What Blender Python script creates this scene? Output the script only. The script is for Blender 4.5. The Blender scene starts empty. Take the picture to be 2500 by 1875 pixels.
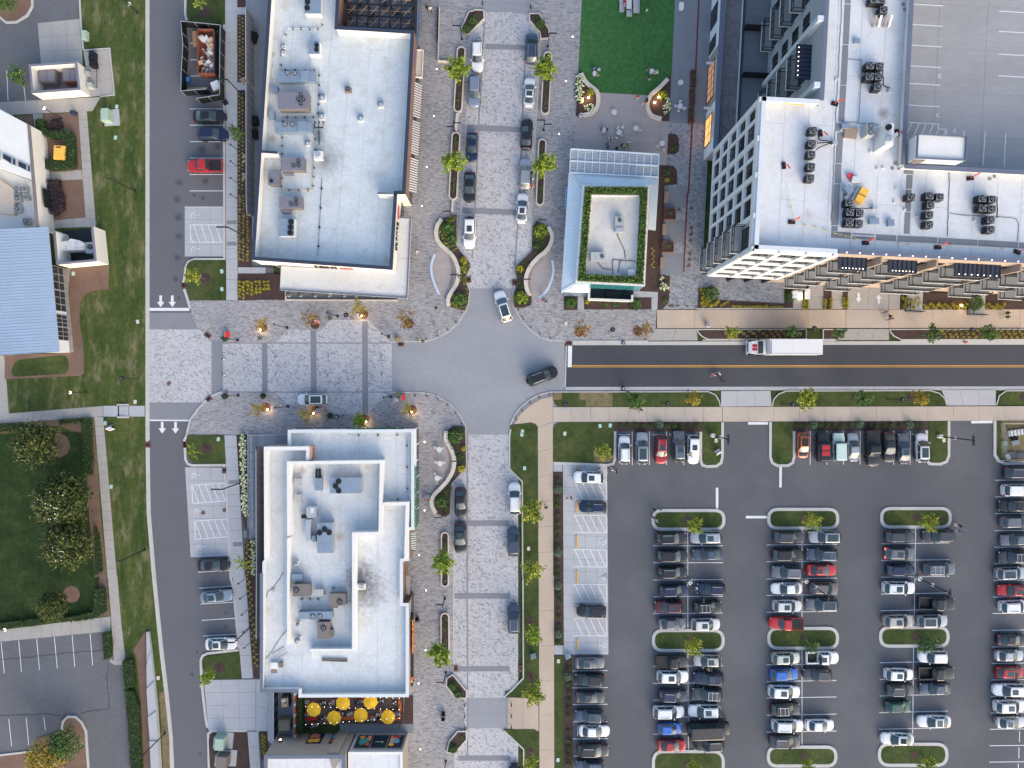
import bpy,bmesh,math,random
from mathutils import Vector,Matrix
R=math.radians
random.seed(7)
SC=bpy.context.scene
COL=SC.collection
# --------- camera, sky, sun, exposure
CAM_H=110.0
FPX=1672.0
cam_d=bpy.data.cameras.new('camera');cam=bpy.data.objects.new('camera',cam_d);COL.objects.link(cam)
cam.location=(0,0,CAM_H);cam.rotation_euler=(0,0,0)
cam_d.sensor_width=36.0;cam_d.lens=36.0*FPX/2500.0
cam_d.clip_start=1.0;cam_d.clip_end=3000.0
SC.camera=cam
SUN_EL,SUN_AZ=22.0,155.0
world=bpy.data.worlds.new('World');SC.world=world;world.use_nodes=True
wn=world.node_tree.nodes;wl=world.node_tree.links
sky=wn.new('ShaderNodeTexSky');sky.sky_type='NISHITA';sky.sun_disc=False
sky.sun_elevation=R(SUN_EL);sky.sun_rotation=R(SUN_AZ)
sky.air_density=1.0;sky.dust_density=3.0;sky.ozone_density=1.0
wl.new(sky.outputs['Color'],wn['Background'].inputs['Color'])
wn['Background'].inputs['Strength'].default_value=0.15
sd=bpy.data.lights.new('sun','SUN');sun=bpy.data.objects.new('sun',sd);COL.objects.link(sun)
sd.energy=0.5;sd.angle=R(75);sd.color=(1.0,0.86,0.72)
az=R(SUN_AZ);el=R(SUN_EL)
sd_dir=Vector((math.sin(az)*math.cos(el),math.cos(az)*math.cos(el),math.sin(el)))
sun.rotation_euler=(-sd_dir).to_track_quat('-Z','Y').to_euler()
sun.location=(60,-30,80)
SC.view_settings.view_transform='Standard';SC.view_settings.look='None'
SC.view_settings.gamma=1.0;SC.view_settings.use_curve_mapping=False
SC.view_settings.exposure=1.42
try:
 SC.cycles.max_bounces=5;SC.cycles.diffuse_bounces=3;SC.cycles.glossy_bounces=2
 SC.cycles.transparent_max_bounces=4;SC.cycles.caustics_reflective=False;SC.cycles.caustics_refractive=False
 SC.cycles.use_denoising=True
except Exception:
 pass
# --------- survey: map coordinates -> metres
TX=(0,625,1250,1875);TY=(0,470,940,1405);TS=625.0/2206.0
def q(t,*v):
 """points read from map sheet t ('rc'), in sheet units -> photograph pixels"""
 ox,oy=TX[int(t[1])],TY[int(t[0])]
 return[(ox+v[i]*TS,oy+v[i+1]*TS)for i in range(0,len(v),2)]
def W(p,z=0.0):
 k=(CAM_H-z)/FPX
 return((p[0]-1250.0)*k,(937.5-p[1])*k)
def WL(pts,z=0.0):return[W(p,z)for p in pts]
def m(t,x,y,z=0.0):return W(q(t,x,y)[0],z)
def ML(t,z,*v):return WL(q(t,*v),z)
def P(z,*v):return WL([(v[i],v[i+1])for i in range(0,len(v),2)],z)
# --------- materials
MATS={}
def _nt(name):
 mt=bpy.data.materials.new(name);mt.use_nodes=True
 nt=mt.node_tree;b=nt.nodes['Principled BSDF']
 return mt,nt,b
def _noise(nt,vec,scale,detail=3,rough=0.6):
 n=nt.nodes.new('ShaderNodeTexNoise');n.inputs['Scale'].default_value=scale
 n.inputs['Detail'].default_value=detail;n.inputs['Roughness'].default_value=rough
 nt.links.new(vec,n.inputs['Vector']);return n.outputs['Fac']
def _ramp(nt,fac,stops,interp='LINEAR'):
 r=nt.nodes.new('ShaderNodeValToRGB');r.color_ramp.interpolation=interp
 e=r.color_ramp.elements
 while len(e)<len(stops):e.new(0.5)
 for i,(p,c)in enumerate(stops):
  e[i].position=p;e[i].color=(c[0],c[1],c[2],1)if hasattr(c,'__len__')else(c,c,c,1)
 nt.links.new(fac,r.inputs['Fac']);return r.outputs['Color']
def _mul(nt,a,b,mode='MULTIPLY',fac=1.0):
 x=nt.nodes.new('ShaderNodeMix');x.data_type='RGBA';x.blend_type=mode
 if hasattr(fac,'is_linked')or hasattr(fac,'node'):nt.links.new(fac,x.inputs[0])
 else:x.inputs[0].default_value=fac
 for s,i in((a,6),(b,7)):
  if isinstance(s,tuple):x.inputs[i].default_value=(s[0],s[1],s[2],1)
  else:nt.links.new(s,x.inputs[i])
 return x.outputs[2]
def _pos(nt,scale=(1,1,1),rot=0.0):
 g=nt.nodes.new('ShaderNodeNewGeometry');mp=nt.nodes.new('ShaderNodeMapping')
 mp.inputs['Scale'].default_value=scale;mp.inputs['Rotation'].default_value=(0,0,rot)
 nt.links.new(g.outputs['Position'],mp.inputs['Vector']);return mp.outputs['Vector']
def mat(name,col,rough=0.85,var=0.10,scale=0.25,dvar=0.10,dscale=3.0,metal=0.0,stain=None,patches=None,stretch=(1,1,1),coat=0.0,spec=0.3,bump=0.0):
 """plain surface: colour with broad and fine wear; stain=(colour, lo, hi, scale); patches=[(x,y,z,r,colour,strength)]"""
 if name in MATS:return MATS[name]
 mt,nt,b=_nt(name)
 v=_pos(nt,stretch)
 c=_ramp(nt,_noise(nt,v,scale,4),[(0.25,[x*(1-var)for x in col]),(0.75,[x*(1+var)for x in col])])
 if dvar:c=_mul(nt,c,_ramp(nt,_noise(nt,v,dscale,5,0.75),[(0.2,1-dvar),(0.8,1+dvar)]))
 if stain:
  sc_,lo,hi,ss=stain
  c=_mul(nt,c,tuple(sc_),'MIX',_ramp(nt,_noise(nt,v,ss,6,0.7),[(lo,0.0),(hi,0.7)]))
 for(x,y,z,r,pc,st)in(patches or[]):
  g=nt.nodes.new('ShaderNodeNewGeometry');d=nt.nodes.new('ShaderNodeVectorMath');d.operation='DISTANCE'
  nt.links.new(g.outputs['Position'],d.inputs[0]);d.inputs[1].default_value=(x,y,z)
  dv=nt.nodes.new('ShaderNodeMath');dv.operation='MULTIPLY_ADD'
  nt.links.new(_noise(nt,v,1.6,6,0.75),dv.inputs[0]);dv.inputs[1].default_value=r*1.5
  nt.links.new(d.outputs['Value'],dv.inputs[2])
  mr=nt.nodes.new('ShaderNodeMapRange');nt.links.new(dv.outputs[0],mr.inputs[0])
  mr.inputs[1].default_value=r*0.6;mr.inputs[2].default_value=r*1.75
  mr.inputs[3].default_value=st;mr.inputs[4].default_value=0.0
  c=_mul(nt,c,tuple(pc),'MIX',mr.outputs[0])
 nt.links.new(c,b.inputs['Base Color'])
 b.inputs['Roughness'].default_value=rough;b.inputs['Metallic'].default_value=metal
 b.inputs['Specular IOR Level'].default_value=spec
 if coat:b.inputs['Coat Weight'].default_value=coat;b.inputs['Coat Roughness'].default_value=0.05
 if bump:
  bp=nt.nodes.new('ShaderNodeBump');bp.inputs['Strength'].default_value=bump;bp.inputs['Distance'].default_value=0.02
  nt.links.new(_noise(nt,v,dscale*4,4),bp.inputs['Height']);nt.links.new(bp.outputs[0],b.inputs['Normal'])
 MATS[name]=mt;return mt
def paver(name,stops,cell=(1.6,4.5),warp=0.8,rot=0.0,tint=None,joint=0.72):
 """unit paving: each stone its own shade, joints a little darker, stones laid in drifts"""
 mt,nt,b=_nt(name)
 v=_pos(nt,(1,1,1),rot)
 wv=nt.nodes.new('ShaderNodeTexNoise');wv.inputs['Scale'].default_value=0.9;wv.inputs['Detail'].default_value=2
 nt.links.new(v,wv.inputs['Vector'])
 sub=nt.nodes.new('ShaderNodeVectorMath');sub.operation='MULTIPLY_ADD'
 nt.links.new(wv.outputs['Color'],sub.inputs[0]);sub.inputs[1].default_value=(warp,warp,0);nt.links.new(v,sub.inputs[2])
 mp=nt.nodes.new('ShaderNodeMapping');mp.inputs['Scale'].default_value=(cell[0],cell[1],0.01)
 nt.links.new(sub.outputs[0],mp.inputs['Vector'])
 vo=nt.nodes.new('ShaderNodeTexVoronoi');vo.voronoi_dimensions='2D';vo.inputs['Scale'].default_value=1.0
 nt.links.new(mp.outputs[0],vo.inputs['Vector'])
 sp=nt.nodes.new('ShaderNodeSeparateColor');nt.links.new(vo.outputs['Color'],sp.inputs[0])
 c=_ramp(nt,sp.outputs[0],stops,'CONSTANT')
 br=nt.nodes.new('ShaderNodeTexBrick');br.inputs['Scale'].default_value=1.0
 br.inputs['Brick Width'].default_value=0.33;br.inputs['Row Height'].default_value=0.165;br.inputs['Mortar Size'].default_value=0.012
 br.inputs['Color1'].default_value=(1.06,1.06,1.06,1);br.inputs['Color2'].default_value=(0.9,0.9,0.9,1)
 br.inputs['Mortar'].default_value=(joint,joint,joint,1)
 nt.links.new(v,br.inputs['Vector'])
 c=_mul(nt,c,br.outputs['Color'])
 c=_mul(nt,c,_ramp(nt,_noise(nt,v,0.12,3),[(0.3,0.93),(0.7,1.07)]))
 if tint:c=_mul(nt,c,tint)
 nt.links.new(c,b.inputs['Base Color']);b.inputs['Roughness'].default_value=0.8;b.inputs['Specular IOR Level'].default_value=0.3
 MATS[name]=mt;return mt
def leafy(name,c1,c2,c3=None):
 mt,nt,b=_nt(name)
 g=nt.nodes.new('ShaderNodeNewGeometry')
 st=[(0.0,c1),(0.55,c2),(1.0,c3 or c2)]
 c=_ramp(nt,g.outputs['Random Per Island'],st)
 nt.links.new(c,b.inputs['Base Color']);b.inputs['Roughness'].default_value=0.6;b.inputs['Specular IOR Level'].default_value=0.25
 MATS[name]=mt;return mt
def grassmat(name,c1,c2,c3,stretch=(1,1,1),scale=0.35,bare=None):
 mt,nt,b=_nt(name);v=_pos(nt,stretch)
 c=_ramp(nt,_noise(nt,v,scale,5,0.65),[(0.3,c1),(0.52,c2),(0.72,c3)])
 v2=_pos(nt)
 c=_mul(nt,c,_ramp(nt,_noise(nt,v2,5.0,5,0.8),[(0.25,0.6),(0.75,1.4)]))
 c=_mul(nt,c,_ramp(nt,_noise(nt,v2,1.3,3),[(0.3,0.82),(0.7,1.18)]))
 if bare:
  bc,lo,hi=bare
  c=_mul(nt,c,tuple(bc),'MIX',_ramp(nt,_noise(nt,_pos(nt,(1.0,0.35,1)),0.55,6,0.75),[(lo,0),(hi,0.85)]))
 nt.links.new(c,b.inputs['Base Color']);b.inputs['Roughness'].default_value=0.95;b.inputs['Specular IOR Level'].default_value=0.1
 MATS[name]=mt;return mt
def emis(name,col,s):
 mt,nt,b=_nt(name);b.inputs['Base Color'].default_value=(*col,1)
 b.inputs['Emission Color'].default_value=(*col,1);b.inputs['Emission Strength'].default_value=s
 MATS[name]=mt;return mt
def glassmat(name,col,rough=0.06):
 mt,nt,b=_nt(name);b.inputs['Base Color'].default_value=(*col,1);b.inputs['Roughness'].default_value=rough
 b.inputs['Specular IOR Level'].default_value=0.8;MATS[name]=mt;return mt
def _m0(t,x,y):a=m(t,x,y);return(a[0],a[1],0.0)
M01=mat('asphalt_lot',(0.092,0.097,0.108),0.9,0.10,0.06,0.12,3.0,stain=((0.125,0.128,0.138),0.48,0.72,0.06))
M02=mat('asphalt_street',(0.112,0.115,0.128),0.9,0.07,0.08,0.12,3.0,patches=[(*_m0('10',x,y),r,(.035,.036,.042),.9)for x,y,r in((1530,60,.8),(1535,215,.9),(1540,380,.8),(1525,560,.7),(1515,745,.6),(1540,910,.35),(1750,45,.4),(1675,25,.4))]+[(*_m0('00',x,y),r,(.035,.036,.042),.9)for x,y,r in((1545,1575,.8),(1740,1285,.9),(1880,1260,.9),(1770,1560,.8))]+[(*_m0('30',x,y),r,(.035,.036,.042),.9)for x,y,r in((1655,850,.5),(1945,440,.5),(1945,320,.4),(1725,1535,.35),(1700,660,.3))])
M03=mat('asphalt_new',(0.056,0.059,0.070),0.85,0.16,0.06,0.14,3.0,stretch=(0.35,1.2,1),stain=((0.075,0.077,0.088),0.5,0.75,0.1))
M04=mat('asphalt_old',(0.115,0.119,0.130),0.92,0.16,0.12,0.16,2.0)
M1i=mat('plaza_slab',(0.255,0.265,0.287),0.85,0.10,0.12,0.16,2.5,stretch=(0.5,1.6,1))
M06=mat('band_paver',(0.20,0.204,0.224),0.85,0.06,0.3,0.10,6)
M0k=mat('concrete',(0.36,0.37,0.39),0.85,0.07,0.25,0.08,2.5,stain=((0.25,0.255,0.265),0.62,0.85,0.8))
M0l=mat('concrete_warm',(0.33,0.315,0.295),0.85,0.07,0.25,0.10,2.0)
M14=mat('kerb_concrete',(0.43,0.425,0.41),0.8,0.06,0.5,0.08,3)
M1x=mat('tan_concrete',(0.42,0.345,0.275),0.85,0.10,0.15,0.14,5)
M1y=mat('tan_concrete_drive',(0.41,0.355,0.30),0.85,0.10,0.2,0.12,4)
M1f=paver('granite_paver',[(0.0,(0.255,0.253,0.263)),(0.09,(0.35,0.348,0.362)),(0.28,(0.41,0.408,0.422)),(0.62,(0.45,0.448,0.462))],(3.2,5.6),0.35,R(30),joint=.84)
M1e=paver('herringbone_paver',[(0.0,(0.215,0.209,0.218)),(0.20,(0.282,0.275,0.284)),(0.50,(0.318,0.31,0.318)),(0.82,(0.36,0.351,0.358))],(2.5,7.0),0.40,0.0,joint=.82)
M1d=paver('bluestone_paver',[(0.0,(0.18,0.19,0.21)),(0.18,(0.23,0.242,0.263)),(0.45,(0.275,0.288,0.31)),(0.8,(0.315,0.328,0.35))],(2.6,4.6),0.4,R(25))
M0v=grassmat('lawn',(0.030,0.048,0.016),(0.052,0.072,0.024),(0.085,0.095,0.035),(1,1,1),0.25)
M0x=grassmat('worn_lawn',(0.030,0.056,0.016),(0.058,0.080,0.022),(0.112,0.112,0.042),(1.8,0.3,1),0.35,((0.24,0.20,0.13),0.52,0.74))
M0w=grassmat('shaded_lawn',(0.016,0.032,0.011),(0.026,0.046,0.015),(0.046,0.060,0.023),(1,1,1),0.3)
M26=grassmat('artificial_turf',(0.040,0.118,0.036),(0.046,0.130,0.041),(0.052,0.140,0.046),(1,1,1),0.08)
M18=mat('mulch',(0.060,0.038,0.034),0.95,0.25,0.6,0.45,7)
M1v=mat('bare_mulch',(0.165,0.105,0.078),0.95,0.18,0.4,0.22,5)
M1m=mat('river_stone',(0.27,0.25,0.225),0.8,0.25,2.0,0.7,7)
M0y=mat('ballast_gravel',(0.16,0.158,0.165),0.85,0.2,0.8,0.85,5)
M2i=mat('line_paint',(0.62,0.63,0.64),0.7,0.06,1.0,0.08,8)
M2l=mat('yellow_paint',(0.66,0.36,0.06),0.7,0.08,1.0,0.08,8)
M0p=mat('deck_board',(0.33,0.295,0.285),0.75,0.08,0.3,0.22,5,stretch=(0.25,4,1))
M1n=mat('rusted_iron',(0.13,0.055,0.038),0.8,0.2,2,0.2,8)
def Wz(t,x,y,z):a=m(t,x,y,z);return(a[0],a[1],z)
M21=mat('roof_membrane_a',(0.50,0.545,0.565),0.6,0.08,0.18,0.16,2.2,stain=((0.37,0.365,0.335),0.50,0.78,0.45),patches=[(*Wz('01',600,1370,4.7),3.4,(0.08,0.085,0.10),0.8),(*Wz('01',140,1200,4.7),0.9,(0.34,0.22,0.11),0.9),(*Wz('01',150,470,4.7),0.6,(0.30,0.22,0.14),0.8),(*Wz('01',130,560,4.7),0.6,(0.34,0.27,0.18),0.8),(*Wz('01',1000,330,4.7),1.1,(0.46,0.42,0.30),0.6),(*Wz('11',1135,590,4.7),0.8,(0.40,0.38,0.33),0.7),(*Wz('01',250,60,4.7),0.9,(0.46,0.37,0.26),0.7)])
M22=mat('roof_membrane_b',(0.53,0.56,0.575),0.6,0.09,0.15,0.16,2.2,stain=((0.40,0.385,0.35),0.50,0.76,0.45),patches=[(*Wz('31',930,120,4.5),4.2,(0.05,0.05,0.058),1.0),(*Wz('21',900,1620,4.5),3.0,(0.09,0.09,0.10),0.9),(*Wz('21',720,1310,4.5),0.9,(0.36,0.24,0.14),0.8),(*Wz('21',400,740,4.5),0.8,(0.32,0.21,0.13),0.8),(*Wz('21',960,700,4.5),0.7,(0.42,0.29,0.17),0.7),(*Wz('21',120,820,4.5),0.4,(0.25,0.13,0.08),0.9),(*Wz('31',145,115,4.5),0.6,(0.12,0.1,0.09),0.8),(*Wz('31',100,310,4.5),1.0,(0.48,0.40,0.30),0.6)])
M23=mat('roof_membrane_d',(0.57,0.585,0.595),0.55,0.06,0.10,0.13,2.0,stain=((0.45,0.435,0.42),0.52,0.78,0.35),patches=[(*Wz('03',995,980,23.2),1.0,(0.20,0.17,0.16),0.9),(*Wz('13',345,190,23.2),0.9,(0.40,0.31,0.29),0.8),(*Wz('03',1070,250,23.2),1.2,(0.50,0.46,0.43),0.7),(*Wz('03',60,890,23.2),1.2,(0.66,0.60,0.45),0.6)])
M24=mat('roof_membrane_cream',(0.55,0.545,0.52),0.5,0.06,0.2,0.12,2,stain=((0.42,0.39,0.34),0.52,0.78,0.6))
M1c=mat('parapet_white',(0.64,0.635,0.61),0.7,0.04,0.5,0.05,3)
M19=mat('navy_coping',(0.030,0.040,0.068),0.5,0.06,0.5,0.05,3)
M1t=mat('slate_coping',(0.115,0.135,0.19),0.5,0.06,0.5,0.05,3)
M1b=mat('pale_coping',(0.54,0.575,0.60),0.5,0.04,0.5,0.05,3)
M2h=mat('stucco_white',(0.64,0.62,0.575),0.85,0.04,0.4,0.05,3)
M2e=mat('stucco_grey',(0.33,0.35,0.38),0.85,0.05,0.4,0.05,3)
M2g=mat('stucco_tan',(0.30,0.265,0.235),0.85,0.05,0.4,0.06,3)
M2f=mat('panel_white',(0.66,0.69,0.71),0.75,0.03,0.4,0.04,3)
M0d=mat('brown_brick',(0.20,0.125,0.095),0.9,0.12,0.6,0.22,6)
M0n=mat('dark_metal',(0.018,0.020,0.024),0.5,0.05,1,0.05,4)
M09=mat('black_paint',(0.010,0.011,0.013),0.5,0.05,1,0.05,4)
M0c=mat('blue_metal_roof',(0.40,0.48,0.58),0.4,0.05,0.3,0.05,2,metal=0.35)
M12=mat('ice_metal_roof',(0.60,0.68,0.73),0.4,0.05,0.3,0.05,2,metal=0.2)
M2d=mat('walkway_pad',(0.185,0.195,0.21),0.9,0.05,0.4,0.07,4)
M29=mat('unit_blue_grey',(0.205,0.27,0.345),0.5,0.08,0.6,0.06,3,metal=0.2)
M2a=mat('unit_grey',(0.36,0.38,0.38),0.55,0.08,0.6,0.06,3)
M2b=mat('unit_mauve',(0.18,0.18,0.215),0.55,0.08,0.6,0.06,3,metal=0.2)
M2c=mat('unit_taupe',(0.165,0.145,0.135),0.55,0.08,0.6,0.06,3)
M0r=mat('galvanised',(0.42,0.45,0.48),0.4,0.06,0.6,0.08,4,metal=0.4)
M0s=glassmat('window_glass',(0.016,0.022,0.026))
M0t=glassmat('teal_glass',(0.04,0.20,0.23),0.1)
M16=emis('lit_window',(1.0,0.42,0.13),0.55)
M15=emis('lamp_glow',(1.0,0.72,0.38),9.0)
M1w=emis('ground_light',(1.0,0.80,0.58),3.5)
M0f=emis('string_bulb',(1.0,0.82,0.60),2.5)
M2j=mat('weathered_wood',(0.25,0.205,0.17),0.85,0.1,0.6,0.18,5)
M2k=mat('cedar_wood',(0.36,0.215,0.12),0.8,0.1,0.8,0.15,5)
M1q=mat('screen_boards',(0.29,0.265,0.255),0.85,0.08,0.4,0.12,4)
M0g=mat('cardboard',(0.42,0.30,0.19),0.9,0.1,1,0.1,5)
M1o=mat('rust_red_steel',(0.20,0.065,0.04),0.7,0.12,0.8,0.15,4)
M1h=mat('white_plastic',(0.52,0.53,0.54),0.5,0.03,1,0.03,4)
M1g=mat('blue_plastic',(0.04,0.17,0.42),0.5,0.03,1,0.03,4)
M1k=mat('red_paint',(0.50,0.035,0.03),0.5,0.05,1,0.05,4)
M1a=mat('orange_vinyl',(0.62,0.13,0.03),0.6,0.06,1,0.06,4)
M28=mat('yellow_canvas',(0.74,0.44,0.02),0.8,0.05,1,0.06,4)
M0u=mat('generator_yellow',(0.72,0.42,0.07),0.5,0.05,1,0.05,4)
M1p=mat('utility_green',(0.30,0.41,0.33),0.6,0.05,1,0.06,4)
M07=mat('bark',(0.10,0.075,0.058),0.9,0.1,2,0.2,8)
M08=mat('bench_concrete',(0.52,0.48,0.42),0.8,0.05,0.8,0.06,4)
M0b=mat('powder_blue_steel',(0.42,0.52,0.66),0.5,0.03,1,0.03,4)
M0z=mat('sign_green',(0.03,0.24,0.10),0.5,0.05,1,0.05,4)
M1j=mat('sign_purple',(0.12,0.07,0.30),0.5,0.05,1,0.05,4)
M0e=mat('awning_brown',(0.125,0.085,0.08),0.8,0.05,1,0.05,4)
M0m=mat('corten_line',(0.13,0.035,0.035),0.8,0.1,1,0.1,5)
M0i=mat('charcoal_slab',(0.185,0.20,0.225),0.85,0.07,0.3,0.10,4)
L_young=leafy('leaf_young',(0.10,0.15,0.018),(0.20,0.28,0.028),(0.30,0.36,0.04))
L_lime=leafy('leaf_lime',(0.12,0.16,0.018),(0.24,0.28,0.028),(0.34,0.36,0.05))
L_green=leafy('leaf_green',(0.035,0.075,0.020),(0.070,0.135,0.032),(0.12,0.19,0.045))
L_autumn=leafy('leaf_autumn',(0.12,0.085,0.018),(0.24,0.15,0.030),(0.32,0.13,0.035))
L_gold=leafy('leaf_gold',(0.17,0.15,0.02),(0.32,0.25,0.03),(0.40,0.26,0.04))
L_magn=leafy('leaf_magnolia',(0.022,0.040,0.012),(0.060,0.085,0.020),(0.15,0.15,0.034))
L_hedge=leafy('leaf_hedge',(0.020,0.050,0.010),(0.045,0.092,0.016),(0.075,0.135,0.026))
L_purple=leafy('leaf_purple',(0.020,0.016,0.022),(0.036,0.028,0.036),(0.055,0.042,0.048))
L_sage=leafy('leaf_sage',(0.055,0.105,0.060),(0.11,0.18,0.11),(0.19,0.26,0.17))
L_tuft=leafy('grass_tuft',(0.22,0.20,0.05),(0.36,0.32,0.08),(0.46,0.38,0.15))
L_yel=leafy('yellow_shrub',(0.20,0.20,0.02),(0.40,0.36,0.03),(0.52,0.44,0.05))
L_flow=leafy('cream_flower',(0.55,0.58,0.30),(0.68,0.70,0.45),(0.75,0.76,0.60))
L_wflow=leafy('white_flower',(0.70,0.68,0.58),(0.78,0.77,0.70))
# --------- mesh builder
def area2(p):return sum(p[i][0]*p[(i+1)%len(p)][1]-p[(i+1)%len(p)][0]*p[i][1]for i in range(len(p)))/2
def ccw(p):return list(p)if area2(p)>0 else list(p)[::-1]
class MB:
 def __init__(s):s.v=[];s.f=[];s.k=[]
 def face(s,pts,k=0):
  n=len(s.v);s.v+=[tuple(p)for p in pts];s.f.append(list(range(n,n+len(pts))));s.k.append(k);return s
 def prism(s,poly,z0,z1,k=0,ks=None,bottom=False):
  p=ccw(poly);n=len(s.v);L=len(p);ks=k if ks is None else ks
  s.v+=[(x,y,z0)for x,y in p]+[(x,y,z1)for x,y in p]
  s.f.append([n+L+i for i in range(L)]);s.k.append(k)
  for i in range(L):
   j=(i+1)%L;s.f.append([n+i,n+j,n+L+j,n+L+i]);s.k.append(ks)
  if bottom:s.f.append([n+i for i in range(L)][::-1]);s.k.append(ks)
  return s
 def sheet(s,poly,z,k=0):return s.face([(x,y,z)for x,y in ccw(poly)],k)
 def box(s,c,d,rot=0.0,k=0,kt=None):
  ca,sa=math.cos(rot),math.sin(rot);hx,hy=d[0]/2,d[1]/2
  pl=[(c[0]+x*ca-y*sa,c[1]+x*sa+y*ca)for x,y in((-hx,-hy),(hx,-hy),(hx,hy),(-hx,hy))]
  return s.prism(pl,c[2],c[2]+d[2],k if kt is None else kt,k,True)
 def bar(s,a,b,w,h=None,k=0):
  """square bar between two 3-D points"""
  a,b=Vector(a),Vector(b);d=(b-a)
  if d.length<1e-6:return s
  d.normalize();up=Vector((0,0,1))if abs(d.z)<0.95 else Vector((1,0,0))
  x=d.cross(up).normalized()*(w/2);y=x.cross(d).normalized()*((h or w)/2)
  n=len(s.v)
  for o in(a,b):s.v+=[tuple(o-x-y),tuple(o+x-y),tuple(o+x+y),tuple(o-x+y)]
  for f in([0,1,2,3],[7,6,5,4],[0,4,5,1],[1,5,6,2],[2,6,7,3],[3,7,4,0]):
   s.f.append([n+i for i in f]);s.k.append(k)
  return s
 def tube(s,a,b,r0,r1=None,n=8,k=0,caps=True):
  a,b=Vector(a),Vector(b);r1=r0 if r1 is None else r1;d=(b-a).normalized()
  up=Vector((0,0,1))if abs(d.z)<0.95 else Vector((1,0,0))
  x=d.cross(up).normalized();y=d.cross(x).normalized();o=len(s.v)
  for p,r in((a,r0),(b,r1)):
   s.v+=[tuple(p+(x*math.cos(t)+y*math.sin(t))*r)for t in[2*math.pi*i/n for i in range(n)]]
  for i in range(n):
   j=(i+1)%n;s.f.append([o+i,o+n+i,o+n+j,o+j]);s.k.append(k)
  if caps:s.f.append([o+n+i for i in range(n)]);s.k.append(k);s.f.append([o+i for i in range(n)][::-1]);s.k.append(k)
  return s
 def cyl(s,x,y,z0,z1,r0,r1=None,n=12,k=0,kt=None):
  r1=r0 if r1 is None else r1;o=len(s.v)
  for z,r in((z0,r0),(z1,r1)):s.v+=[(x+r*math.cos(2*math.pi*i/n),y+r*math.sin(2*math.pi*i/n),z)for i in range(n)]
  for i in range(n):
   j=(i+1)%n;s.f.append([o+i,o+j,o+n+j,o+n+i]);s.k.append(k)
  s.f.append([o+n+i for i in range(n)]);s.k.append(k if kt is None else kt);return s
 def ring(s,x,y,z,r0,r1,n=16,k=0):
  for i in range(n):
   a,b=2*math.pi*i/n,2*math.pi*(i+1)/n
   s.face([(x+r0*math.cos(a),y+r0*math.sin(a),z),(x+r1*math.cos(a),y+r1*math.sin(a),z),(x+r1*math.cos(b),y+r1*math.sin(b),z),(x+r0*math.cos(b),y+r0*math.sin(b),z)],k)
  return s
 def blob(s,c,r,k=0,n=6,rows=3,sq=1.0):
  o=len(s.v);s.v.append((c[0],c[1],c[2]+r*sq))
  for a in range(1,rows):
   ph=math.pi*a/rows
   s.v+=[(c[0]+r*math.sin(ph)*math.cos(2*math.pi*i/n),c[1]+r*math.sin(ph)*math.sin(2*math.pi*i/n),c[2]+r*sq*math.cos(ph))for i in range(n)]
  s.v.append((c[0],c[1],c[2]-r*sq));e=len(s.v)-1
  for i in range(n):
   j=(i+1)%n;s.f.append([o,o+1+i,o+1+j]);s.k.append(k)
   for a in range(rows-2):
    b0=o+1+a*n;s.f.append([b0+i,b0+n+i,b0+n+j,b0+j]);s.k.append(k)
   b0=o+1+(rows-2)*n;s.f.append([b0+i,e,b0+j]);s.k.append(k)
  return s
 def mesh(s,name,mats,org=(0,0,0),smooth=False):
  me=bpy.data.meshes.new(name)
  me.from_pydata([(a-org[0],b-org[1],c-org[2])for a,b,c in s.v],[],s.f)
  for x in(mats if isinstance(mats,(list,tuple))else[mats]):me.materials.append(x)
  if any(s.k):me.polygons.foreach_set('material_index',s.k)
  if smooth:
   me.polygons.foreach_set('use_smooth',[True]*len(s.f));me.set_sharp_from_angle(angle=R(38))
  me.update();return me
 def mk(s,name,mats,parent=None,smooth=False,world=True):
  """world=True: vertices are in scene metres and the parent is an unrotated Empty"""
  org=(0,0,0)
  if world and parent is not None:
   p=parent
   while p is not None:org=tuple(o+c for o,c in zip(org,p.location));p=p.parent
  elif world and parent is None and s.v:
   n=len(s.v);org=(sum(v[0]for v in s.v)/n,sum(v[1]for v in s.v)/n,min(v[2]for v in s.v))
  o=bpy.data.objects.new(name,s.mesh(name,mats,org,smooth));COL.objects.link(o)
  if parent is not None:o.parent=parent
  elif world:o.location=org
  return o
def ob(name,me,parent=None,loc=(0,0,0),rz=0.0,sc=None):
 o=bpy.data.objects.new(name,me);COL.objects.link(o);o.location=loc;o.rotation_euler=(0,0,rz)
 if sc is not None:o.scale=(sc,sc,sc)if not hasattr(sc,'__len__')else sc
 if parent is not None:o.parent=parent
 return o
def tag(o,label=None,cat=None,group=None,kind=None):
 if label:o['label']=label
 if cat:o['category']=cat
 if group:o['group']=group
 if kind:o['kind']=kind
 return o
def thing(name,label,cat,loc=(0,0,0),rz=0.0,group=None):
 o=bpy.data.objects.new(name,None);COL.objects.link(o);o.empty_display_size=0.3
 o.location=loc if len(loc)==3 else(loc[0],loc[1],0);o.rotation_euler=(0,0,rz)
 return tag(o,label,cat,group)
def struct(name,loc=(0,0,0)):
 o=bpy.data.objects.new(name,None);COL.objects.link(o);o.location=loc;o['kind']='structure';return o
def slab(name,poly,mt,z0,z1,parent=None):
 o=MB().prism(poly,z0,z1).mk(name,mt,parent)
 if parent is None:o['kind']='structure'
 return o
def sheet(name,poly,mt,z,parent=None):
 o=MB().sheet(poly,z).mk(name,mt,parent)
 if parent is None:o['kind']='structure'
 return o
def lerp(a,b,t):return tuple(x+(y-x)*t for x,y in zip(a,b))
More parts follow.
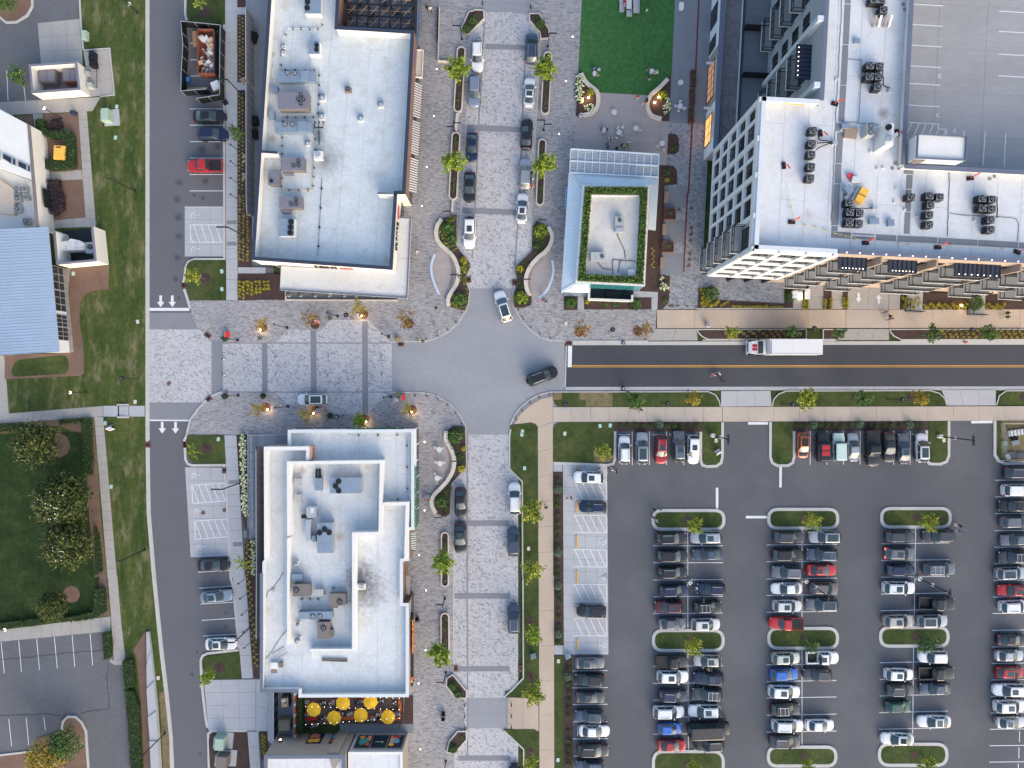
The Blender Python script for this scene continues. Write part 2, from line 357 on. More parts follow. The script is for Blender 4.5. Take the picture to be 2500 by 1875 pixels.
def gsl(name,quad,nu,nv,mt,z0,z1,parent,gap=0.03,jit=0.006):
 """quad corners a,b,c,d; split into nu x nv paving slabs with open joints"""
 a,b,c,d=quad
 lu=(Vector(b)-Vector(a)).length/nu;lv=(Vector(d)-Vector(a)).length/nv
 gu,gv=gap/2/max(lu,.01),gap/2/max(lv,.01)
 for i in range(nu):
  for j in range(nv):
   cs=[]
   for(u,v)in((i+gu,j+gv),(i+1-gu,j+gv),(i+1-gu,j+1-gv),(i+gu,j+1-gv)):
    u/=nu;v/=nv;cs.append(lerp(lerp(a,b,u),lerp(d,c,u),v))
   MB().prism(cs,z0,z1+random.uniform(-jit,jit)).mk(name,mt,parent)
def arc(c,r,a0,a1,n=8):return[(c[0]+r*math.cos(R(a0+(a1-a0)*i/n)),c[1]+r*math.sin(R(a0+(a1-a0)*i/n)))for i in range(n+1)]
def rounded(poly,r,n=5):
 """round the corners of a polygon; r a number or one per corner"""
 p=list(poly);out=[];L=len(p)
 for i in range(L):
  ri=r[i]if hasattr(r,'__len__')else r
  a,b,c=Vector(p[i-1]),Vector(p[i]),Vector(p[(i+1)%L])
  d1,d2=(a-b),(c-b);rr=min(ri,d1.length*.49,d2.length*.49)
  if rr<0.02:out.append(tuple(b));continue
  s,e=b+d1.normalized()*rr,b+d2.normalized()*rr
  for t in range(n+1):
   t/=n;out.append(tuple((1-t)**2*s+2*t*(1-t)*b+t*t*e))
 return out
def smooth_path(pts,n=6):
 """Catmull-Rom through the points"""
 P_=[Vector(x)for x in pts];P_=[2*P_[0]-P_[1]]+P_+[2*P_[-1]-P_[-2]];out=[]
 for i in range(1,len(P_)-2):
  for t in range(n):
   t/=n
   out.append(tuple(0.5*((2*P_[i])+(P_[i+1]-P_[i-1])*t+(2*P_[i-1]-5*P_[i]+4*P_[i+1]-P_[i+2])*t*t+(3*P_[i]-P_[i-1]-3*P_[i+1]+P_[i+2])*t**3)))
 out.append(tuple(P_[-2]));return out
def offs(path,d,closed=False):
 P_=[Vector(x)for x in path];n=len(P_);out=[]
 for i in range(n):
  if closed:a,c=P_[i-1],P_[(i+1)%n]
  else:a,c=P_[max(i-1,0)],P_[min(i+1,n-1)]
  b=P_[i];t1=(b-a);t2=(c-b)
  if t1.length<1e-6:t1=t2
  if t2.length<1e-6:t2=t1
  t1.normalize();t2.normalize();n1=Vector((-t1.y,t1.x));n2=Vector((-t2.y,t2.x));nn=(n1+n2)
  if nn.length<1e-6:nn=n1
  nn.normalize();k=1/max(0.45,nn.dot(n1));out.append(tuple(b+nn*d*k))
 return out
def resample(path,step,closed=False):
 p=list(path)+([path[0]]if closed else[]);out=[p[0]];acc=0.0
 for i in range(len(p)-1):
  a,b=Vector(p[i]),Vector(p[i+1]);L=(b-a).length;k=max(1,int(round(L/step)))
  for j in range(1,k+1):out.append(tuple(a.lerp(b,j/k)))
 return out
def kerb(path,w,z0,z1,mt=None,closed=False,seg=3.0,parent=None,name='kerb',piece='kerb_stone',side=0.5,gap=0.02):
 """a kerb of separate stones along a path (side: share of the width left of the path)"""
 mt=mt or M14;p=resample(path,0.75,closed)
 if closed:p=p[:-1]
 Lf,Rt=offs(p,w*side,closed),offs(p,-w*(1-side),closed)
 root=parent or struct(name,(p[0][0],p[0][1],0))
 if closed:Lf.append(Lf[0]);Rt.append(Rt[0]);p=p+[p[0]]
 i=0;N=len(p)-1
 while i<N:
  j=i;d=0.0
  while j<N and d<seg:d+=(Vector(p[j+1])-Vector(p[j])).length;j+=1
  l,r=Lf[i:j+1],Rt[i:j+1]
  if len(l)>=2:
   e=Vector(l[-1])-Vector(l[-2]);e2=Vector(r[-1])-Vector(r[-2])
   if e.length>gap*3:l=l[:-1]+[tuple(Vector(l[-1])-e.normalized()*gap)]
   if e2.length>gap*3:r=r[:-1]+[tuple(Vector(r[-1])-e2.normalized()*gap)]
   MB().prism(l+r[::-1],z0,z1).mk(piece,mt,root)
  i=j
 return root
def inside(p,poly):
 x,y=p;c=False;n=len(poly);j=n-1
 for i in range(n):
  (xi,yi),(xj,yj)=poly[i],poly[j]
  if(yi>y)!=(yj>y)and x<(xj-xi)*(y-yi)/(yj-yi)+xi:c=not c
  j=i
 return c
def scatter(poly,n,rng=random):
 xs=[p[0]for p in poly];ys=[p[1]for p in poly];out=[]
 t=0
 while len(out)<n and t<n*60:
  t+=1;p=(rng.uniform(min(xs),max(xs)),rng.uniform(min(ys),max(ys)))
  if inside(p,poly):out.append(p)
 return out
def stripe(t,x0,y0,x1,y1,w=0.11,z=0.008,mt=None,parent=None,name='painted_line'):
 a,b=m(t,x0,y0),m(t,x1,y1);d=(Vector(b)-Vector(a)).normalized();n=Vector((-d.y,d.x))*w/2
 return MB().sheet([tuple(Vector(a)+n),tuple(Vector(a)-n),tuple(Vector(b)-n),tuple(Vector(b)+n)],z).mk(name,mt or M2i,parent)
# ========= GROUND
sheet('ground',[(-420,-420),(420,-420),(420,420),(-420,420)],M0v,-0.06)
M1u=grassmat('dry_sod',(0.13,0.105,0.055),(0.18,0.15,0.085),(0.10,0.10,0.04),(1,1,1),0.9)
M00=mat('alley_concrete',(0.22,0.235,0.265),0.85,0.08,0.2,0.12,3)
sheet('left_street',P(0,350,-500,668,-500,668,2400,350,2400),M02,0.0)
sheet('parking_lot',P(0,1386,1020,2900,1020,2900,2400,1386,2400),M01,0.0)
sheet('right_street',P(0,1379,838,3000,838,3000,950,1379,950),M03,0.004)
sheet('intersection_paving',P(0,940,690,1384,690,1384,1075,940,1075),M1i,0.004)
sheet('upper_road_paving',P(0,1095,-60,1332,-60,1332,704,1095,704),M1f,0.008)
sheet('lower_road_paving',P(0,1095,1061,1265,1061,1265,1960,1095,1960),M1f,0.008)
sheet('plaza_road_paving',P(0,364,764,956.5,764,956.5,1027,364,1027),M1f,0.008)
sheet('crossing_band',ML('10',0,1285,1036,1700,1036,1790,1180,1285,1180),M06,0.012)
sheet('crossing_band',ML('20',0,1285,150,1760,150,1640,298,1285,298),M06,0.012)
sheet('crossing_band',ML('10',0,1823,1262,1920,1290,1920,1659,1823,1659),M06,0.012)
sheet('crossing_band',ML('20',0,1823,0,1920,0,1920,50,1823,80),M06,0.0125)
for(x0,x1)in((50,98),(470,520)):
 sheet('paver_band',[m('11',x0,1185 if x0>99 else 1297),m('11',x1,1185 if x0>99 else 1297),m('21',x1+4,62 if x0<99 else 185),m('21',x0+4,62 if x0<99 else 185)],M06,0.012)
sheet('paver_band',[m('11',915,1105),m('11',963,1105),m('21',967,247),m('21',917,247)],M06,0.012)
for yy,tt in((1297,'11'),(60,'21')):
 sheet('paver_band',[m(tt,-330 if tt=='11' else-330,yy-4),m(tt,1165,yy-4),m(tt,1165,yy+5),m(tt,-330,yy+5)],M06,0.016)
for t,a in(('01',(1945,0,2206,0,2206,105,1945,105)),('02',(0,0,178,0,150,118,0,118))):sheet('crossing_band',ML(t,0,*a),M1i,0.012)
for t,a in(('01',(1978,375,2206,385,2206,428,1975,425)),('02',(0,385,120,390,118,432,0,428)),('01',(1815,1072,2206,1088,2206,1138,1815,1128)),('02',(0,1090,75,1094,72,1142,0,1140)),('11',(1778,128,2206,145,2206,194,1778,180)),('12',(0,145,45,148,45,198,0,195)),('21',(1712,1165,2178,1165,2178,1215,1712,1215)),('31',(1710,150,2188,150,2188,200,1710,200)),('31',(1735,780,2188,780,2188,826,1735,826)),('31',(1742,1550,2190,1550,2190,1596,1742,1596))):
 sheet('paver_band',ML(t,0,*a),M06,0.012)
sheet('crossing_band',ML('31',0,1828,1055,2186,1055,2186,1316,1828,1316),M1i,0.0165)
for a in((('01',1975,105),('01',1925,930),('01',1905,1400),('11',1885,130),('11',1862,560)),(('21',1820,430),('21',1820,1659),('31',1824,1550)),(('02',118,430),('02',95,900),('02',65,1659),('12',40,400),('12',20,700))):
 pt=[m(*p)for p in a];l,r=offs(pt,0.12),offs(pt,-0.12)
 sheet('paver_band',l+r[::-1],M06,0.0205)
# --------- herringbone sidewalks
nw_edge=q('01',1945,-60,1945,98,1972,100,1970,180,1858,270,1846,330,1838,700,1805,1150,1785,1500)+q('11',1775,20,1755,350,1725,460,1852,615,1858,640,1815,720,1815,785,1843,850,1832,950,1805,1030,1740,1130,1650,1205,1540,1262,1460,1283,1170,1288,1150,1288,965,1103,650,1103,575,1183,270,1183,165,1293,0,1295)+q('10',1920,1292,1840,1268,1755,1215,1700,1155,1655,1060,1632,930)
slab('northwest_sidewalk',WL(nw_edge+q('10',2206,930)+[(880,640),(880,-60)]),M1e,-0.05,0.06)
ne_edge=q('02',178,-60,140,130,148,190,243,292,236,560,208,1000,188,1500)+q('12',165,20,168,500,18,645,40,755,5,860,8,960,45,1040,95,1115,165,1192,245,1250,330,1279,465,1282)
slab('northeast_sidewalk',WL(ne_edge+q('12',520,1278,1170,1278,1235,1195,1247,1010,1300,700)+q('02',1405,1400,1405,0,1405,-60)),M1e,-0.05,0.06)
sw_edge=q('20',1608,430,1640,300,1700,215,1770,140,1850,82,1922,57)+q('21',0,66,165,64,265,167,590,187,680,249,965,249,1150,67,1290,64,1450,67,1560,93,1680,168,1762,262,1806,352,1816,705,1690,850,1706,880,1704,1659)+q('31',1702,100,1704,850,1822,988,1820,1048,1800,1062,1800,1318,1822,1330,1818,1412,1716,1530,1710,1800)
slab('southwest_sidewalk',WL(sw_edge+q('31',1000,1800)+[(700,1400),(700,1075)]+q('20',2206,432)),M1e,-0.05,0.06)
kerb(WL(nw_edge[1:28]),0.16,0.0,0.075,seg=2.4);kerb(WL(nw_edge[36:]),0.30,0.0,0.10,seg=2.4)
kerb(WL(ne_edge[1:]),0.16,0.0,0.075,seg=2.4)
kerb(WL(sw_edge[:6]),0.30,0.0,0.10,seg=2.4);kerb(WL(sw_edge[12:]),0.16,0.0,0.075,seg=2.4)
# --------- western grounds
west=P(0,-900,-500,356,-500,356,1116,358,1252,365,1337,373,1410,385,1532,393,1603,405,1688,412,1759,416,1802,420,1875,424,2400,-900,2400)
slab('west_lawn',west,M0x,-0.05,0.10)
wk=q('00',1268,-60,1268,900)+q('10',1268,0,1268,1659)+q('20',1268,300,1270,620,1278,1100,1303,1400,1325,1659)+q('30',1368,450,1394,700,1430,1000,1455,1250,1468,1400,1485,1750)
kerb(WL(wk),0.42,0.0,0.115,seg=3.0,side=0.5)
gut=offs(WL(wk),0.30);kerb(gut,0.18,0.0,0.02,seg=3.0,side=0.5)
sheet('west_lot',ML('00',0,-400,-200,680,-200,676,165,330,205,358,565,350,875,-400,890),M04,0.104)
gsl('concrete_slab',ML('00',0,328,202,690,165,718,562,358,565),3,3,M0l,0.09,0.118,struct('loading_pad',m('00',500,380)+(0,)))
kerb(ML('00',0,688,-60,700,170,722,430),0.25,0.0,0.2)
isl=ML('00',0,-60,-80,250,-80,285,-20,285,60,240,140,150,195,60,200,0,150,-60,60)
slab('planting_island',isl,M1v,0.09,0.19);kerb(isl,0.35,0.09,0.24,closed=True)
patio=struct('west_patio',m('00',850,620)+(0,))
gsl('concrete_slab',ML('00',0,722,445,945,428,980,815,780,838),2,3,M0l,0.09,0.12,patio)
kerb(ML('00',0,722,436,950,420,990,820,870,836),0.16,0.09,0.2)
sw=struct('west_walk',m('00',500,920)+(0,))
gsl('sidewalk_slab',ML('00',0,-60,885,872,838,800,960,-60,1000),7,1,M0l,0.09,0.122,sw)
gsl('sidewalk_slab',[m('00',678,962),m('00',752,958),m('10',832,300),m('10',742,300)],1,14,M0l,0.09,0.122,sw)
gsl('sidewalk_slab',ML('00',0,286,985,372,985,372,1080,300,1100),1,2,M0l,0.09,0.122,sw)
gsl('sidewalk_slab',ML('00',0,440,1482,705,1465,716,1548,440,1560),3,1,M0l,0.09,0.122,sw)
gsl('sidewalk_slab',ML('10',0,405,245,742,215,742,300,430,310),3,1,M0l,0.09,0.122,sw)
slab('mulch_bed',ML('00',0,374,990,678,968,706,1462,560,1482,420,1482,400,1200),M1v,0.09,0.13)
slab('mulch_bed',[m('00',440,1560),m('00',718,1550),m('10',742,212),m('10',470,238),m('10',470,0)],M1v,0.09,0.13)
slab('mulch_bed',ML('00',0,140,1000,285,995,285,1100,240,1080),M1v,0.09,0.13)
slab('mulch_bed',ML('10',0,600,655,945,630,940,830,800,850,720,890,688,960,690,1130,720,1300,728,1560,690,1580,45,1610,45,1400,600,1380),M1v,0.09,0.13)
slab('lawn_panel',rounded(ML('10',0,130,1445,590,1395,600,1560,92,1590),1.2),M0v,0.10,0.145)
slab('river_stone_strip',ML('10',0,548,655,612,655,600,720,592,850,640,1376,606,1380),M1m,0.09,0.16)
slab('west_path',ML('10',0,-60,1410,40,1405,62,1659,-60,1659),M0l,0.09,0.122)
pw=struct('cross_walk_path',m('20',400,230)+(0,))
gsl('sidewalk_slab',ML('20',0,-60,255,890,180,890,270,-60,345),11,1,M0l,0.09,0.122,pw)
gsl('sidewalk_slab',ML('20',0,893,178,1018,178,1018,272,893,272),1,1,M0k,0.09,0.122,pw)
gsl('sidewalk_slab',ML('20',0,1115,178,1250,178,1250,272,1115,272),1,1,M0k,0.09,0.122,pw)
slab('west_path',ML('20',0,-60,-20,62,-20,80,250,-60,250),M0l,0.09,0.119)
st=struct('garden_steps',m('20',1066,225)+(0,))
for i in range(4):MB().prism(ML('20',0,1032+i*20,182,1051+i*20,182,1051+i*20,270,1032+i*20,270),0.05,0.14+0.0*i+0.03*i).mk('step',M0k,st)
for yy in(170,277):MB().prism(ML('20',0,1018,yy-7,1115,yy-7,1115,yy+7,1018,yy+7),0.05,0.30).mk('step_wall',M14,st)
dw=struct('diagonal_walk',m('20',900,900)+(0,))
gsl('sidewalk_slab',[m('20',815,274),m('20',893,274),m('20',1012,1659),m('20',930,1659)],1,17,M0l,0.09,0.122,dw)
gsl('sidewalk_slab',[m('30',930,0),m('30',1014,0),m('30',1078,760),m('30',960,350)],1,4,M0l,0.09,0.122,dw)
gsl('sidewalk_slab',ML('30',0,958,352,1042,350,1082,700,985,735),1,4,M0l,0.09,0.1225,dw)
slab('walk_corner',ML('30',0,985,735,1082,702,1072,768,990,768,945,740,960,715),M0l,0.09,0.12,dw)
gsl('sidewalk_slab',ML('30',0,-60,475,955,350,955,478,-60,575),12,1,M0l,0.09,0.122,dw)
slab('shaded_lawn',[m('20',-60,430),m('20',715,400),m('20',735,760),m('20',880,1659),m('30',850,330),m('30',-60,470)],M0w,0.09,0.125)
slab('mulch_bed',[m('20',-60,335),m('20',810,275),m('20',830,560),m('20',870,1100),m('20',920,1659),m('30',950,345),m('30',850,355),m('30',860,0),m('20',820,1659),m('20',770,1100),m('20',735,420),m('20',480,350),m('20',-60,425)],M1v,0.09,0.135)
for t,x,y,r in(('20',500,520,2.0),('20',560,980,2.4),('20',640,1330,2.2),('30',620,160,1.35)):
 a=m(t,x,y);slab('mulch_ring',arc(a,r,0,345,16),M1v,0.09,0.142)
sheet('old_lot',[m('30',-400,600),m('30',955,480),m('30',985,735),m('30',1075,768),m('30',1090,1000),m('30',1150,1659),m('30',1160,2200),m('30',-400,2200)],M04,0.104)
old_lines=struct('old_bay_lines',(-70,-45,0))
for(x0,y0,x1,y1)in((14,575,42,840),(165,560,190,830),(320,545,345,815),(472,530,498,800),(626,515,648,785),(780,500,802,772),(80,1235,105,1470),(230,1225,252,1460),(380,1215,395,1330)):
 stripe('30',x0,y0,x1,y1,0.10,0.112,M2i,old_lines)
stripe('00',62,610,74,870,0.10,0.112,None,old_lines);stripe('00',210,750,225,870,0.10,0.112,None,old_lines)
isl=ML('30',0,540,1330,548,1255,590,1212,660,1215,710,1260,745,1330,768,1659,780,2000,-60,2000,-60,1545,300,1500,330,1400)
slab('planting_island',isl,M1v,0.09,0.19);kerb(isl[:8],0.35,0.09,0.25)
kerb(ML('30',0,-60,1552,290,1510),0.3,0.09,0.22)
slab('bare_strip',ML('30',0,1150,640,1255,480,1280,800,1295,1200,1325,1750,1250,1750,1215,1100,1185,720),M1v,0.09,0.13)
rw=struct('retaining_wall',m('30',1310,900)+(0,))
wl_=[(1275,478,1296,478),(1280,760,1318,640),(1284,960,1345,900),(1300,1200,1368,1150),(1316,1400,1385,1400),(1335,1750,1405,1750)]
for i in range(5):
 a,b=wl_[i],wl_[i+1]
 MB().prism(ML('30',0,a[0],a[1],a[2],a[3],b[2],b[3]-1,b[0],b[1]-1),0.05,0.55+0.12*i).mk('wall_cap',M0k,rw)
slab('dry_verge',ML('30',0,1375,1000,1420,1000,1462,1400,1470,1750,1412,1750,1395,1300),M1u,0.09,0.118)
def crack(t,*v):
 pt=[(x+random.uniform(-.05,.05),y+random.uniform(-.09,.09))for x,y in resample(ML(t,0,*v),0.6)]
 l,r=offs(pt,0.035),offs(pt,-0.035);sheet('tar_seam',l+r[::-1],M09,0.113)
crack('30',-40,722,180,710,560,665,905,640);crack('30',940,760,922,870,935,1000,948,1140,850,1160,750,1168,700,1190);crack('30',-40,1212,200,1198,440,1190,545,1215)
# --------- between the left street and the retail blocks
nwk=struct('north_walk',P(0,565,300)[0]+(0,))
gsl('sidewalk_slab',P(0,551,-20,580,-20,580.5,733,553,733),1,30,M0k,-0.05,0.13,nwk)
gsl('sidewalk_slab',ML('00',0,2046,66,2118,66,2118,128,2046,128),1,1,M0k,-0.05,0.13,nwk)
gsl('sidewalk_slab',ML('00',0,2048,712,2120,712,2120,778,2048,778),1,1,M0k,-0.05,0.13,nwk)
gsl('sidewalk_slab',ML('10',0,2052,645,2290,645,2290,698,2052,698),2,1,M0k,-0.05,0.13,nwk)
kerb(P(0,548,-20,548,640),0.36,0.0,0.12,seg=3)
slab('screen_yard',P(0,600,-60,670,-60,620,640,600,640),M00,-0.05,0.10)
gsl('concrete_slab',ML('10',0,1592,128,1922,128,1926,552,1592,552),3,4,M0k,-0.05,0.012,struct('accessible_bays',m('10',1750,340)+(0,)))
lawn=rounded(ML('10',0,1612,582,1948,582,1950,928,1640,928,1612,830,1604,740),[3.2,.1,.1,.1,.3,.3])
slab('lawn_island',lawn,M0v,-0.05,0.14)
kerb(ML('10',0,1945,578,1680,578,1625,600,1602,650,1592,740,1578,790),0.42,0.0,0.13,seg=2.5)
kerb(ML('10',0,1588,830,1612,900,1640,1000),0.40,0.0,0.13,seg=2.5)
lawn=ML('00',0,1610,-60,1942,-60,1942,215,1640,190,1610,150);slab('lawn_island',lawn,M0v,-0.05,0.14)
kerb(ML('00',0,1600,-60,1600,120,1612,178),0.40,0.0,0.13)
for a in(ML('00',0,2048,132,2118,132,2118,708,2050,706),[m('00',2050,782),m('00',2118,782),m('00',2122,1659),m('10',2122,200),m('10',2175,210),m('10',2172,640),m('10',2055,640),m('10',2054,170),m('10',2048,165)],ML('10',0,2055,702,2456,702,2456,926,2055,926),ML('00',0,2046,-60,2118,-60,2118,62,2046,62)):
 slab('mulch_bed',a,M18,-0.05,0.11)
for(t,x,y)in(('00',1768,105),('10',1775,745),('20',1785,545),('30',1895,790)):slab('mulch_ring',arc(m(t,x,y),0.9,0,345,14),M18,0.1,0.155)
swk=struct('south_walk',m('20',2000,900)+(0,))
gsl('sidewalk_slab',[m('20',1936,432),m('20',2040,432),m('20',2112,1659),m('20',1996,1659)],1,12,M0k,-0.05,0.13,swk)
gsl('sidewalk_slab',ML('30',0,2008,0,2118,0,2182,884,2086,884),1,9,M0k,-0.05,0.13,swk)
kerb([m('20',1932,700),m('20',1952,900),m('20',1990,1659),m('30',2012,100),m('30',2062,640)],0.36,0.0,0.12)
gsl('concrete_slab',ML('20',0,1594,708,1922,712,1978,1478,1642,1484),3,7,M0k,-0.05,0.012,struct('accessible_bays',m('20',1780,1100)+(0,)))
lawn=rounded(ML('20',0,1614,430,1936,430,1950,678,1612,678),[.1,.1,.1,2.5]);slab('lawn_island',lawn,M0v,-0.05,0.14)
kerb(ML('20',0,1620,420,1592,470,1600,640,1622,680,1660,692,1948,690),0.38,0.0,0.13)
lawn=rounded(ML('30',0,1742,700,2066,650,2082,888,1840,888,1746,800),[2,.1,.1,.1,.5]);slab('lawn_island',lawn,M0v,-0.05,0.14)
kerb(ML('30',0,2064,640,1790,670,1748,690,1732,730,1736,850,1748,1000,1775,1230,1790,1310),0.40,0.0,0.12)
gsl('concrete_slab',[m('30',1758,898),m('30',2206,892),m('30',2206,1335),m('30',1800,1338)],3,4,M0k,-0.05,0.10,struct('service_apron',m('30',2000,1100)+(0,)))
gsl('concrete_slab',[m('31',2,892),m('31',200,892),m('31',200,1500),m('31',2,1335)],2,4,M0k,-0.05,0.10,struct('service_apron',m('31',80,1100)+(0,)))
slab('mulch_bed',rounded(ML('30',0,1800,1345,2128,1345,2170,1900,1820,1900),[1.5,.1,.1,.1]),M18,-0.05,0.13)
kerb(ML('30',0,2128,1336,1830,1336,1796,1360,1800,1500,1808,1900),0.40,0.0,0.13)
gsl('sidewalk_slab',[m('30',2134,1342),m('30',2228,1342),m('30',2262,1900),m('30',2176,1900)],1,4,M0k,-0.05,0.12,swk)
slab('mulch_bed',ML('31',0,28,1340,102,1340,102,1510,50,1600),M18,-0.05,0.13)
slab('mulch_bed',[m('20',2042,430),m('20',2128,430),m('20',2142,1235),m('20',2110,1235),m('20',2085,1100),m('20',2065,760),m('20',2050,740)],M18,-0.05,0.12)
slab('mulch_bed',[m('20',2112,1345),m('20',2206,1320),m('21',30,1320),m('21',30,1659),m('31',30,880),m('30',2192,880),m('30',2122,0),m('20',2112,1500)],M18,-0.05,0.12)
slab('service_yard',P(0,604,1062,720,1062,720,1340,610,1320),M00,-0.05,0.10)
for t,a in(('10',(1958,243,2042,243,2042,276,1958,276)),('10',(1960,427,2042,427,2042,459,1960,459)),('20',(1972,822,2054,816,2057,848,1976,852)),('20',(2096,1252,2130,1252,2132,1314,2100,1314)),('20',(2010,1358,2090,1352,2092,1385,2012,1390))):
 slab('tactile_pad',ML(t,0,*a),M2d,0.12,0.142)
# --------- promenade, turf, deck
slab('promenade_paving',[m('02',1330,-60),m('02',1880,-60),m('02',1700,1060),m('12',1640,700),m('12',2300,740),m('13',140,760),m('13',140,1000),m('12',1600,1005),m('12',1250,1005),m('02',1262,1400)],M1d,-0.05,0.064)
slab('charcoal_paving',ML('02',0,1405,-60,1880,-60,1830,200,1690,1070,1352,1060),M0i,0.05,0.072)
slab('timber_deck',ML('02',0,600,640,1372,640,1352,1055,1325,1500,530,1500,548,1000),M0p,-0.05,0.070)
slab('artificial_turf',ML('02',0,605,-60,1407,-60,1375,640,1340,690,1190,823,742,800,690,760,590,640,572,600),M26,-0.05,0.086)
cl=q('02',1612,-60,1582,600,1552,1060,1520,1659)+q('12',1510,20,1478,682)
l,r=offs(WL(cl),0.13),offs(WL(cl),-0.13);slab('steel_edge_strip',l+r[::-1],M0m,0.05,0.085)
def z8(*v):return[(1580+v[i]/4.15,380+v[i+1]/4.1475)for i in range(0,len(v),2)]
for a in((185,315,410,320,405,535,175,530),(165,645,390,655,385,885,150,870),(140,985,370,985,360,1215,125,1205)):slab('charcoal_pad',WL(z8(*a)),M0i,0.05,0.080)
for a in(ML('02',0,1345,1155,1410,1155,1437,1190,1437,1300,1405,1330,1335,1330),[m('02',1262,1425),m('02',1390,1430),m('02',1422,1470),m('02',1420,1590),m('02',1310,1600),m('12',1312,0),m('12',1300,430),m('12',1275,715),m('12',1362,718),m('12',1352,940),m('12',1300,1004),m('12',1255,1005),m('12',1255,855),m('12',1100,850),m('12',1160,300)]):
 slab('mulch_bed',a,M18,0.02,0.11)
for a in((447,895,566,895,562,1012,447,1012),(622,905,1200,905,1200,1008,620,1008)):slab('mulch_bed',ML('12',0,*a),M18,0.02,0.10)
kw=struct('kiosk_walk',m('12',800,880)+(0,))
for a,n in(((448,850,660,850,660,893,448,893),(2,1)),((566,895,620,895,620,1012,566,1012),(1,2)),((1040,848,1256,858,1256,903,1040,903),(2,1)),((1202,905,1256,903,1250,1008,1200,1008),(1,2))):
 gsl('sidewalk_slab',ML('12',0,*a),n[0],n[1],M0k,0.02,0.115,kw)
for a in(ML('12',0,1605,822,1710,825,1730,925,2206,932),):pass
slab('mulch_bed',[m('12',1605,822),m('12',1712,825),m('12',1730,925),m('13',0,948),m('13',140,958),m('13',145,998),m('12',1600,998)],M18,0.02,0.14)
kerb([m('12',1590,1003),m('13',215,1000)],0.18,0.0,0.16)
for a in((148,845,212,845,212,995,148,995),(298,905,346,900,346,1005,298,1005),(476,840,545,840,543,1005,476,1005),(642,848,686,848,684,1005,640,1005),(1142,862,1315,865,1315,1005,1140,1005),(1315,860,2230,880,2230,1005,1315,1005)):
 slab('mulch_bed',ML('13',0,*a),M18,0.02,0.11)
cw=struct('entrance_walks',m('13',600,930)+(0,))
for a,n in(((214,840,298,840,298,1005,214,1005),(1,2)),((348,795,478,795,474,1005,344,1005),(1,2)),((547,840,642,840,640,1005,543,1005),(1,2)),((690,815,1042,822,1036,1008,678,1008),(2,1)),((1044,845,1142,850,1132,1008,1038,1008),(1,1))):
 gsl('sidewalk_slab',ML('13',0,*a),n[0],n[1],M0l,0.0,0.09,cw)
tw=struct('tan_sidewalk',m('13',600,1090)+(0,))
gsl('sidewalk_slab',[m('12',1248,1011),m('13',668,1009),m('13',668,1168),m('12',1248,1170)],5,1,M1x,-0.05,0.10,tw)
gsl('sidewalk_slab',ML('13',0,670,1009,1040,1009,1040,1168,670,1168),1,1,M1y,-0.05,0.10,tw)
gsl('sidewalk_slab',ML('13',0,1042,1009,3300,1005,3300,1164,1042,1168),6,1,M1x,-0.05,0.10,tw)
ap=struct('driveway_apron',m('13',800,1230)+(0,))
for t,a,n in(('12',(1236,1175,1590,1175,1600,1275,1172,1277),2),('13',(668,1175,1040,1175,1042,1272,600,1272),3)):gsl('concrete_slab',ML(t,0,*a),n,1,M0l,-0.05,0.085,ap)
ap=struct('driveway_apron',m('23',1700,95)+(0,))
for a,n in(([m('22',1800,52),m('23',20,48),m('23',30,183),m('22',1800,187)],3),(ML('23',0,1492,42,1960,42,1960,176,1548,178),3)):gsl('concrete_slab',a,n,1,M0k,-0.05,0.085,ap)
g1=struct('gutter',(20,6,0))
gsl('gutter_stone',[m('12',520,1284),m('13',2500,1278),m('13',2500,1311),m('12',520,1316)],32,1,M14,-0.05,0.03,g1,0.02)
gsl('gutter_stone',[m('22',460,16),m('23',2500,10),m('23',2500,44),m('22',460,48)],32,1,M0k,-0.05,0.03,struct('gutter',(20,-1,0)),0.02)
kerb([m('12',470,1280),m('12',1172,1280)],0.16,0.0,0.12);kerb([m('12',1640,1272),m('13',330,1270),m('13',600,1276)],0.16,0.0,0.13);kerb(ML('13',0,1140,1276,3000,1272),0.16,0.0,0.13)
kerb([m('12',468,1320),m('22',460,20)],0.20,0.0,0.018)
mb_=[m('12',1594,1181),m('13',328,1179),m('13',328,1262),m('12',1690,1266),m('12',1640,1243),m('12',1606,1210)]
slab('mulch_bed',mb_,M18,-0.05,0.12);kerb(mb_,0.16,0.0,0.15,closed=True)
mb_=ML('13',0,473,1181,665,1181,600,1266,473,1266);slab('mulch_bed',mb_,M18,-0.05,0.12);kerb(mb_,0.16,0.0,0.15,closed=True)
mb_=ML('13',0,1045,1180,3000,1177,3000,1266,1145,1268,1085,1238,1055,1205);slab('mulch_bed',mb_,M18,-0.05,0.12);kerb(mb_,0.16,0.0,0.15,closed=True)
ln=ML('22',0,352,60,1690,57,1752,85,1785,140,1794,185,400,187,368,165,353,120)
slab('lawn_strip',ln,M0v,-0.05,0.11);kerb(ln[:5],0.16,0.0,0.125)
for a in((580,61,865,60,865,185,632,186,636,132,582,122),(354,64,430,64,430,125,354,130),(880,610,700,560,705,665,850,665)):slab('sod_patch',ML('22',0,*a),M1u,0.09,0.122)
ln=ML('23',0,34,183,48,122,90,78,155,52,1395,48,1475,72,1522,118,1538,178);slab('lawn_strip',ln,M0v,-0.05,0.11);kerb(ln,0.16,0.0,0.125)
ln=ML('23',0,1966,174,1990,92,2050,50,2500,46,2500,172);slab('lawn_strip',ln,M0v,-0.05,0.11);kerb(ln[:4],0.16,0.0,0.125)
ts=struct('tan_sidewalk',m('22',1000,250)+(0,))
gsl('sidewalk_slab',[m('22',352,190),m('22',1810,188),m('22',1810,316),m('22',352,318)],9,1,M1y,-0.05,0.10,ts)
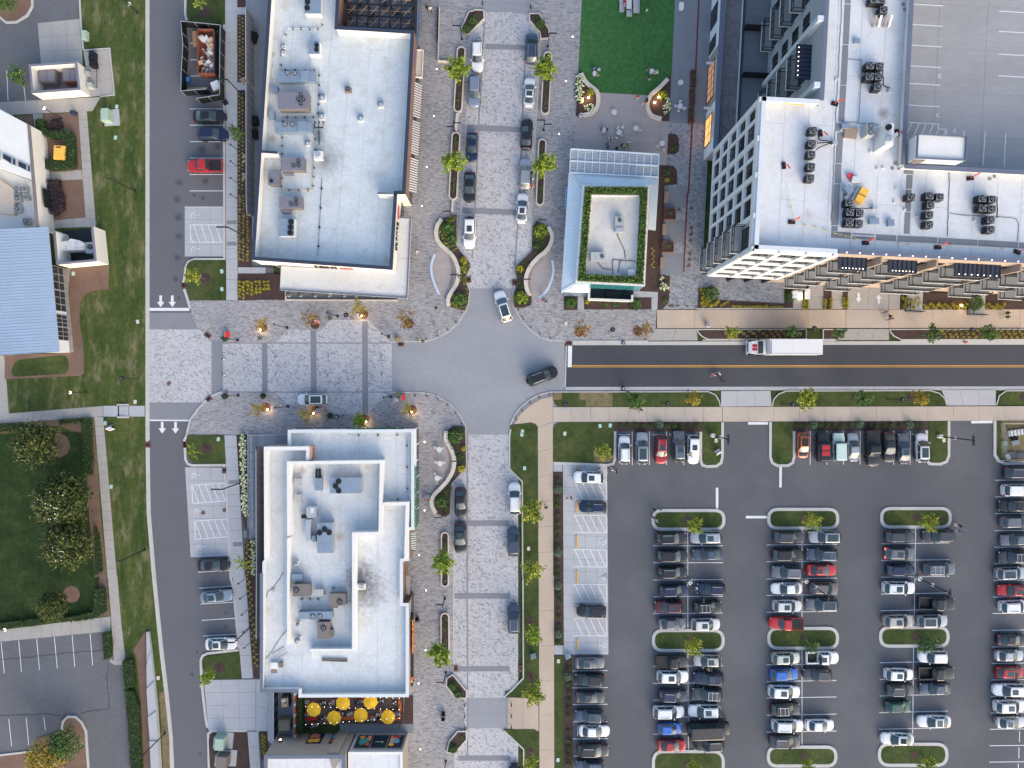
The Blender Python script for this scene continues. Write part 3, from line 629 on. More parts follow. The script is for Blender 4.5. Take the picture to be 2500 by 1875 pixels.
gsl('sidewalk_slab',[m('22',1812,188),m('23',2700,180),m('23',2700,304),m('22',1812,316)],14,1,M1y,-0.05,0.10,ts)
slab('sidewalk_slab',ML('22',0,20,335,60,262,150,180,250,120,350,98,350,318,225,360,200,330),M1x,-0.05,0.098,ts)
gsl('sidewalk_slab',[m('22',222,362),m('22',352,320),m('22',356,1659),m('22',228,1659)],1,6,M1x,-0.05,0.099,ts)
gsl('sidewalk_slab',ML('32',0,229,0,361,0,366,1800,236,1800),1,6,M1x,-0.05,0.099,ts)
gsl('sidewalk_slab',ML('32',0,-40,1048,228,1056,231,1340,-40,1316),2,1,M1x,-0.05,0.098,ts)
cv=ML('22',0,-15,345,20,262,70,195,150,128,240,82,350,57)
slab('corner_band',cv+ML('22',0,350,98,250,120,150,180,60,262,20,335),M06,-0.05,0.07);kerb(cv,0.2,0.0,0.09,seg=2.4)
se=q('22',-15,345,165,322,205,340,222,372,228,1659)+q('32',229,0,229,1055,100,1050,-60,1046,-60,1000,0,985,98,882,94,0)+q('22',92,1659,88,832,0,745)+q('21',2185,720,2185,430,2190,400)
slab('corner_lawn',WL(se),M0v,-0.05,0.12)
kerb(WL(q('21',2195,380,2185,440,2185,720)+q('22',0,745,88,832,92,1659)+q('32',94,0,98,882,0,985,-70,1046)),0.22,0.0,0.13)
s2=ML('32',0,-70,1322,190,1322,222,1340,235,1370,238,1900,104,1900,100,1495,0,1400,-70,1335);slab('corner_lawn',s2,M0v,-0.05,0.12);kerb(s2[5:],0.22,0.0,0.13)
lb=rounded(ML('22',0,353,320,875,320,875,668,355,666),[1.6,.1,.8,.1]);slab('lawn_block',lb,M0v,-0.05,0.12)
kerb(ML('22',0,888,400,886,640,870,680,820,690,640,682,355,672),0.4,0.0,0.13)
slab('mulch_bed',ML('22',0,878,319,1640,318,1640,402,880,398),M18,-0.05,0.11)
lb=rounded(ML('22',0,1642,319,1800,318,1798,690,1640,690),[.1,.1,2.4,2.0]);slab('lawn_block',lb,M0v,-0.05,0.12)
kerb(ML('22',0,1626,402,1624,650,1640,690,1680,702,1760,698,1800,670,1812,620,1813,320),0.42,0.0,0.13)
lb=rounded(ML('23',0,34,318,210,318,212,680,34,680),[.1,.1,2.0,2.2]);slab('lawn_block',lb,M0v,-0.05,0.12)
kerb(ML('23',0,20,318,18,620,35,670,80,694,170,694,210,670,224,620,222,398),0.42,0.0,0.13)
slab('mulch_bed',ML('23',0,211,318,1386,312,1370,390,216,394),M18,-0.05,0.11)
lb=rounded(ML('23',0,1386,312,1544,309,1546,664,1384,666),[.1,.1,2.4,1.0]);slab('lawn_block',lb,M0v,-0.05,0.12)
kerb(ML('23',0,1364,390,1362,640,1390,678,1480,682,1535,660,1556,610,1556,310),0.42,0.0,0.13)
lb=rounded(ML('23',0,1968,306,2600,304,2600,650,1968,660),[.1,.1,.1,2.6]);slab('works_pen_ground',lb,M1u,-0.05,0.12)
slab('lawn_block',ML('23',0,1969,306,2010,306,2000,500,2010,640,1972,600),M0v,0.05,0.128)
kerb(ML('23',0,1952,306,1952,600,1985,655,2040,676,2600,670),0.46,0.0,0.13)
ab=struct('accessible_bays',m('22',640,1200)+(0,))
gsl('concrete_slab',[m('22',438,672),m('22',820,700),m('32',832,682),m('32',446,682)],4,16,M0k,-0.05,0.012,ab)
for t,a in(('22',(356,670,434,672,434,747,356,747)),('32',(364,602,443,602,443,683,364,683))):slab('concrete_slab',ML(t,0,*a),M0k,-0.05,0.03,ab)
slab('mulch_bed',[m('22',357,750),m('22',436,752),m('32',444,600),m('32',363,600)],M18,-0.05,0.10)
slab('lawn_strip',ML('32',0,366,688,440,688,446,1900,370,1900),M0v,-0.05,0.11)
slab('mulch_bed',ML('32',0,441,688,516,690,530,1900,447,1900),M18,-0.05,0.10)
for t,a in(('22',(1200,1066,1838,1255)),('23',(-10,1056,612,1246)),('23',(962,1049,1581,1236)),('32',(1203,458,1832,658)),('33',(-10,440,610,638)),('33',(952,432,1562,620)),('32',(1203,1500,1832,1760)),('33',(-14,1462,596,1652)),('33',(942,1437,1552,1646))):
 x0,y0,x1,y1=a;o=ML(t,0,x0+14,y0+14,x1-14,y0+14,x1-14,y1-14,x0+14,y1-14)
 rr=rounded(ccw(o),1.7,6);slab('lawn_island',offs(rr,0.18,True),M0v,-0.05,0.12);kerb(rr,0.50,0.0,0.125,closed=True,seg=3.2)
 slab('mulch_ring',arc(m(t,x0+315,(y0+y1)/2),0.62,0,345,12),M18,0.1,0.14)
# --------- painted marks
pk=struct('bay_lines',(30,-40,0))
def L(t,x0,y0,x1,y1,w=0.11,mt=None,z=0.010):return stripe(t,x0,y0,x1,y1,w,z,mt,pk)
for y in(1385,1531):L('22',1217,y,1818,y)
for y in(37,181,326):L('32',1217,y+2,1818,y-2)
for y in(782,930,1074,1220):L('32',1215,y,1818,y-4)
L('32',1217,1368,1518,1364);L('22',1514,1255,1515,1659);L('32',1515,0,1515,458);L('32',1516,656,1520,1500)
for y in(1378,1522):L('23',-12,y,594,y-6)
for y in(30,172,317):L('33',-12,y,594,y-8)
for y in(770,914,1056,1204,1350):L('33',-12,y,590,y-10)
L('23',293,1246,293,1659);L('33',293,0,293,440);L('33',293,638,293,1465)
for y in(1368,1512,1656):L('23',975,y,1562,y-8)
for y in(160,303):L('33',972,y,1556,y-10)
for y in(752,896,1038,1182,1325):L('33',964-(y-752)*.012,y,1550,y-14)
L('23',1272,1236,1266,1659);L('33',1265,0,1258,432);L('33',1254,618,1246,1390)
for y in(820,964,1108,1254,1397,1540):L('23',1958-(y-820)*.015,y,2400,y-4)
for y in(42,186,328,472,615,758,900,1043,1185,1325,1467,1608):L('33',1944-y*.024,y,2400,y-6)
for y in(1340,1480,1620):L('33',2168-(y-1340)*.04,y,2166-(y-1340)*.04,y+95)
for x in(1036,1184,1331,1480):L('22',x,392,x,690)
for x in(918,1060,1208,1355,1500):L('22',x,428,x+98 if x<1400 else x+40,428)
for x in(365,508,652,795,1084,1227):L('23',x,395,x-2,686)
for x in(240,1240):L('23',x,425,x+90,425)
for y in(822,968,1112,1262,1408,1556):L('32',520+(y-822)*.01,y,825,y-3)
for y0 in(1295,1440):L('32',566,y0,566,y0+90)
for a in(('22',1767,885,1767,1066),('22',2015,1138,2195,1138),('23',109,704,107,882),('22',2034,330,2206,330),('23',1752,320,1936,318)):L(*a,0.40)
for y in(938,1079,1221,1362,1504,1645):L('00',1636,y,1922,y)
for(x,y,xe)in((1638,373,1700),(1638,515,1700),(1638,655,1890)):L('00',x,y,xe,y)
L('10',1592,125,1922,125,.10,z=.016)
for(x0,y0,x1,y1)in((1638,278,1922,278),(1642,428,1922,428),(1642,278,1642,428),(1645,380,1662,425),(1672,280,1718,425),(1734,280,1780,425),(1795,280,1842,425),(1857,280,1905,425)):L('10',x0,y0,x1,y1,.11,z=.019)
def hatch(t,a,b,c,d,n,z=.019):
 """access aisle: outline a-b-c-d and n slanted bars"""
 for p0,p1 in((a,b),(b,c),(c,d),(d,a)):L(t,*p0,*p1,.11,z=z)
 for i in range(n):
  u0=i/n;u1=min(1.0,(i+.95)/n);p0,p1=lerp(a,b,u0),lerp(d,c,u1);L(t,*p0,*p1,.11,z=z+.002)
hatch('20',(1652,862),(1936,846),(1948,998),(1662,1020),5)
hatch('20',(1676,1172),(1960,1153),(1970,1306),(1684,1330),5)
L('20',1694,1480,1980,1458,.11,z=.019)
for(x0,y0,x1,y1)in((1705,1613,1992,1597),):L('20',x0,y0,x1,y1)
for(x0,y0,x1,y1)in((1716,110,2002,90),(1728,246,2012,230),(1740,386,2025,368),(1750,522,2035,505)):L('30',x0,y0,x1,y1)
for t,y in(('22',832),('22',1122),('22',1418),('32',74),('32',370)):
 yb=y+148;L(t,525,y,812,y+2,.11,z=.019);L(t,525,yb,818,yb+2,.11,z=.019);L(t,812,y,818,yb,.11,z=.019)
 for i in range(4):L(t,540+i*66,y+4,608+i*66,yb-4,.11,z=.021)
L('32',528,665,822,668,.11,z=.019);L('22',1292-760,975-270,560,705,.11,z=.019)
def wheel_stop(t,x,y,h=95):
 o=MB().box((*m(t,x,y),0.012),(0.2,h*TS/15.2,0.13),k=0).mk('wheel_stop',M2l);return tag(o,None,'wheel stop','yellow wheel stops of the accessible bays')
ws_lab=['half hidden under the white suv in the top accessible bay','in front of the blue suv in the accessible row','of the empty accessible bay below the blue suv','of the empty bay above the fourth hatched aisle','in front of the black suv in the accessible row','of the lowest accessible bay, below the last hatched aisle']
for(t,x,y,h),lb in zip((('22',555,720,30),('22',559,1050,95),('22',560,1345,105),('22',562,1655,115),('32',563,300,105),('32',566,592,100)),ws_lab):
 wheel_stop(t,x,y,h)['label']='yellow wheel stop '+lb
def wheelchair(t,x,y,rot,s=1.0,z=0.024):
 """painted wheelchair emblem"""
 c=m(t,x,y);b=MB();cs,sn=math.cos(rot),math.sin(rot)
 def tr(px,py):return(c[0]+(px*cs-py*sn)*s,c[1]+(px*sn+py*cs)*s,z)
 n=14
 for i in range(n):
  a0,a1=R(-220+300*i/n),R(-220+300*(i+1)/n)
  b.face([tr(.40*math.cos(a0),.40*math.sin(a0)),tr(.52*math.cos(a0),.52*math.sin(a0)),tr(.52*math.cos(a1),.52*math.sin(a1)),tr(.40*math.cos(a1),.40*math.sin(a1))])
 for(x0,y0,x1,y1)in((-.1,.75,-.05,.05),(-.08,.45,.28,.42),(-.05,.08,.4,.05),(.38,.08,.55,-.45),(.5,-.45,.72,-.4)):
  d=Vector((x1-x0,y1-y0)).normalized()*.06;nx,ny=-d.y,d.x
  b.face([tr(x0+nx,y0+ny),tr(x0-nx,y0-ny),tr(x1-nx,y1-ny),tr(x1+nx,y1+ny)])
 b.face([tr(-.12+.13*math.cos(a),.95+.13*math.sin(a))for a in[2*math.pi*i/8 for i in range(8)]])
 return b.mk('wheelchair_emblem',M2i,pk)
for(t,x,y)in(('10',1668,198),('10',1670,490),('20',1675,780),('20',1698,1092),('20',1718,1400)):wheelchair(t,x,y,R(-90),0.85)
for(t,x,y)in(('22',798,755),('22',790,1352),('22',795,1650),('32',795,12),('32',796,598)):wheelchair(t,x,y,R(90),0.85)
def arrow(t,x,ys,ye,w=.42,z=.018):
 """straight painted arrow from ys (tail) to ye (tip)"""
 a,b_=Vector(m(t,x,ys)),Vector(m(t,x,ye));d=(b_-a).normalized();n=Vector((-d.y,d.x));L_=(b_-a).length;h=a+d*L_*.55
 o=MB().face([(*p,z)for p in(a+n*w*.5,a-n*w*.5,h-n*w*.5,h-n*w*1.4,b_,h+n*w*1.4,h+n*w*.5)][::-1]).mk('painted_arrow',M2i,pk);return o
for x in(1385,1485):arrow('10',x,887,988)
for x in(1398,1513):arrow('20',x,318,418)
arrow('13',778,865,948,.34,.115);arrow('13',951,958,876,.34,.115)
sheet('stop_bar',ML('10',0,1285,994,1630,994,1634,1020,1285,1020),M2i,0.014);sheet('stop_bar',ML('20',0,1285,297,1632,300,1628,312,1285,310),M2i,0.018)
sheet('stop_bar',ML('12',0,482,1320,518,1320,514,1505,480,1505),M2i,0.014)
for y in(1491,1503):sheet('centre_line',[m('12',512,y-2.6),m('13',2700,y-2.6),m('13',2700,y+2.2),m('12',512,y+2.2)],M2l,0.014)
def cover(t,x,y,r,mt=M1n,z=0.064,lab=None,cat='drain cover',grp=None,name='manhole_cover'):
 a=m(t,x,y)if isinstance(t,str)else t
 o=MB().cyl(a[0],a[1],z-.02,z+.012,r,n=16).ring(a[0],a[1],z+.016,r*.62,r*.8,16,1).mk(name,[mt,M2d])
 return tag(o,lab,cat,grp)
for(t,x,y,mt,z,lb)in(('11',1530,1118,M2d,.064,'grey round manhole cover in the paving left of the bollards, upper left corner'),('12',293,1108,M2d,.064,'grey round manhole cover by the upper right corner bollards'),('21',1528,240,M2d,.064,'grey round manhole cover beside the lower left corner bollards'),('10',1455,1645,M1n,.014,'brown manhole cover in the paver road by the left street'),('20',1752,1100,M1n,.02,'larger brown manhole cover between the two hatched aisles'),('20',1935,1077,M1n,.02,'brown manhole cover against the kerb beside the hatched aisles')):
 cover(t,x,y,.36,mt,z,lb)
for i,((x,y),lb)in enumerate(zip(((320,545),(445,533),(447,732),(443,795),(438,857),(430,992),(427,1052),(422,1113),(250,1520),(170,1220)),('left of the red steel strip','right of the red steel strip, level with it','topmost of the upper three','middle of the upper three','lowest of the upper three','topmost of the lower three','middle of the lower three','lowest of the lower three','beside the black bollards','at the corner of the lowest charcoal pad'))):
 p=W(z8(x,y)[0]);cover(p,0,0,.32,M1n,.075,'rust brown round cover in promenade, '+lb,'round cover','rust brown covers of the promenade')
for(t,x,y,w,h,rot,lb)in(('10',1586,805,38,55,8,'beside the upper lawn island'),('10',1792,1230,55,42,-35,'on the curved kerb above the plaza road'),('20',1802,118,52,40,40,'on the curved kerb below the plaza road'),('20',1276,513,46,52,0,'in the left kerb below the arrows'),('20',1594,513,34,52,0,'facing the left kerb, by the lower lawn island'),('20',1936,735,36,52,-5,'beside the upper hatched aisle'),('11',1250,1308,50,34,0,'below the dry planter at the plaza road edge'),('11',1832,752,42,52,0,'at the tip of the left wavy planter'),('12',22,775,40,52,0,'at the tip of the right wavy planter'),('12',490,1297,50,36,0,'at the start of the dark street'),('31',1722,800,34,50,0,'on the left kerb of the lower road'),('32',76,800,34,50,0,'on the right kerb of the lower road')):
 c=m(t,x,y);k=TS/15.2;tr=thing('storm_drain','rusty red storm drain inlet '+lb,'storm drain',(*c,0.0),R(rot),'rusty storm drain inlets')
 MB().box((0,0,0.0),(w*k,h*k,.13)).mk('drain_box',M1n,tr,world=False)
 MB().box((0,0,.131),(w*k*.7,h*k*.34,.012)).mk('drain_grate',M09,tr,world=False)
# ========= BUILDINGS
def clip_half(poly,a,b,c):
 """keep a*x+b*y<=c"""
 out=[];n=len(poly)
 for i in range(n):
  p,r=poly[i],poly[(i+1)%n];dp,dr=a*p[0]+b*p[1]-c,a*r[0]+b*r[1]-c
  if dp<=0:out.append(p)
  if(dp<0<dr)or(dr<0<dp):t=dp/(dp-dr);out.append((p[0]+(r[0]-p[0])*t,p[1]+(r[1]-p[1])*t))
 return out
M1r=mat('seam_bed',(0.33,0.345,0.35),.8)
def membrane(poly,z,mt,parent,ang=0.0,wid=3.0,leng=14.0,gap=0.035,name='roof_sheet',under=None):
 """roofing laid in sheets, clipped to the roof outline"""
 ca,sa=math.cos(ang),math.sin(ang)
 us=[p[0]*ca+p[1]*sa for p in poly];vs=[-p[0]*sa+p[1]*ca for p in poly]
 MB().sheet(poly,z-0.02).mk('roof_deck',under or M1r,parent)
 u=min(us);i=0
 while u<max(us):
  v=min(vs)-(leng*.6 if i%2 else 0)
  while v<max(vs):
   p=list(poly)
   for(a,b,c)in((ca,sa,u+wid-gap),(-ca,-sa,-u),(-sa,ca,v+leng-gap),(sa,-ca,-v)):p=clip_half(p,a,b,c)if p else p
   if len(p)>=3 and abs(area2(p))>0.15:MB().sheet(p,z+random.uniform(0,.004)).mk(name,mt,parent)
   v+=leng
  u+=wid;i+=1
def walls(poly,z0,z1,outer,parent,th=0.32,cap=M19,inner=None,capw=0.5,closed=True,cap_h=0.07,skip=()):
 """one wall and one coping per side of the outline; outer: one material or one per side"""
 p=ccw(poly)if closed else list(poly);rev=closed and area2(poly)<0
 inn=offs(p,th,closed);c0=offs(p,-0.04,closed);c1=offs(p,capw,closed);n=len(p)
 ol=list(outer)if isinstance(outer,(list,tuple))else[outer]*n
 if rev:ol=ol[::-1];ol=ol[1:]+ol[:1]
 for i in range(n if closed else n-1):
  if i in skip:continue
  j=(i+1)%n;b=MB()
  a,c,d,e=p[i],p[j],inn[j],inn[i]
  v=len(b.v);b.v+=[(x,y,z0)for x,y in(a,c,d,e)]+[(x,y,z1-cap_h)for x,y in(a,c,d,e)]
  for f,k in(([4,5,6,7],1),([0,1,5,4],0),([1,2,6,5],1),([2,3,7,6],1),([3,0,4,7],1)):b.f.append(f);b.k.append(k)
  b.mk('wall',[ol[i],inner or M1c],parent)
  MB().prism([c0[i],c0[j],c1[j],c1[i]],z1-cap_h,z1,bottom=True).mk('coping',cap,parent)
 return inn
def lowwall(path,w,z0,z1,mt,parent,name='parapet',cap=None):
 l,r=offs(path,w/2),offs(path,-w/2)
 for i in range(len(path)-1):MB().prism([l[i],r[i],r[i+1],l[i+1]],z0,z1).mk(name,mt,parent)
 if cap:
  l,r=offs(path,w/2+.04),offs(path,-w/2-.04)
  for i in range(len(path)-1):MB().prism([l[i],r[i],r[i+1],l[i+1]],z1,z1+.06,bottom=True).mk('coping',cap,parent)
def fan_mesh(dark,blade,nb=4):
 b=MB();b.cyl(0,0,0,.10,1.0,.96,16,0);b.ring(0,0,.104,.86,.98,16,2)
 for i in range(nb):
  a=2*math.pi*i/nb+.4
  b.face([(.12*math.cos(a),.12*math.sin(a),.115),(.80*math.cos(a-.34),.80*math.sin(a-.34),.106),(.82*math.cos(a+.22),.82*math.sin(a+.22),.125),(.5*math.cos(a+.3),.5*math.sin(a+.3),.120)],1)
 b.cyl(0,0,.10,.14,.2,.16,8,1);return b.mesh('fan',[dark,blade,M0n])
M0a=mat('fan_blade',(0.20,0.21,0.22),0.5,0.05,1,0.05,4)
FAN_D,FAN_L,FAN_B=fan_mesh(M09,M0a),fan_mesh(mat('fan_grey',(0.12,0.125,0.13),.6),M0r),fan_mesh(M09,M0n,5)
def rooftop_unit(t,x0,y0,x1,y1,z,h,mt,label,fans=(),fr=0.36,fm=None,group=None,side=None,extra=(),name='rooftop_unit',cat='rooftop unit',rot=0.0):
 """package unit on a curb; x0..y1 is its top as read from the map sheet"""
 zt=z+h;a,b=m(t,x0,y0,zt),m(t,x1,y1,zt)
 c=((a[0]+b[0])/2,(a[1]+b[1])/2);w,d=abs(b[0]-a[0]),abs(a[1]-b[1])
 r=thing(name,label,cat,(*c,z),rot,group)
 MB().box((0,0,0),(w*.94,d*.9,.22)).mk('curb',M1c,r,world=False)
 MB().box((0,0,.22),(w,d,h-.26),k=1,kt=0).mk('casing',[mt,side or mt],r,world=False)
 MB().box((0,0,h-.04),(w+.05,d+.05,.05)).mk('lid',mt,r,world=False)
 s=1 if w>d else 0
 for q_ in(-.18,.2):
  o=(q_*w,0)if s else(0,q_*d)
  MB().box((o[0],o[1],h+.011),(.03,d,.006)if s else(w,.03,.006)).mk('seam_strip',M2d,r,world=False)
 for fx,fy in fans:
  p=m(t,fx,fy,zt);ob('fan',fm or FAN_D,r,(p[0]-c[0],p[1]-c[1],h+.012),random.uniform(0,6),(fr,fr,1.3))
 for e in extra:
  a,b=m(t,e[0],e[1],z+e[4]),m(t,e[2],e[3],z+e[4])
  MB().box(((a[0]+b[0])/2-c[0],(a[1]+b[1])/2-c[1],.1),(abs(a[0]-b[0]),abs(a[1]-b[1]),e[4]-.1)).mk('side_box',e[5],r,world=False)
 return r
def exhaust(t,x,y,z,label,r=0.42,h=0.9,group='round exhaust fans on the roof'):
 p=m(t,x,y,z+h);o=thing('exhaust_fan',label,'exhaust fan',(*p,z),0,group)
 MB().box((0,0,0),(r*2.0,r*2.0,h*.5)).mk('curb',M1c,o,world=False)
 MB().cyl(0,0,h*.5,h*.82,r*.8,r,14).cyl(0,0,h*.82,h,r,r*.55,14).mk('cap',M29,o,world=False)
 MB().ring(0,0,h*.83,r,r*1.1,14).mk('rim',M0n,o,world=False)
 MB().cyl(0,0,h,h+.05,r*.3,r*.2,10).mk('motor_cover',M0r,o,world=False);return o
def pipe_run(name,t,pts,z,r,mt,label,support=1.2,cat='pipe',block=M0n):
 pt=ML(t,z,*pts);o=thing(name,label,cat,(*pt[0],z-.12));b=MB()
 for i in range(len(pt)-1):b.tube((*pt[i],z),(*pt[i+1],z),r,n=6)
 b.mk('pipe',mt,o)
 for i in range(len(pt)-1):
  L_=(Vector(pt[i+1])-Vector(pt[i])).length;k=int(L_/support)
  for j in range(k):
   p=lerp(pt[i],pt[i+1],(j+.5)/k);MB().box((p[0],p[1],z-.15),(.26,.26,.13+r)).mk('support_block',block,o)
 return o
def letters(n,length,h,mt,parent,p0,du,up=(0,0,1),depth=0.12,seed=1,bold=.6):
 """channel letters too small to read in the photograph: raised strokes of uneven shape"""
 rg=random.Random(seed);du=Vector((*du,0)).normalized();up=Vector(up);nn=du.cross(up);st=length/n
 for i in range(n):
  b=MB();x=i*st;w=st*bold
  segs=[((0,0),(0,1)),((0,1),(1,1)),((1,1),(1,0)),((0,.5),(1,.5)),((0,0),(1,0)),((0,1),(1,0))]
  for s in rg.sample(segs,3):
   a=Vector(p0)+du*(x+s[0][0]*w)+up*(s[0][1]*h);c=Vector(p0)+du*(x+s[1][0]*w)+up*(s[1][1]*h)
   b.bar(a+nn*depth*.5,c+nn*depth*.5,h*.2,depth)
  b.mk('letter',mt,parent)
# --------- A: upper retail block
ZA,ZAR=7.0,4.75
A_out=P(ZA,674,-300,613.3,634,957.9,658.4,969.2,473.5,989,473.5,1011,74.3,824.7,63.5,842,-300)
bA=thing('retail_building','long white roofed shop block with navy coping and striped awnings','building',(*W((800,330)),0))
A_in=walls(A_out,0,ZA,[M2e,M2h,M2h,M2h,M0d,M0d,M0d,M0d],bA,cap=M19)
membrane(offs(ccw(A_out),.34,True),ZAR,M21,bA,R(-4))
MB().prism(ML('01',ZA,30,1296,180,1306,184,1328,30,1318),ZAR,ZA).mk('parapet_return',M1c,bA);MB().prism(ML('01',ZA,26,1294,184,1304,186,1326,26,1316),ZA,ZA+.05).mk('coping',M19,bA)
MB().prism(ML('11',ZA,1050,2,1208,8,1208,24,1050,18),ZAR,ZA).mk('parapet_return',M1c,bA);MB().prism(ML('11',ZA,1046,0,1290,10,1290,30-18,1046,12),ZA-.02,ZA+.05).mk('coping',M19,bA)
can=ML('11',3.8,216,632,205,836,1300,906,1333,222,1238,218,1208,692)
MB().prism(can,3.3,3.78,0,1,True).mk('canopy_roof',[mat('canopy_membrane',(0.50,0.51,0.505),0.6,0.07,.25,.12,3,stain=((0.33,0.29,0.23),0.58,0.80,0.7)),M1c],bA)
lowwall(offs(can[1:5],-.02),.14,3.3,3.9,M1c,bA,'canopy_rim',M1t)
for x,y in((240,820),(600,850),(980,872),(1270,880),(1290,560)):MB().cyl(*m('11',x,y,3.2),0,3.3,.14,n=8).mk('column',M2e,bA)
def fpn(a,b,n,z0,z1,mt,parent,out=.04,frac=.82,name='window',mull=True):
 a,b=Vector(a),Vector(b);d=(b-a);L_=d.length;d.normalize();nn=Vector((d.y,-d.x));st=L_/n
 for i in range(n):
  c=a+d*(i+.5)*st+nn*out;w=st*frac;ang=math.atan2(d.y,d.x)
  o=MB().box((c.x,c.y,z0),(w,.06,z1-z0),ang).mk(name,mt,parent)
  if mull:
   e=MB();c2=c+nn*.03
   for f in(-.5,0,.5):e.box((c2.x+d.x*f*w,c2.y+d.y*f*w,z0),(.07,.06,z1-z0),ang)
   e.mk('frame',M0n,o)
fpn(A_out[1],A_out[2],9,.3,2.9,M0s,bA);fpn(A_out[2],A_out[3],4,.3,2.9,M0s,bA);fpn(A_out[4],A_out[5],10,.3,2.7,M0s,bA)
sg=thing('wall_sign','black and red letter sign on the south fascia of the upper shop block','sign',(*lerp(A_out[1],A_out[2],.5),4.9));d=Vector(A_out[2])-Vector(A_out[1])
p0=Vector(A_out[1]).lerp(Vector(A_out[2]),.43);letters(6,3.6,.8,M09,sg,(p0.x+.05,p0.y-.10,5.3),d,seed=3);p0=Vector(A_out[1]).lerp(Vector(A_out[2]),.615);letters(6,2.0,.5,M1k,sg,(p0.x,p0.y-.10,5.3),d,seed=4,bold=.75)
sg=thing('wall_sign','red and black letter sign on the east fascia of the upper shop block','sign',(*lerp(A_out[2],A_out[3],.6),4.9));d=Vector(A_out[3])-Vector(A_out[2])
p0=Vector(A_out[2]).lerp(Vector(A_out[3]),.28);letters(6,4.6,.8,M09,sg,(p0.x+.10,p0.y,5.3),d,seed=5);p0=Vector(A_out[2]).lerp(Vector(A_out[3]),.70);letters(6,2.1,.5,M1k,sg,(p0.x+.10,p0.y,5.3),d,seed=6,bold=.75)
sg=thing('wall_sign','purple letter sign above the stained white canopy tray','sign',(*m('01',1365,540,5),4.4));p0=m('01',1352,610,5.2);p1=m('01',1370,420,5.2);letters(8,(Vector(p1)-Vector(p0)).length,.6,M1j,sg,(p0[0],p0[1],4.6),(p1[0]-p0[0],p1[1]-p0[1]),seed=8)
MB().prism(ML('01',3.4,1372,428,1440,432,1430,665,1362,660),3.0,3.3,0,0,True).mk('tray_canopy',mat('stained_tray',(0.52,0.47,0.40),.8,.1,.5,.15,3,stain=((0.27,0.17,0.09),.55,.68,.8)),bA)
lowwall(ML('01',3.4,1372,428,1440,432,1430,665,1362,660,1372,428),.1,3.0,3.45,M1c,bA,'tray_rim')
def awning(t,pin,pout,zin,zout,n,ma,mb,label,parent=None):
 """sloping striped awning: pin/pout are its two long edges"""
 i0,i1=ML(t,zin,*pin);o0,o1=ML(t,zout,*pout);r=thing('awning',label,'awning',(*lerp(i0,i1,.5),zout))
 for k in range(n):
  u,v=k/n,(k+1)/n;a,b=lerp(i0,i1,u),lerp(i0,i1,v);c,d=lerp(o0,o1,v),lerp(o0,o1,u);f=MB()
  f.face([(*a,zin),(*b,zin),(*c,zout),(*d,zout)]);f.face([(*d,zout),(*c,zout),(*c,zout-.25),(*d,zout-.25)]);f.mk('stripe',ma if k%2 else mb,r)
 MB().bar((*i0,zin-.05),(*i1,zin-.05),.06).bar((*o0,zout-.05),(*o1,zout-.05),.05).bar((*i0,zin-.05),(*o0,zout-.05),.05).bar((*i1,zin-.05),(*o1,zout-.05),.05).mk('frame',M0n,r);return r
awning('01',(1357,702,1335,992),(1434,738,1416,1022),3.9,3.0,27,M0e,M1h,'brown and white striped awning, first below the stained canopy tray')
awning('01',(1335,1030,1316,1312),(1416,1062,1400,1342),3.9,3.0,27,M0e,M1h,'brown and white striped awning, middle one on the shop block')
awning('01',(1314,1350,1300,1640),(1400,1382,1385,1662),3.9,3.0,27,M0e,M1h,'brown and white striped awning, last before the brick pier')
MB().prism(ML('11',0,1248,60,1340,105,1345,20,1290,-20),0,4.6).mk('brick_pier',M2g,bA)
sheet('patio_paving',P(0,828,-300,1020,-300,1032,75,850,66),M0i,0.066)
tr_=thing('steel_trellis','steel and timber trellis roof over the shop courtyard','trellis',(*m('01',1060,120),0));ZT=4.6
cx_=(780,872,968,1066,1160,1252,1346)
for x in cx_:MB().bar((*m('01',x+12,-250,ZT),ZT),(*m('01',x-6,250,ZT),ZT),.16,.22).mk('beam',M0n,tr_)
for y in(-160,-60,40,140,240):
 s=22*(1);MB().bar((*m('01',776,y-12,ZT),ZT+.05),(*m('01',1348,y+14,ZT),ZT+.05),.14,.2).mk('beam',M0n,tr_)
 if y<240:MB().bar((*m('01',776,y+38,ZT),ZT-.1),(*m('01',1348,y+62,ZT),ZT-.1),.07,.07).mk('purlin',M2k,tr_)
for i in range(6):
 for j,y in enumerate((-160,-60,40,140)):
  x0,x1=cx_[i],cx_[i+1];yo=(x0-776)*.045-12
  MB().bar((*m('01',x0,y+100+yo,ZT),ZT-.16),(*m('01',x1,y+yo,ZT),ZT-.16),.09,.09).mk('brace',M2k,tr_)
  MB().bar((*m('01',x0,y+yo,ZT),ZT-.24),(*m('01',x1,y+100+yo,ZT),ZT-.24),.04,.04).mk('rod',M0n,tr_)
for x in(780,968,1160,1346):
 for y in(-150,40,240):MB().box((*m('01',x,y,3),0),(.14,.14,ZT)).mk('post',M0n,tr_)
fw=thing('screen_wall','black steel frame wall along the courtyard with blue plates','wall',(*m('01',1420,150),0))
MB().prism(P(0,1027,-300,1030,-300,1021,113,1018,113),0,4.2).mk('steel_panel',M0n,fw);MB().bar((*W((1030,-300),4.3),4.3),(*W((1018,113),4.3),4.3),.2,.2).mk('top_rail',M1t,fw)
for y in(45,84):MB().box((*W((1024,y),3),2.6),(1.0,.06,.8),R(90)).mk('blue_plate',M1g,fw)
RZ=ZAR
rooftop_unit('01',420,-20,558,116,RZ,1.5,M29,'blue grey rooftop unit with two black fans at the top edge of upper block',((446,15),(442,70)),.42,FAN_B,side=M1c)
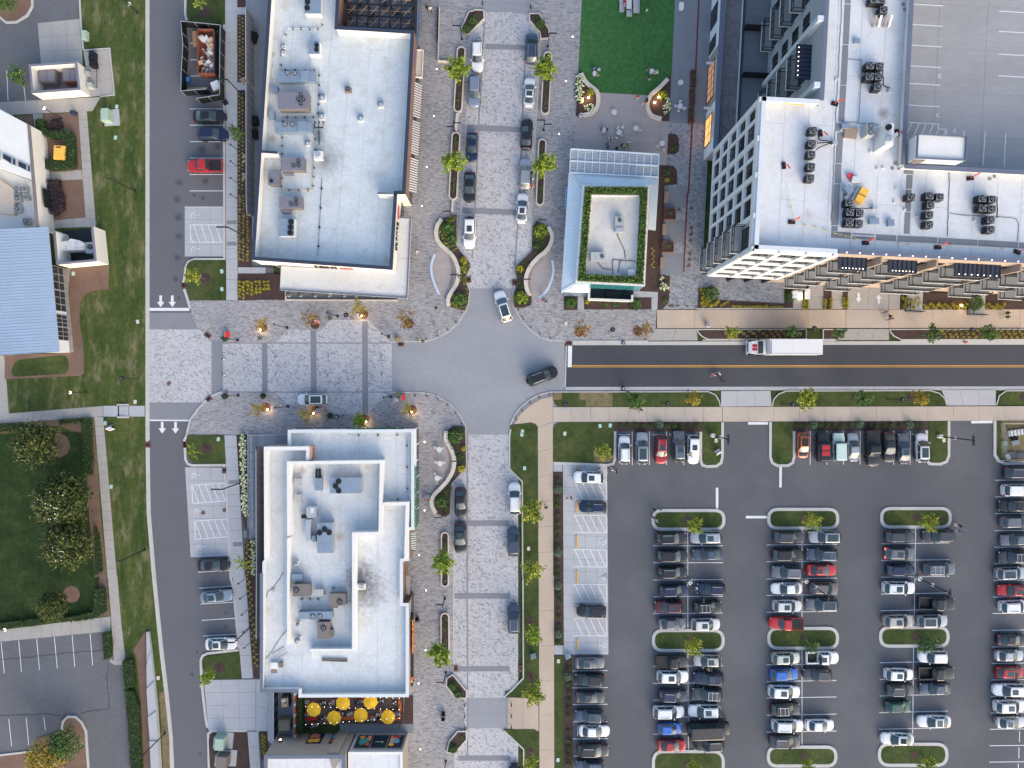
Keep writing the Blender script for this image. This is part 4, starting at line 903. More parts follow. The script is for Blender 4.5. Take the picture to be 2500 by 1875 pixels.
rooftop_unit('01',456,354,546,464,RZ,1.5,M29,'small blue grey rooftop unit with rust streak on the upper block',((524,390),(522,430)),.34,FAN_B,side=M1c)
rooftop_unit('01',192,612,505,704,RZ,1.2,M29,'long blue make-up air unit with two grey fans, upper one of the pair',((275,632),(336,632)),.42,FAN_L,extra=((385,606,450,690,1.5,M29),(238,610,262,700,.9,M0r)))
rooftop_unit('01',168,1052,482,1140,RZ,1.2,M29,'long blue make-up air unit with two grey fans, lower one of the pair',((252,1074),(314,1074)),.42,FAN_L,extra=((360,1046,425,1130,1.5,M29),(215,1050,240,1140,.9,M0r)))
rooftop_unit('01',190,792,448,938,RZ,1.8,M2b,'large mauve grey rooftop unit with four fans in a diamond',((388,818),(365,857),(408,857),(386,894)),.30,FAN_D,side=M2c)
rooftop_unit('01',124,740,186,796,RZ,.9,M29,'small blue box unit beside the four fan unit on the upper block')
rooftop_unit('01',112,948,156,1022,RZ,.9,M29,'small blue upright unit near the west parapet of upper block')
rooftop_unit('01',218,1356,412,1468,RZ,1.6,M2b,'mauve rooftop unit with three fans below the make-up air units',((368,1388),(325,1427),(368,1427)),.29,FAN_D,side=M2c,extra=((236,1462,308,1500,1.1,M2b),))
rooftop_unit('01',106,1480,196,1592,RZ,1.4,M2b,'small mauve rooftop unit with one black fan in the west corner',((134,1560),),.27,FAN_B,side=M2c)
rooftop_unit('11',202,36,390,132,RZ,1.6,M2b,'mauve rooftop unit with three fans, next above the southernmost unit',((348,62),(304,100),(348,100)),.29,FAN_D,side=M2c,extra=((214,126,292,172,1.1,M2b),))
rooftop_unit('11',198,226,328,374,RZ,1.5,M29,'blue rooftop unit with a column of three black fans, southernmost',((303,252),(299,300),(296,348)),.42,FAN_B,side=M1c)
for(x,y,r,lb)in((565,833,.45,'right of the four fan unit'),(560,993,.42,'above the pipe rack'),(440,1227,.36,'below the lower make-up air unit'),(1072,890,.42,'nearest the east parapet in open roof'),(898,1010,.42,'left one of two in the open roof'),(225,390,.32,'upper of the small close pair'),(225,440,.32,'lower of the small close pair')):
 exhaust('01',x,y,RZ,'round grey exhaust fan on the upper block, '+lb,r)
pipe_run('gas_pipe','01',(570,100,570,250,280,243,224,350,210,600),RZ+.22,.05,M1h,'white conduit on black blocks down the upper block roof')
pipe_run('gas_pipe','01',(505,1150,510,1250,490,1640,245,1636,205,1660),RZ+.22,.05,mat('pipe_yellow',(.5,.42,.2),.6),'yellowish gas pipe beside the soot stain on the upper block')
pipe_run('gas_pipe','01',(210,600,545,606,540,860,530,1010,230,1010,215,1640),RZ+.2,.04,M0r,'grey service pipe loop round the upper make-up air units')
pipe_run('gas_pipe','11',(568,-120,560,50,533,545),RZ+.2,.035,M0n,'thin dark conduit running down the south roof of upper block',2.7)
rk=thing('pipe_rack','dark pipe rack with blue coils near the soot stain','pipe rack',(*m('01',545,1140,RZ),RZ))
for x in(505,540,578):MB().bar((*m('01',x,1045,RZ+.7),RZ+.7),(*m('01',x,1110,RZ+.7),RZ+.7),.1).bar((*m('01',x,1045,RZ+.6),RZ),(*m('01',x,1045,RZ+.7),RZ+.7),.1).mk('rack_leg',M0n,rk)
for i in range(5):MB().tube((*m('01',515,1130+i*22,RZ+.8),RZ+.5),(*m('01',568,1130+i*22,RZ+.8),RZ+.5),.16,n=8).mk('coil',M29,rk)
MB().bar((*m('01',505,1100,RZ+.7),RZ+.75),(*m('01',575,1100,RZ+.7),RZ+.75),.14).bar((*m('01',542,1120,RZ+.9),RZ+.8),(*m('01',542,1245,RZ+.9),RZ+.8),.12).mk('header_pipe',M0n,rk)
sh=thing('smoke_stack','square white exhaust curb beside the soot stain on the upper block','exhaust',(*m('01',545,1350,RZ),RZ));MB().box((0,0,0),(1.3,1.3,.7)).mk('curb',M1c,sh,world=False);MB().cyl(0,0,.7,1.0,.45,.4,12).mk('stack_cap',M0r,sh,world=False)
sh=thing('roof_condenser','small brown condenser alone in the open roof of upper block','condenser',(*m('01',790,770,RZ+.6),RZ));MB().box((0,0,.15),(.8,.8,.6)).mk('casing',M2c,sh,world=False);MB().box((0,0,0),(1.0,.8,.14)).mk('curb',M2j,sh,world=False);ob('fan',FAN_D,sh,(0,0,.76),0,(.3,.3,1))
def screen_fence(pts,z,label,mt,pan=1.3,name='screen_fence',base=0.0,post=M0r):
 r=thing(name,label,'fence',(*pts[0],0));p=resample(pts,pan)
 for i in range(len(p)-1):
  a,b=Vector(p[i]),Vector(p[i+1]);d=(b-a).normalized();n=Vector((-d.y,d.x))*.05;e=d*.02
  k=6
  for j in range(k):z0=base+(z-base)*j/k;MB().prism([tuple(a+e+n),tuple(a+e-n),tuple(b-e-n),tuple(b-e+n)],z0+.015,base+(z-base)*(j+1)/k,bottom=True).mk('board',mt,r)
  MB().box((*a,base),(.11,.11,z-base+.08)).mk('post',post,r)
 MB().prism(offs(pts,.07)+offs(pts,-.07)[::-1],z,z+.05,bottom=True).mk('top_rail',post,r);return r
fa=[W((599+0.5,18),3.3),W((600.5,193),3.3)];screen_fence(fa,3.3,'tall brown board screen along the alley, upper length',M1q)
fa=[W((600.5,200),3.3),W((601,480),3.3),W((603,520),3.3)];screen_fence(fa,3.3,'tall brown board screen along the alley, lower length',M1q)
gt=thing('alley_gate','open wooden gate leaf between the two screen lengths','gate',(*m('00',2110,690),0));MB().prism(ML('00',2.2,2068,680,2118,655,2150,690,2145,700,2115,668,2072,692),.1,2.2).mk('gate_leaf',M2j,gt)
# --------- B: lower retail block
ZB,ZBR=5.5,4.5
B_out=ML('21',ZB,275,388,1362,383,1362,1248,1318,1250,1318,1512,1264,1520)+ML('31',ZB,1264,240,1315,240,1315,1046,368,1050,368,1003,36,1003)+ML('21',ZB,58,1526,76,1500,68,533,275,531)
bB=thing('retail_building','white roofed shop block with raised plant well and green signs','building',(*m('21',800,1500),0))
walls(B_out,0,ZB,[M2f,M2f,M2h,M0d,M0d,M0d,M0d,M2g,M2h,M2h,M2h,M2e,M2e,M2e,M2g,M2g],bB,cap=M1b,capw=.45)
MB().prism(ML('31',ZB+.02,33,-20,60,-20,60,980,368,980,368,1007,33,1007),ZB-.03,ZB+.03,bottom=True).mk('coping',M1t,bB)
membrane(offs(ccw(B_out),.34,True),ZBR,M22,bB,0.0,2.9)
Z2=6.3
lowwall(ML('21',Z2,284,1300,280,672,1082,662,1070,1278,842,1284)+ML('31',Z2,843,650),.42,ZBR,Z2,M1c,bB,'plant_well_wall',M1c)
lowwall([m('21',278,1320,5.9)]+ML('31',5.9,278,600),.28,ZBR,5.9,M1c,bB,'plant_well_wall',M1c)
lowwall(ML('31',5.7,465,640,828,640),.25,ZBR,5.7,M12,bB,'louvre_screen',M1c);lowwall(ML('31',5.7,465,640,480,735),.12,ZBR,5.2,M1c,bB,'louvre_stay')
lowwall(ML('21',6.0,1094,1026,1306,1022,1292,1490),.45,ZBR,6.0,M1c,bB,'parapet',M1c)
lowwall(ML('21',6.0,88,1490,86,548,452,545,446,650),.5,ZBR,6.0,M1c,bB,'parapet',M1c)
MB().prism(ML('21',6.05,462,530,480,530,478,648,460,648),ZBR,6.08).mk('salmon_trim',mat('salmon_board',(0.46,0.24,0.17),.8),bB)
fpn(B_out[1],B_out[0],6,.3,2.9,M0s,bB);fpn(B_out[2],B_out[1],6,.3,2.9,M0s,bB);fpn(B_out[8],B_out[7],5,.3,2.6,M0s,bB)
sg=thing('wall_sign','row of green letters on the north edge of the lower shop block','sign',(*m('21',1020,384,5),4.6));a=m('21',790,385,5.5);letters(24,m('21',1268,385,5.5)[0]-a[0],.62,M0z,sg,(a[0]+8.0*0,a[1]+.25,4.6),(1,0),seed=11,bold=.8,depth=.25)
sg=thing('wall_sign','row of green letters on the east edge of the lower shop block','sign',(*m('21',1362,970,5),4.6));a=m('21',1362,1245,5.5);letters(24,m('21',1362,705,5.5)[1]-a[1],.62,M0z,sg,(a[0]+.08,a[1],4.6),(0,1),seed=12,bold=.8,depth=.25)
awning('21',(1322,1270,1322,1418),(1382,1272,1380,1430),3.6,2.9,20,mat('awning_green',(.02,.06,.035),.8),M1h,'dark green and white striped awning on the lower shop block')
MB().prism(ML('31',3.4,1288,0,1328,0,1322,165,1290,160),3.0,3.4,bottom=True).mk('entrance_canopy',M2g,bB);MB().prism(ML('31',3.6,1318,325,1352,325,1352,950,1318,950),3.1,3.6,bottom=True).mk('entrance_canopy',M0n,bB)
sg=thing('wall_sign','bright orange letters along the east canopy of lower shop block','sign',(*m('31',1345,520,3.6),3.6));a=m('31',1344,665,3.9);letters(7,m('31',1344,378,3.9)[1]-a[1],.55,mat('sign_orange',(.85,.30,.03),.5),sg,(a[0],a[1],3.62),(0,1),seed=13,bold=.85,depth=.3)
sg=thing('blade_sign','tilted orange and yellow blade sign at the south end of canopy','sign',(*m('31',1342,895,3.6),3.2));MB().box((0,0,0),(.35,.9,.5),R(-25)).mk('sign_plate',M1a,sg,world=False);MB().box((.02,-.3,.5),(.3,.3,.03),R(-25)).mk('sign_face',M0u,sg,world=False)
BZ=ZBR
rooftop_unit('21',638,800,905,932,BZ,1.6,M29,'large blue rooftop unit lying east west, with three black fans',((713,830),(686,871),(713,912)),.42,FAN_B,side=M0r)
rooftop_unit('21',528,1192,660,1446,BZ,1.6,M29,'large blue rooftop unit lying north south, with three black fans',((592,1243),(549,1272),(631,1270)),.42,FAN_B,side=M0r)
rooftop_unit('21',330,808,386,866,BZ,.9,M2a,'small grey box unit in the plant well, upper left');rooftop_unit('21',344,944,386,1016,BZ,.9,M2a,'small grey box unit in the plant well, below the first')
rooftop_unit('21',506,806,570,908,BZ,.9,M29,'narrow blue unit with pipe rack above it in plant well',extra=((512,722,520,800,.6,M0n),(540,722,552,800,.6,M0n),(512,730,552,738,.65,M0n)))
rooftop_unit('31',316,76,464,180,BZ,1.3,M2c,'taupe one fan rooftop unit beside the west well wall',((348,125),),.42,FAN_D);rooftop_unit('31',630,158,772,258,BZ,1.3,M2c,'taupe one fan rooftop unit nearest the soot stain',((723,228),),.42,FAN_D,extra=((640,255,700,282,1.0,M2c),))
rooftop_unit('31',530,402,632,546,BZ,1.4,M2c,'taupe one fan rooftop unit below the long blue unit',((582,453),),.42,FAN_D,extra=((630,470,658,532,1.0,M2c),))
rooftop_unit('31',366,312,655,376,BZ,1.2,M29,'long blue make-up air unit on lower shop block',((492,354),(551,352)),.40,FAN_L,extra=((366,316,458,376,1.4,M29),))
rooftop_unit('31',510,122,578,176,BZ,.9,M2a,'small grey box unit between two taupe units');rooftop_unit('31',308,-10,398,40,BZ,.9,M29,'small blue box unit at the top of lower plant well')
dk=thing('exhaust_duct','silver curved exhaust duct with black open mouth','duct',(*m('21',450,1200,BZ),BZ))
MB().prism(ML('21',BZ+1.2,432,1060,470,1040,518,1050,520,1140,445,1148,432,1120),BZ+.3,BZ+1.2).mk('duct_elbow',M0r,dk);MB().prism(ML('21',BZ+1.0,390,1120,444,1120,444,1150,390,1150),BZ+.4,BZ+1.0).mk('duct_mouth',M09,dk)
MB().prism(ML('21',BZ+1.3,468,1056,496,1056,496,1105,468,1105),BZ+1.2,BZ+1.32).mk('duct_lid',M1h,dk);MB().prism(ML('21',BZ+1.1,430,1165,478,1155,468,1260,470,1340,425,1345,420,1250),BZ+.2,BZ+1.1).mk('duct_run',M0r,dk);MB().prism(ML('21',BZ+.9,480,1300,512,1298,516,1350,482,1350),BZ+.1,BZ+.9).mk('fan_box',M29,dk)
exhaust('31',352,565,BZ,'round exhaust fan on a wide curb in lower plant well',.42);exhaust('31',355,428,BZ,'small round exhaust fan between the unit and the curb fan',.28);exhaust('21',335,1545,BZ,'round exhaust fan near the middle of the west well wall',.34)
ch=thing('kitchen_exhaust','white kitchen exhaust curb in the middle of the soot stain','exhaust',(*m('31',912,90,BZ),BZ));MB().box((0,0,0),(1.25,.9,.55)).mk('curb',M1c,ch,world=False);MB().box((.1,.05,.55),(.7,.6,.2)).mk('hood',M0r,ch,world=False)
gr=thing('roof_ladder','white slatted grate lying tilted on the lower block roof','grate',(*m('31',207,672,BZ),BZ+.02),R(30))
for i in range(7):MB().box((-1.0+i*.32,0,0),(.1,1.2,.08)).mk('slat',M1h,gr,world=False)
for s in(-.55,.55):MB().box((0,s,-.02),(2.2,.08,.08)).mk('side_rail',M0r,gr,world=False)
bx=thing('roof_cabinet','white cabinet with small brown side box in the roof corner','cabinet',(*m('31',165,768,BZ),BZ));MB().box((0,0,0),(1.1,.95,.5)).mk('cabinet',M1c,bx,world=False);MB().box((1.0,.1,0),(.5,.75,.5)).mk('side_box',M2c,bx,world=False);MB().box((-.15,-1.0,0),(.9,.5,.15)).mk('pallet',M2j,bx,world=False)
bm_=thing('roof_beam','brown roof skid lying across the lower block roof','beam',(*m('31',680,726,BZ),BZ),R(-2));MB().box((0,.14,0),(3.9,.16,.18)).box((0,-.14,0),(3.9,.16,.18)).mk('skid',M2c,bm_,world=False)
pipe_run('gas_pipe','21',(795,392,800,436,1300,430,1303,985,1140,985),BZ+.2,.035,M0r,'thin conduit on dark blocks round the north roof',2.5)
pipe_run('gas_pipe','31',(360,206,570,206,610,110,720,104),BZ+.2,.035,M0r,'thin gas line between the taupe rooftop units',1.1)
def rope(t,pts,z,mt,label,name='cable',r=.03,cat='cable'):
 pt=resample(ML(t,z,*pts),.5);b=MB();pt=[(x+random.uniform(-.05,.05),y+random.uniform(-.05,.05))for x,y in pt]
 for i in range(len(pt)-1):b.tube((*pt[i],z),(*pt[i+1],z),r,n=5,caps=False)
 return tag(b.mk(name,mt),label,cat)
rope('31',(240,-30,150,110,100,140,85,200),BZ+.05,M0n,'dark cable trailing to the upper dark roof drain');rope('31',(310,430,245,490,140,650,85,718),BZ+.05,M0n,'dark cable trailing to the lower dark roof drain')
screen_fence([m('21',0,556,3.2),m('21',2,1200,3.2),m('21',4,1659,3.2),m('31',2,550,3.2)],3.2,'pinkish board screen along the west side of lower block',mat('pink_board',(.33,.265,.25),.85,.08,.4,.1,4),1.35)
rp=thing('access_ramp','grey concrete access ramp with steel handrails','ramp',(*m('20',2165,840),0))
MB().prism(ML('20',.5,2136,432,2206,432,2206,1238,2142,1238),0,.5).mk('ramp_slab',M00,rp);MB().prism([m('21',2,432,.5),m('21',275,436,.5),m('21',275,530,.5),m('21',2,530,.5)],0,.5).mk('landing',M00,rp)
for xa,xb in((2132,2138),(2160,2166),(2172,2178)):
 a,b=m('20',xa,440,1.3),m('20',xb,1238,1.3);MB().bar((*a,1.35),(*b,1.35),.06).bar((*a,.9),(*b,.9),.04).mk('handrail',M0r,rp)
 for k in range(12):p=lerp(a,b,k/11);MB().box((*p,.4),(.05,.05,.95)).mk('baluster',M0r,rp)
MB().bar((*m('20',2132,432,1.3),1.35),(*m('21',272,428,1.3),1.35),.07).mk('handrail',M1h,rp)
# --------- restaurant patio and G
sheet('patio_floor',P(0,742,1690,985,1690,985,1768,742,1768),mat('brown_deck',(.165,.115,.095),.8,.1,.4,.2,4),0.10)
sheet('patio_step',P(0,830,1765,1009,1765,1009,1790,830,1790),M2d,0.075);slab('mulch_bed',ML('31',0,1280,1030,1355,1030,1355,1275,1275,1275),M18,0.02,0.12)
sheet('service_yard',ML('31',0,150,1000,330,1000,330,1440,150,1440),M00,0.109)
ZG,ZG2=6.5,5.8
bG=thing('poster_building','tan shop building with bright art posters in its windows','building',(*W((800,1850),0),0))
G1=P(ZG,645,1845,843,1844,843,2150,645,2150);G2=P(ZG2,850.5,1836.5,982,1836.5,985,2150,850.5,2150)
walls(G1,0,ZG,M2g,bG,cap=M1t);membrane(offs(ccw(G1),.34,True),ZG-.55,M23,bG,0,2.9)
walls(G2,0,ZG2,[M2e,M2g,M2e,M2e],bG,cap=M1c,capw=.35);membrane(offs(ccw(G2),.34,True),ZG2-.3,M23,bG,0,2.9)
YG=(937.5-1845)*(CAM_H-ZG)/FPX;YG2=(937.5-1836.5)*(CAM_H-ZG2)/FPX
pc={'navy':mat('print_navy',(.012,.03,.045),.4),'salmon':mat('print_salmon',(.62,.24,.17),.4),'yel':mat('print_yellow',(.72,.38,.05),.4),'teal':mat('print_teal',(.06,.24,.22),.4),'sky':mat('print_sky',(.14,.34,.46),.4),'red':mat('print_red',(.45,.07,.05),.4)}
def poster_window(x0,x1,z0,z1,Y,shapes,text=None):
 w=MB().box(((x0+x1)/2,Y+.06,z0),(x1-x0,.1,z1-z0)).mk('window',M0s,bG)
 f=MB()
 for x in(x0,x1):f.box((x,Y+.09,z0),(.09,.2,z1-z0))
 f.box(((x0+x1)/2,Y+.09,z1),(x1-x0+.09,.2,.09));f.mk('frame',M0n,w)
 b=MB();y=Y+.125;W_,H_=x1-x0-.16,z1-z0-.15;ks=list(pc)
 b.face([(x1-.08,y,z0+.08),(x0+.08,y,z0+.08),(x0+.08,y,z1-.08),(x1-.08,y,z1-.08)],0)
 for i,(c,u,v,ru,rv)in enumerate(shapes):
  pts=[]
  for a in range(14):
   t=2*math.pi*a/14;r=1+.18*math.sin(3*t+i*2)
   uu=min(1,max(0,u+ru*r*math.cos(t)));vv=min(1,max(0,v+rv*r*math.sin(t)));pts.append((x0+.08+uu*W_,y+.004*(i+1),z0+.08+vv*H_))
  b.face(pts[::-1],ks.index(c))
 b.mk('poster',[pc[k]for k in ks],w)
 if text:
  cu=bpy.data.curves.new('poster_text','FONT');cu.body=text;cu.size=.62;cu.align_x='CENTER';cu.extrude=.004;cu.materials.append(M1h)
  o=bpy.data.objects.new('text_tmp',cu);me=bpy.data.meshes.new_from_object(o);bpy.data.objects.remove(o);o=ob('lettering',me,w);c=Vector(((x0+x1)/2,Y+.14,(z0+z1)/2+.1))-Vector(bG.location)-Vector(w.location);o.location=c;o.rotation_euler=(R(90),0,R(180))
poster_window(-32.2,-30.0,0.05,3.0,YG,(('salmon',.35,.25,.42,.25),('yel',.35,.78,.4,.2),('yel',.7,.75,.25,.2)))
poster_window(-28.6,-26.4,0.05,3.0,YG,(('sky',.3,.3,.5,.3),('teal',.75,.45,.3,.22),('red',.4,.8,.6,.18),('salmon',.85,.1,.2,.15)))
poster_window(-24.2,-22.1,1.0,4.5,YG2,(('salmon',.85,.25,.25,.3),('teal',.45,.5,.4,.32),('yel',.25,.15,.22,.12),('red',.9,.8,.2,.16)))
poster_window(-21.75,-19.65,1.0,4.5,YG2,(),'Bowl')
poster_window(-19.25,-17.2,1.0,4.5,YG2,(('sky',.4,.45,.42,.28),('salmon',.12,.25,.25,.3),('red',.55,.1,.35,.16),('yel',.2,.8,.25,.14)))
MB().box((-20.7,YG2+.03,.7),(7.6,.06,4.3)).mk('frame_panel',M2b,bG);MB().prism(P(0,825,1786,850,1786,858,1800,838,1830),0,6.2).mk('corner_pier',M2g,bG)
lg=thing('wall_lamp','lit wall lamp low on the tan poster building','lamp',(*m('31',208,1430,2.6),2.4));MB().box((0,.1,0),(.35,.25,.3)).mk('housing',M0n,lg,world=False);MB().box((0,.25,.05),(.25,.06,.2)).mk('lens',M15,lg,world=False)
for pts,lab,z in(((150,1010,150,1425),'black mesh fence of the service yard, west side',2.0),):
 p=ML('31',z,*pts);f=screen_fence(p,z,lab,M0n,1.6,'mesh_fence')
mp=thing('mural_screen','orange chevron painted screen beside the green hedge wall','screen',(*m('31',335,1200),0));a,b=m('31',318,1005,2.9),m('31',318,1425,2.9)
MB().prism([(a[0],a[1]),(b[0],b[1]),(b[0]+.15,b[1]),(a[0]+.15,a[1])],0,2.9,1).mk('screen_wall',[M1t,M1t],mp)
for i in range(14):
 y0=b[1]+(a[1]-b[1])*i/14;s=(a[1]-b[1])/14;x=a[0]+.165
 MB().face([(x,y0,.1),(x,y0+s*.8,1.4),(x,y0+s*1.55,2.85),(x,y0+s*.75,2.85),(x,y0-s*.05,1.4)]).mk('chevron',M1a if i%3 else M2h,mp)
# --------- C: planted roof kiosk
ZK=5.6
bC=thing('kiosk_pavilion','kiosk with cream roof, planted hedge ring and ice blue metal eaves','pavilion',(*m('12',850,350),0))
K=[m('02',612,1596,ZK),m('02',1186,1600,ZK),m('12',1144,806,ZK),m('12',550,778,ZK)]
walls(K,0,ZK,[M2f,M2f,M0t,M2f],bC,cap=M1c,capw=.3);membrane(offs(ccw(K),.34,True),4.9,M24,bC,R(-4),3.4,under=M1c)
inn=offs(ccw(K),1.35,True);c_in=offs(ccw(K),1.5,True)
for i in range(4):MB().prism([inn[i],inn[(i+1)%4],c_in[(i+1)%4],c_in[i]],4.9,5.35).mk('planter_wall',M1c,bC)
def metal_strip(o0,o1,i0,i1,zo,zi,n,mt,parent):
 for k in range(n):
  e=.012;u,v=(k+e)/n,(k+1-e)/n;a,b,c,d=lerp(o0,o1,u),lerp(o0,o1,v),lerp(i0,i1,v),lerp(i0,i1,u)
  f=MB().face([(*a,zo),(*b,zo),(*c,zi),(*d,zi)]);f.face([(*a,zo-.12),(*b,zo-.12),(*b,zo),(*a,zo)])
  f.mk('roof_panel',mt,parent)
  MB().bar((*lerp(o0,o1,k/n),zo+.03),(*lerp(i0,i1,k/n),zi+.03),.045,.07).mk('seam_rib',mt,parent)
oTL,oTR,oBL=m('02',492,1490,3.3),m('02',1262,1530,3.3),m('12',428,858,3.3);oRB=m('12',1234,326,3.3)
iTL,iTR,iBR,iBL=m('02',606,1606,4.0),m('02',1190,1608,4.0),m('12',1172,320,4.0),m('12',556,778,4.0)
metal_strip(oTL,oBL,iTL,iBL,3.3,4.0,34,M12,bC);metal_strip(oRB,oTR,iBR,iTR,3.3,4.0,18,M12,bC);metal_strip(oTR,oTL,iTR,iTL,3.3,4.0,24,M12,bC)
metal_strip(oBL,m('12',657,864,3.3),iBL,m('12',664,792,4.0),3.3,4.0,7,M12,bC)
for a,b in((oTL,iTL),(oTR,iTR),(oBL,iBL)):MB().bar((*a,3.34),(*b,4.05),.35,.08).mk('hip_cap',M1b,bC)
for a,b in((oTL,oBL),(oRB,oTR),(oTR,oTL)):MB().bar((*a,3.2),(*b,3.2),.14,.2).mk('eave_gutter',M1b,bC)
for p in(('02',500,1495),('02',1255,1535),('12',440,845),('12',455,400)):MB().box((*m(*p,3.0),0),(.18,.18,3.2)).mk('post',M1b,bC)
pg=thing('pergola','pale blue lattice pergola in front of the kiosk','pergola',(*m('02',880,1400),0));ZP=3.45
pa,pb,pc_,pd=m('02',506,1286,ZP),m('02',1266,1332,ZP),m('02',1258,1528,ZP),m('02',496,1488,ZP);MP=mat('pergola_paint',(.60,.68,.74),.5,.03,.5,.04,3)
MPG=mat('lattice_panel',(.44,.50,.56),.4,.06,.5,.08,4)
for i in range(12):
 for j in range(2):
  q4=[lerp(lerp(pa,pb,u),lerp(pd,pc_,u),v)for u,v in((i/12,j/2),((i+1)/12,j/2),((i+1)/12,(j+1)/2),(i/12,(j+1)/2))]
  MB().face([(*p,ZP-.15)for p in ccw(q4)]).mk('lattice_panel',MPG,pg)
for i in range(13):MB().bar((*lerp(pa,pb,i/12),ZP),(*lerp(pd,pc_,i/12),ZP),.13,.2).mk('beam',MP,pg)
for j in range(3):MB().bar((*lerp(pa,pd,j/2),ZP+.04),(*lerp(pb,pc_,j/2),ZP+.04),.2,.26).mk('girder',MP,pg)
for i in range(48):
 if i%4:MB().bar((*lerp(pa,pb,i/48),ZP-.08),(*lerp(pd,pc_,i/48),ZP-.08),.05,.05).mk('slat',M1h,pg)
for j in range(1,10):
 if j!=5:MB().bar((*lerp(pa,pd,j/10),ZP-.03),(*lerp(pb,pc_,j/10),ZP-.03),.05,.05).mk('slat',M1h,pg)
for u in(0.01,.35,.68,.99):MB().box((*lerp(pa,pb,u),0),(.16,.16,ZP)).mk('post',MP,pg)
rooftop_unit('12',890,208,964,338,4.9,1.0,M2a,'grey one fan unit standing upright on the kiosk roof',((929,238),),.28,FAN_D,extra=((898,300,958,338,1.15,M0r),));rooftop_unit('12',680,514,804,592,4.9,1.0,M2a,'grey one fan unit lying crosswise on the kiosk roof',((777,550),),.28,FAN_D)
MRP=mat('rusty_pipe',(.20,.11,.09),.8,.15,2,.2,8)
for pts,lb in(((905,345,915,380,945,450,972,500,975,572),'rusty pipe trailing from the upright kiosk unit'),((690,590,745,605,780,650,860,668),'rusty pipe trailing from the crosswise kiosk unit'),((868,700,866,580,1065,592),'rusty pipe along the east corner of kiosk roof'),((912,690,930,600,950,585),'short rusty pipe near the kiosk hatch')):rope('12',pts,5.0,MRP,lb,'pipe',.06,'pipe')
for x,y,w,h,mt,lb in((960,695,40,46,M29,'grey louvred box by kiosk hedge'),(1032,692,58,54,M1b,'pale square roof hatch in the kiosk corner')):
 c=m('12',x,y,5.4);o=thing('roof_hatch',lb,'roof hatch',(*c,4.9));MB().box((0,0,0),(w*TS/15.9,h*TS/15.9,.45)).mk('curb',M1c,o,world=False);MB().box((0,0,.45),(w*TS/15.9+.06,h*TS/15.9+.06,.06)).mk('lid',mt,o,world=False)
tc=thing('kiosk_terrace','small sunken terrace with low white walls below the kiosk','terrace',(*m('12',850,880),0));MB().prism(ML('12',0,668,820,1045,830,1045,905,668,905),.05,.13).mk('terrace_floor',M0n,tc)
lowwall(ML('12',1.3,668,818,662,918,1036,932,1036,882),.24,0,1.3,M2h,tc,'terrace_wall',M1c)
for x,y,lb in((850,885,'large'),(980,900,'small')):
 s=thing('lounge_sofa',lb+' black lounge sofa on the kiosk terrace','sofa',(*m('12',x,y,.4),.13),R(-8));w=1.6 if lb=='large' else 1.1;MB().box((0,0,0),(w,.8,.4)).mk('seat',M09,s,world=False);MB().box((0,.35,.4),(w,.18,.35)).mk('backrest',M09,s,world=False)
sg=thing('wall_sign','bright blue strip sign on the west eave of kiosk','sign',(*m('12',464,40,3.2),2.7));MB().box((0,0,0),(.12,3.2,.5),R(-3)).mk('sign_panel',mat('sign_blue',(.03,.25,.6),.4),sg,world=False);MB().box((-.07,.2,.12),(.03,2.0,.25),R(-3)).mk('sign_band',M1h,sg,world=False)
# --------- D: apartment block (own axes: u east along the street front, v north)
TH=R(-3.0);OX,OY=30.3,16.9;CT,STH=math.cos(TH),math.sin(TH)
def D(u,v):return(OX+u*CT-v*STH,OY+u*STH+v*CT)
def DP(*uv):return[D(uv[i],uv[i+1])for i in range(0,len(uv),2)]
def dbox(b,u0,u1,v0,v1,z0,z1,k=0,kt=None):return b.prism(DP(u0,v0,u1,v0,u1,v1,u0,v1),z0,z1,k if kt is None else kt,k,True)
ZD,ZDR,ZD0,FH=24.4,23.25,4.7,3.72
bD=thing('apartment_building','large white and tan apartment block with balconies and white roof','building',(*D(20,8),0))
UE=62.0
roofp=DP(0,0,UE,0,UE,11.5,18.2,11.5,18.2,62,7.2,62,7.2,19.0,0,19.0)
membrane(offs(ccw(roofp),.3,True),ZDR,M23,bD,TH,3.05,16)
MB().prism(DP(0.3,0.3,UE,0.3,UE,11.4,18.0,11.4,18.0,62,7.4,62,7.4,18.8,.3,18.8),ZD0,ZDR-.06).mk('core',M2e,bD)
def face_wall(a,b,z0,z1,mt,th=.3,name='wall',inner=None):
 a,b=Vector(a),Vector(b);d=(b-a).normalized();n=Vector((-d.y,d.x))*th
 MB().prism([tuple(a),tuple(b),tuple(b+n),tuple(a+n)],z0,z1).mk(name,[mt],bD)
def coping(a,b,mt,w=.5,z=ZD):
 a,b=Vector(a),Vector(b);d=(b-a).normalized();n=Vector((-d.y,d.x));e=d*.04
 MB().prism([tuple(a-n*.05-e),tuple(b-n*.05+e),tuple(b+n*w+e),tuple(a+n*w-e)],z,z+.07,bottom=True).mk('coping',mt,bD)
M10=mat('facade_white',(0.62,0.64,0.65),0.75,0.03,0.4,0.04,3);M13=mat('facade_infill',(0.40,0.42,0.44),0.8,0.03,0.4,0.04,3);M1z=mat('facade_tan',(0.36,0.29,0.24),.85,.04,.4,.06,3)
M1s=mat('balcony_white',(0.60,0.61,0.61),.7,.04,.4,.05,3);M05=mat('balcony_floor',(0.33,0.335,0.33),.8,.06,.3,.08,3)
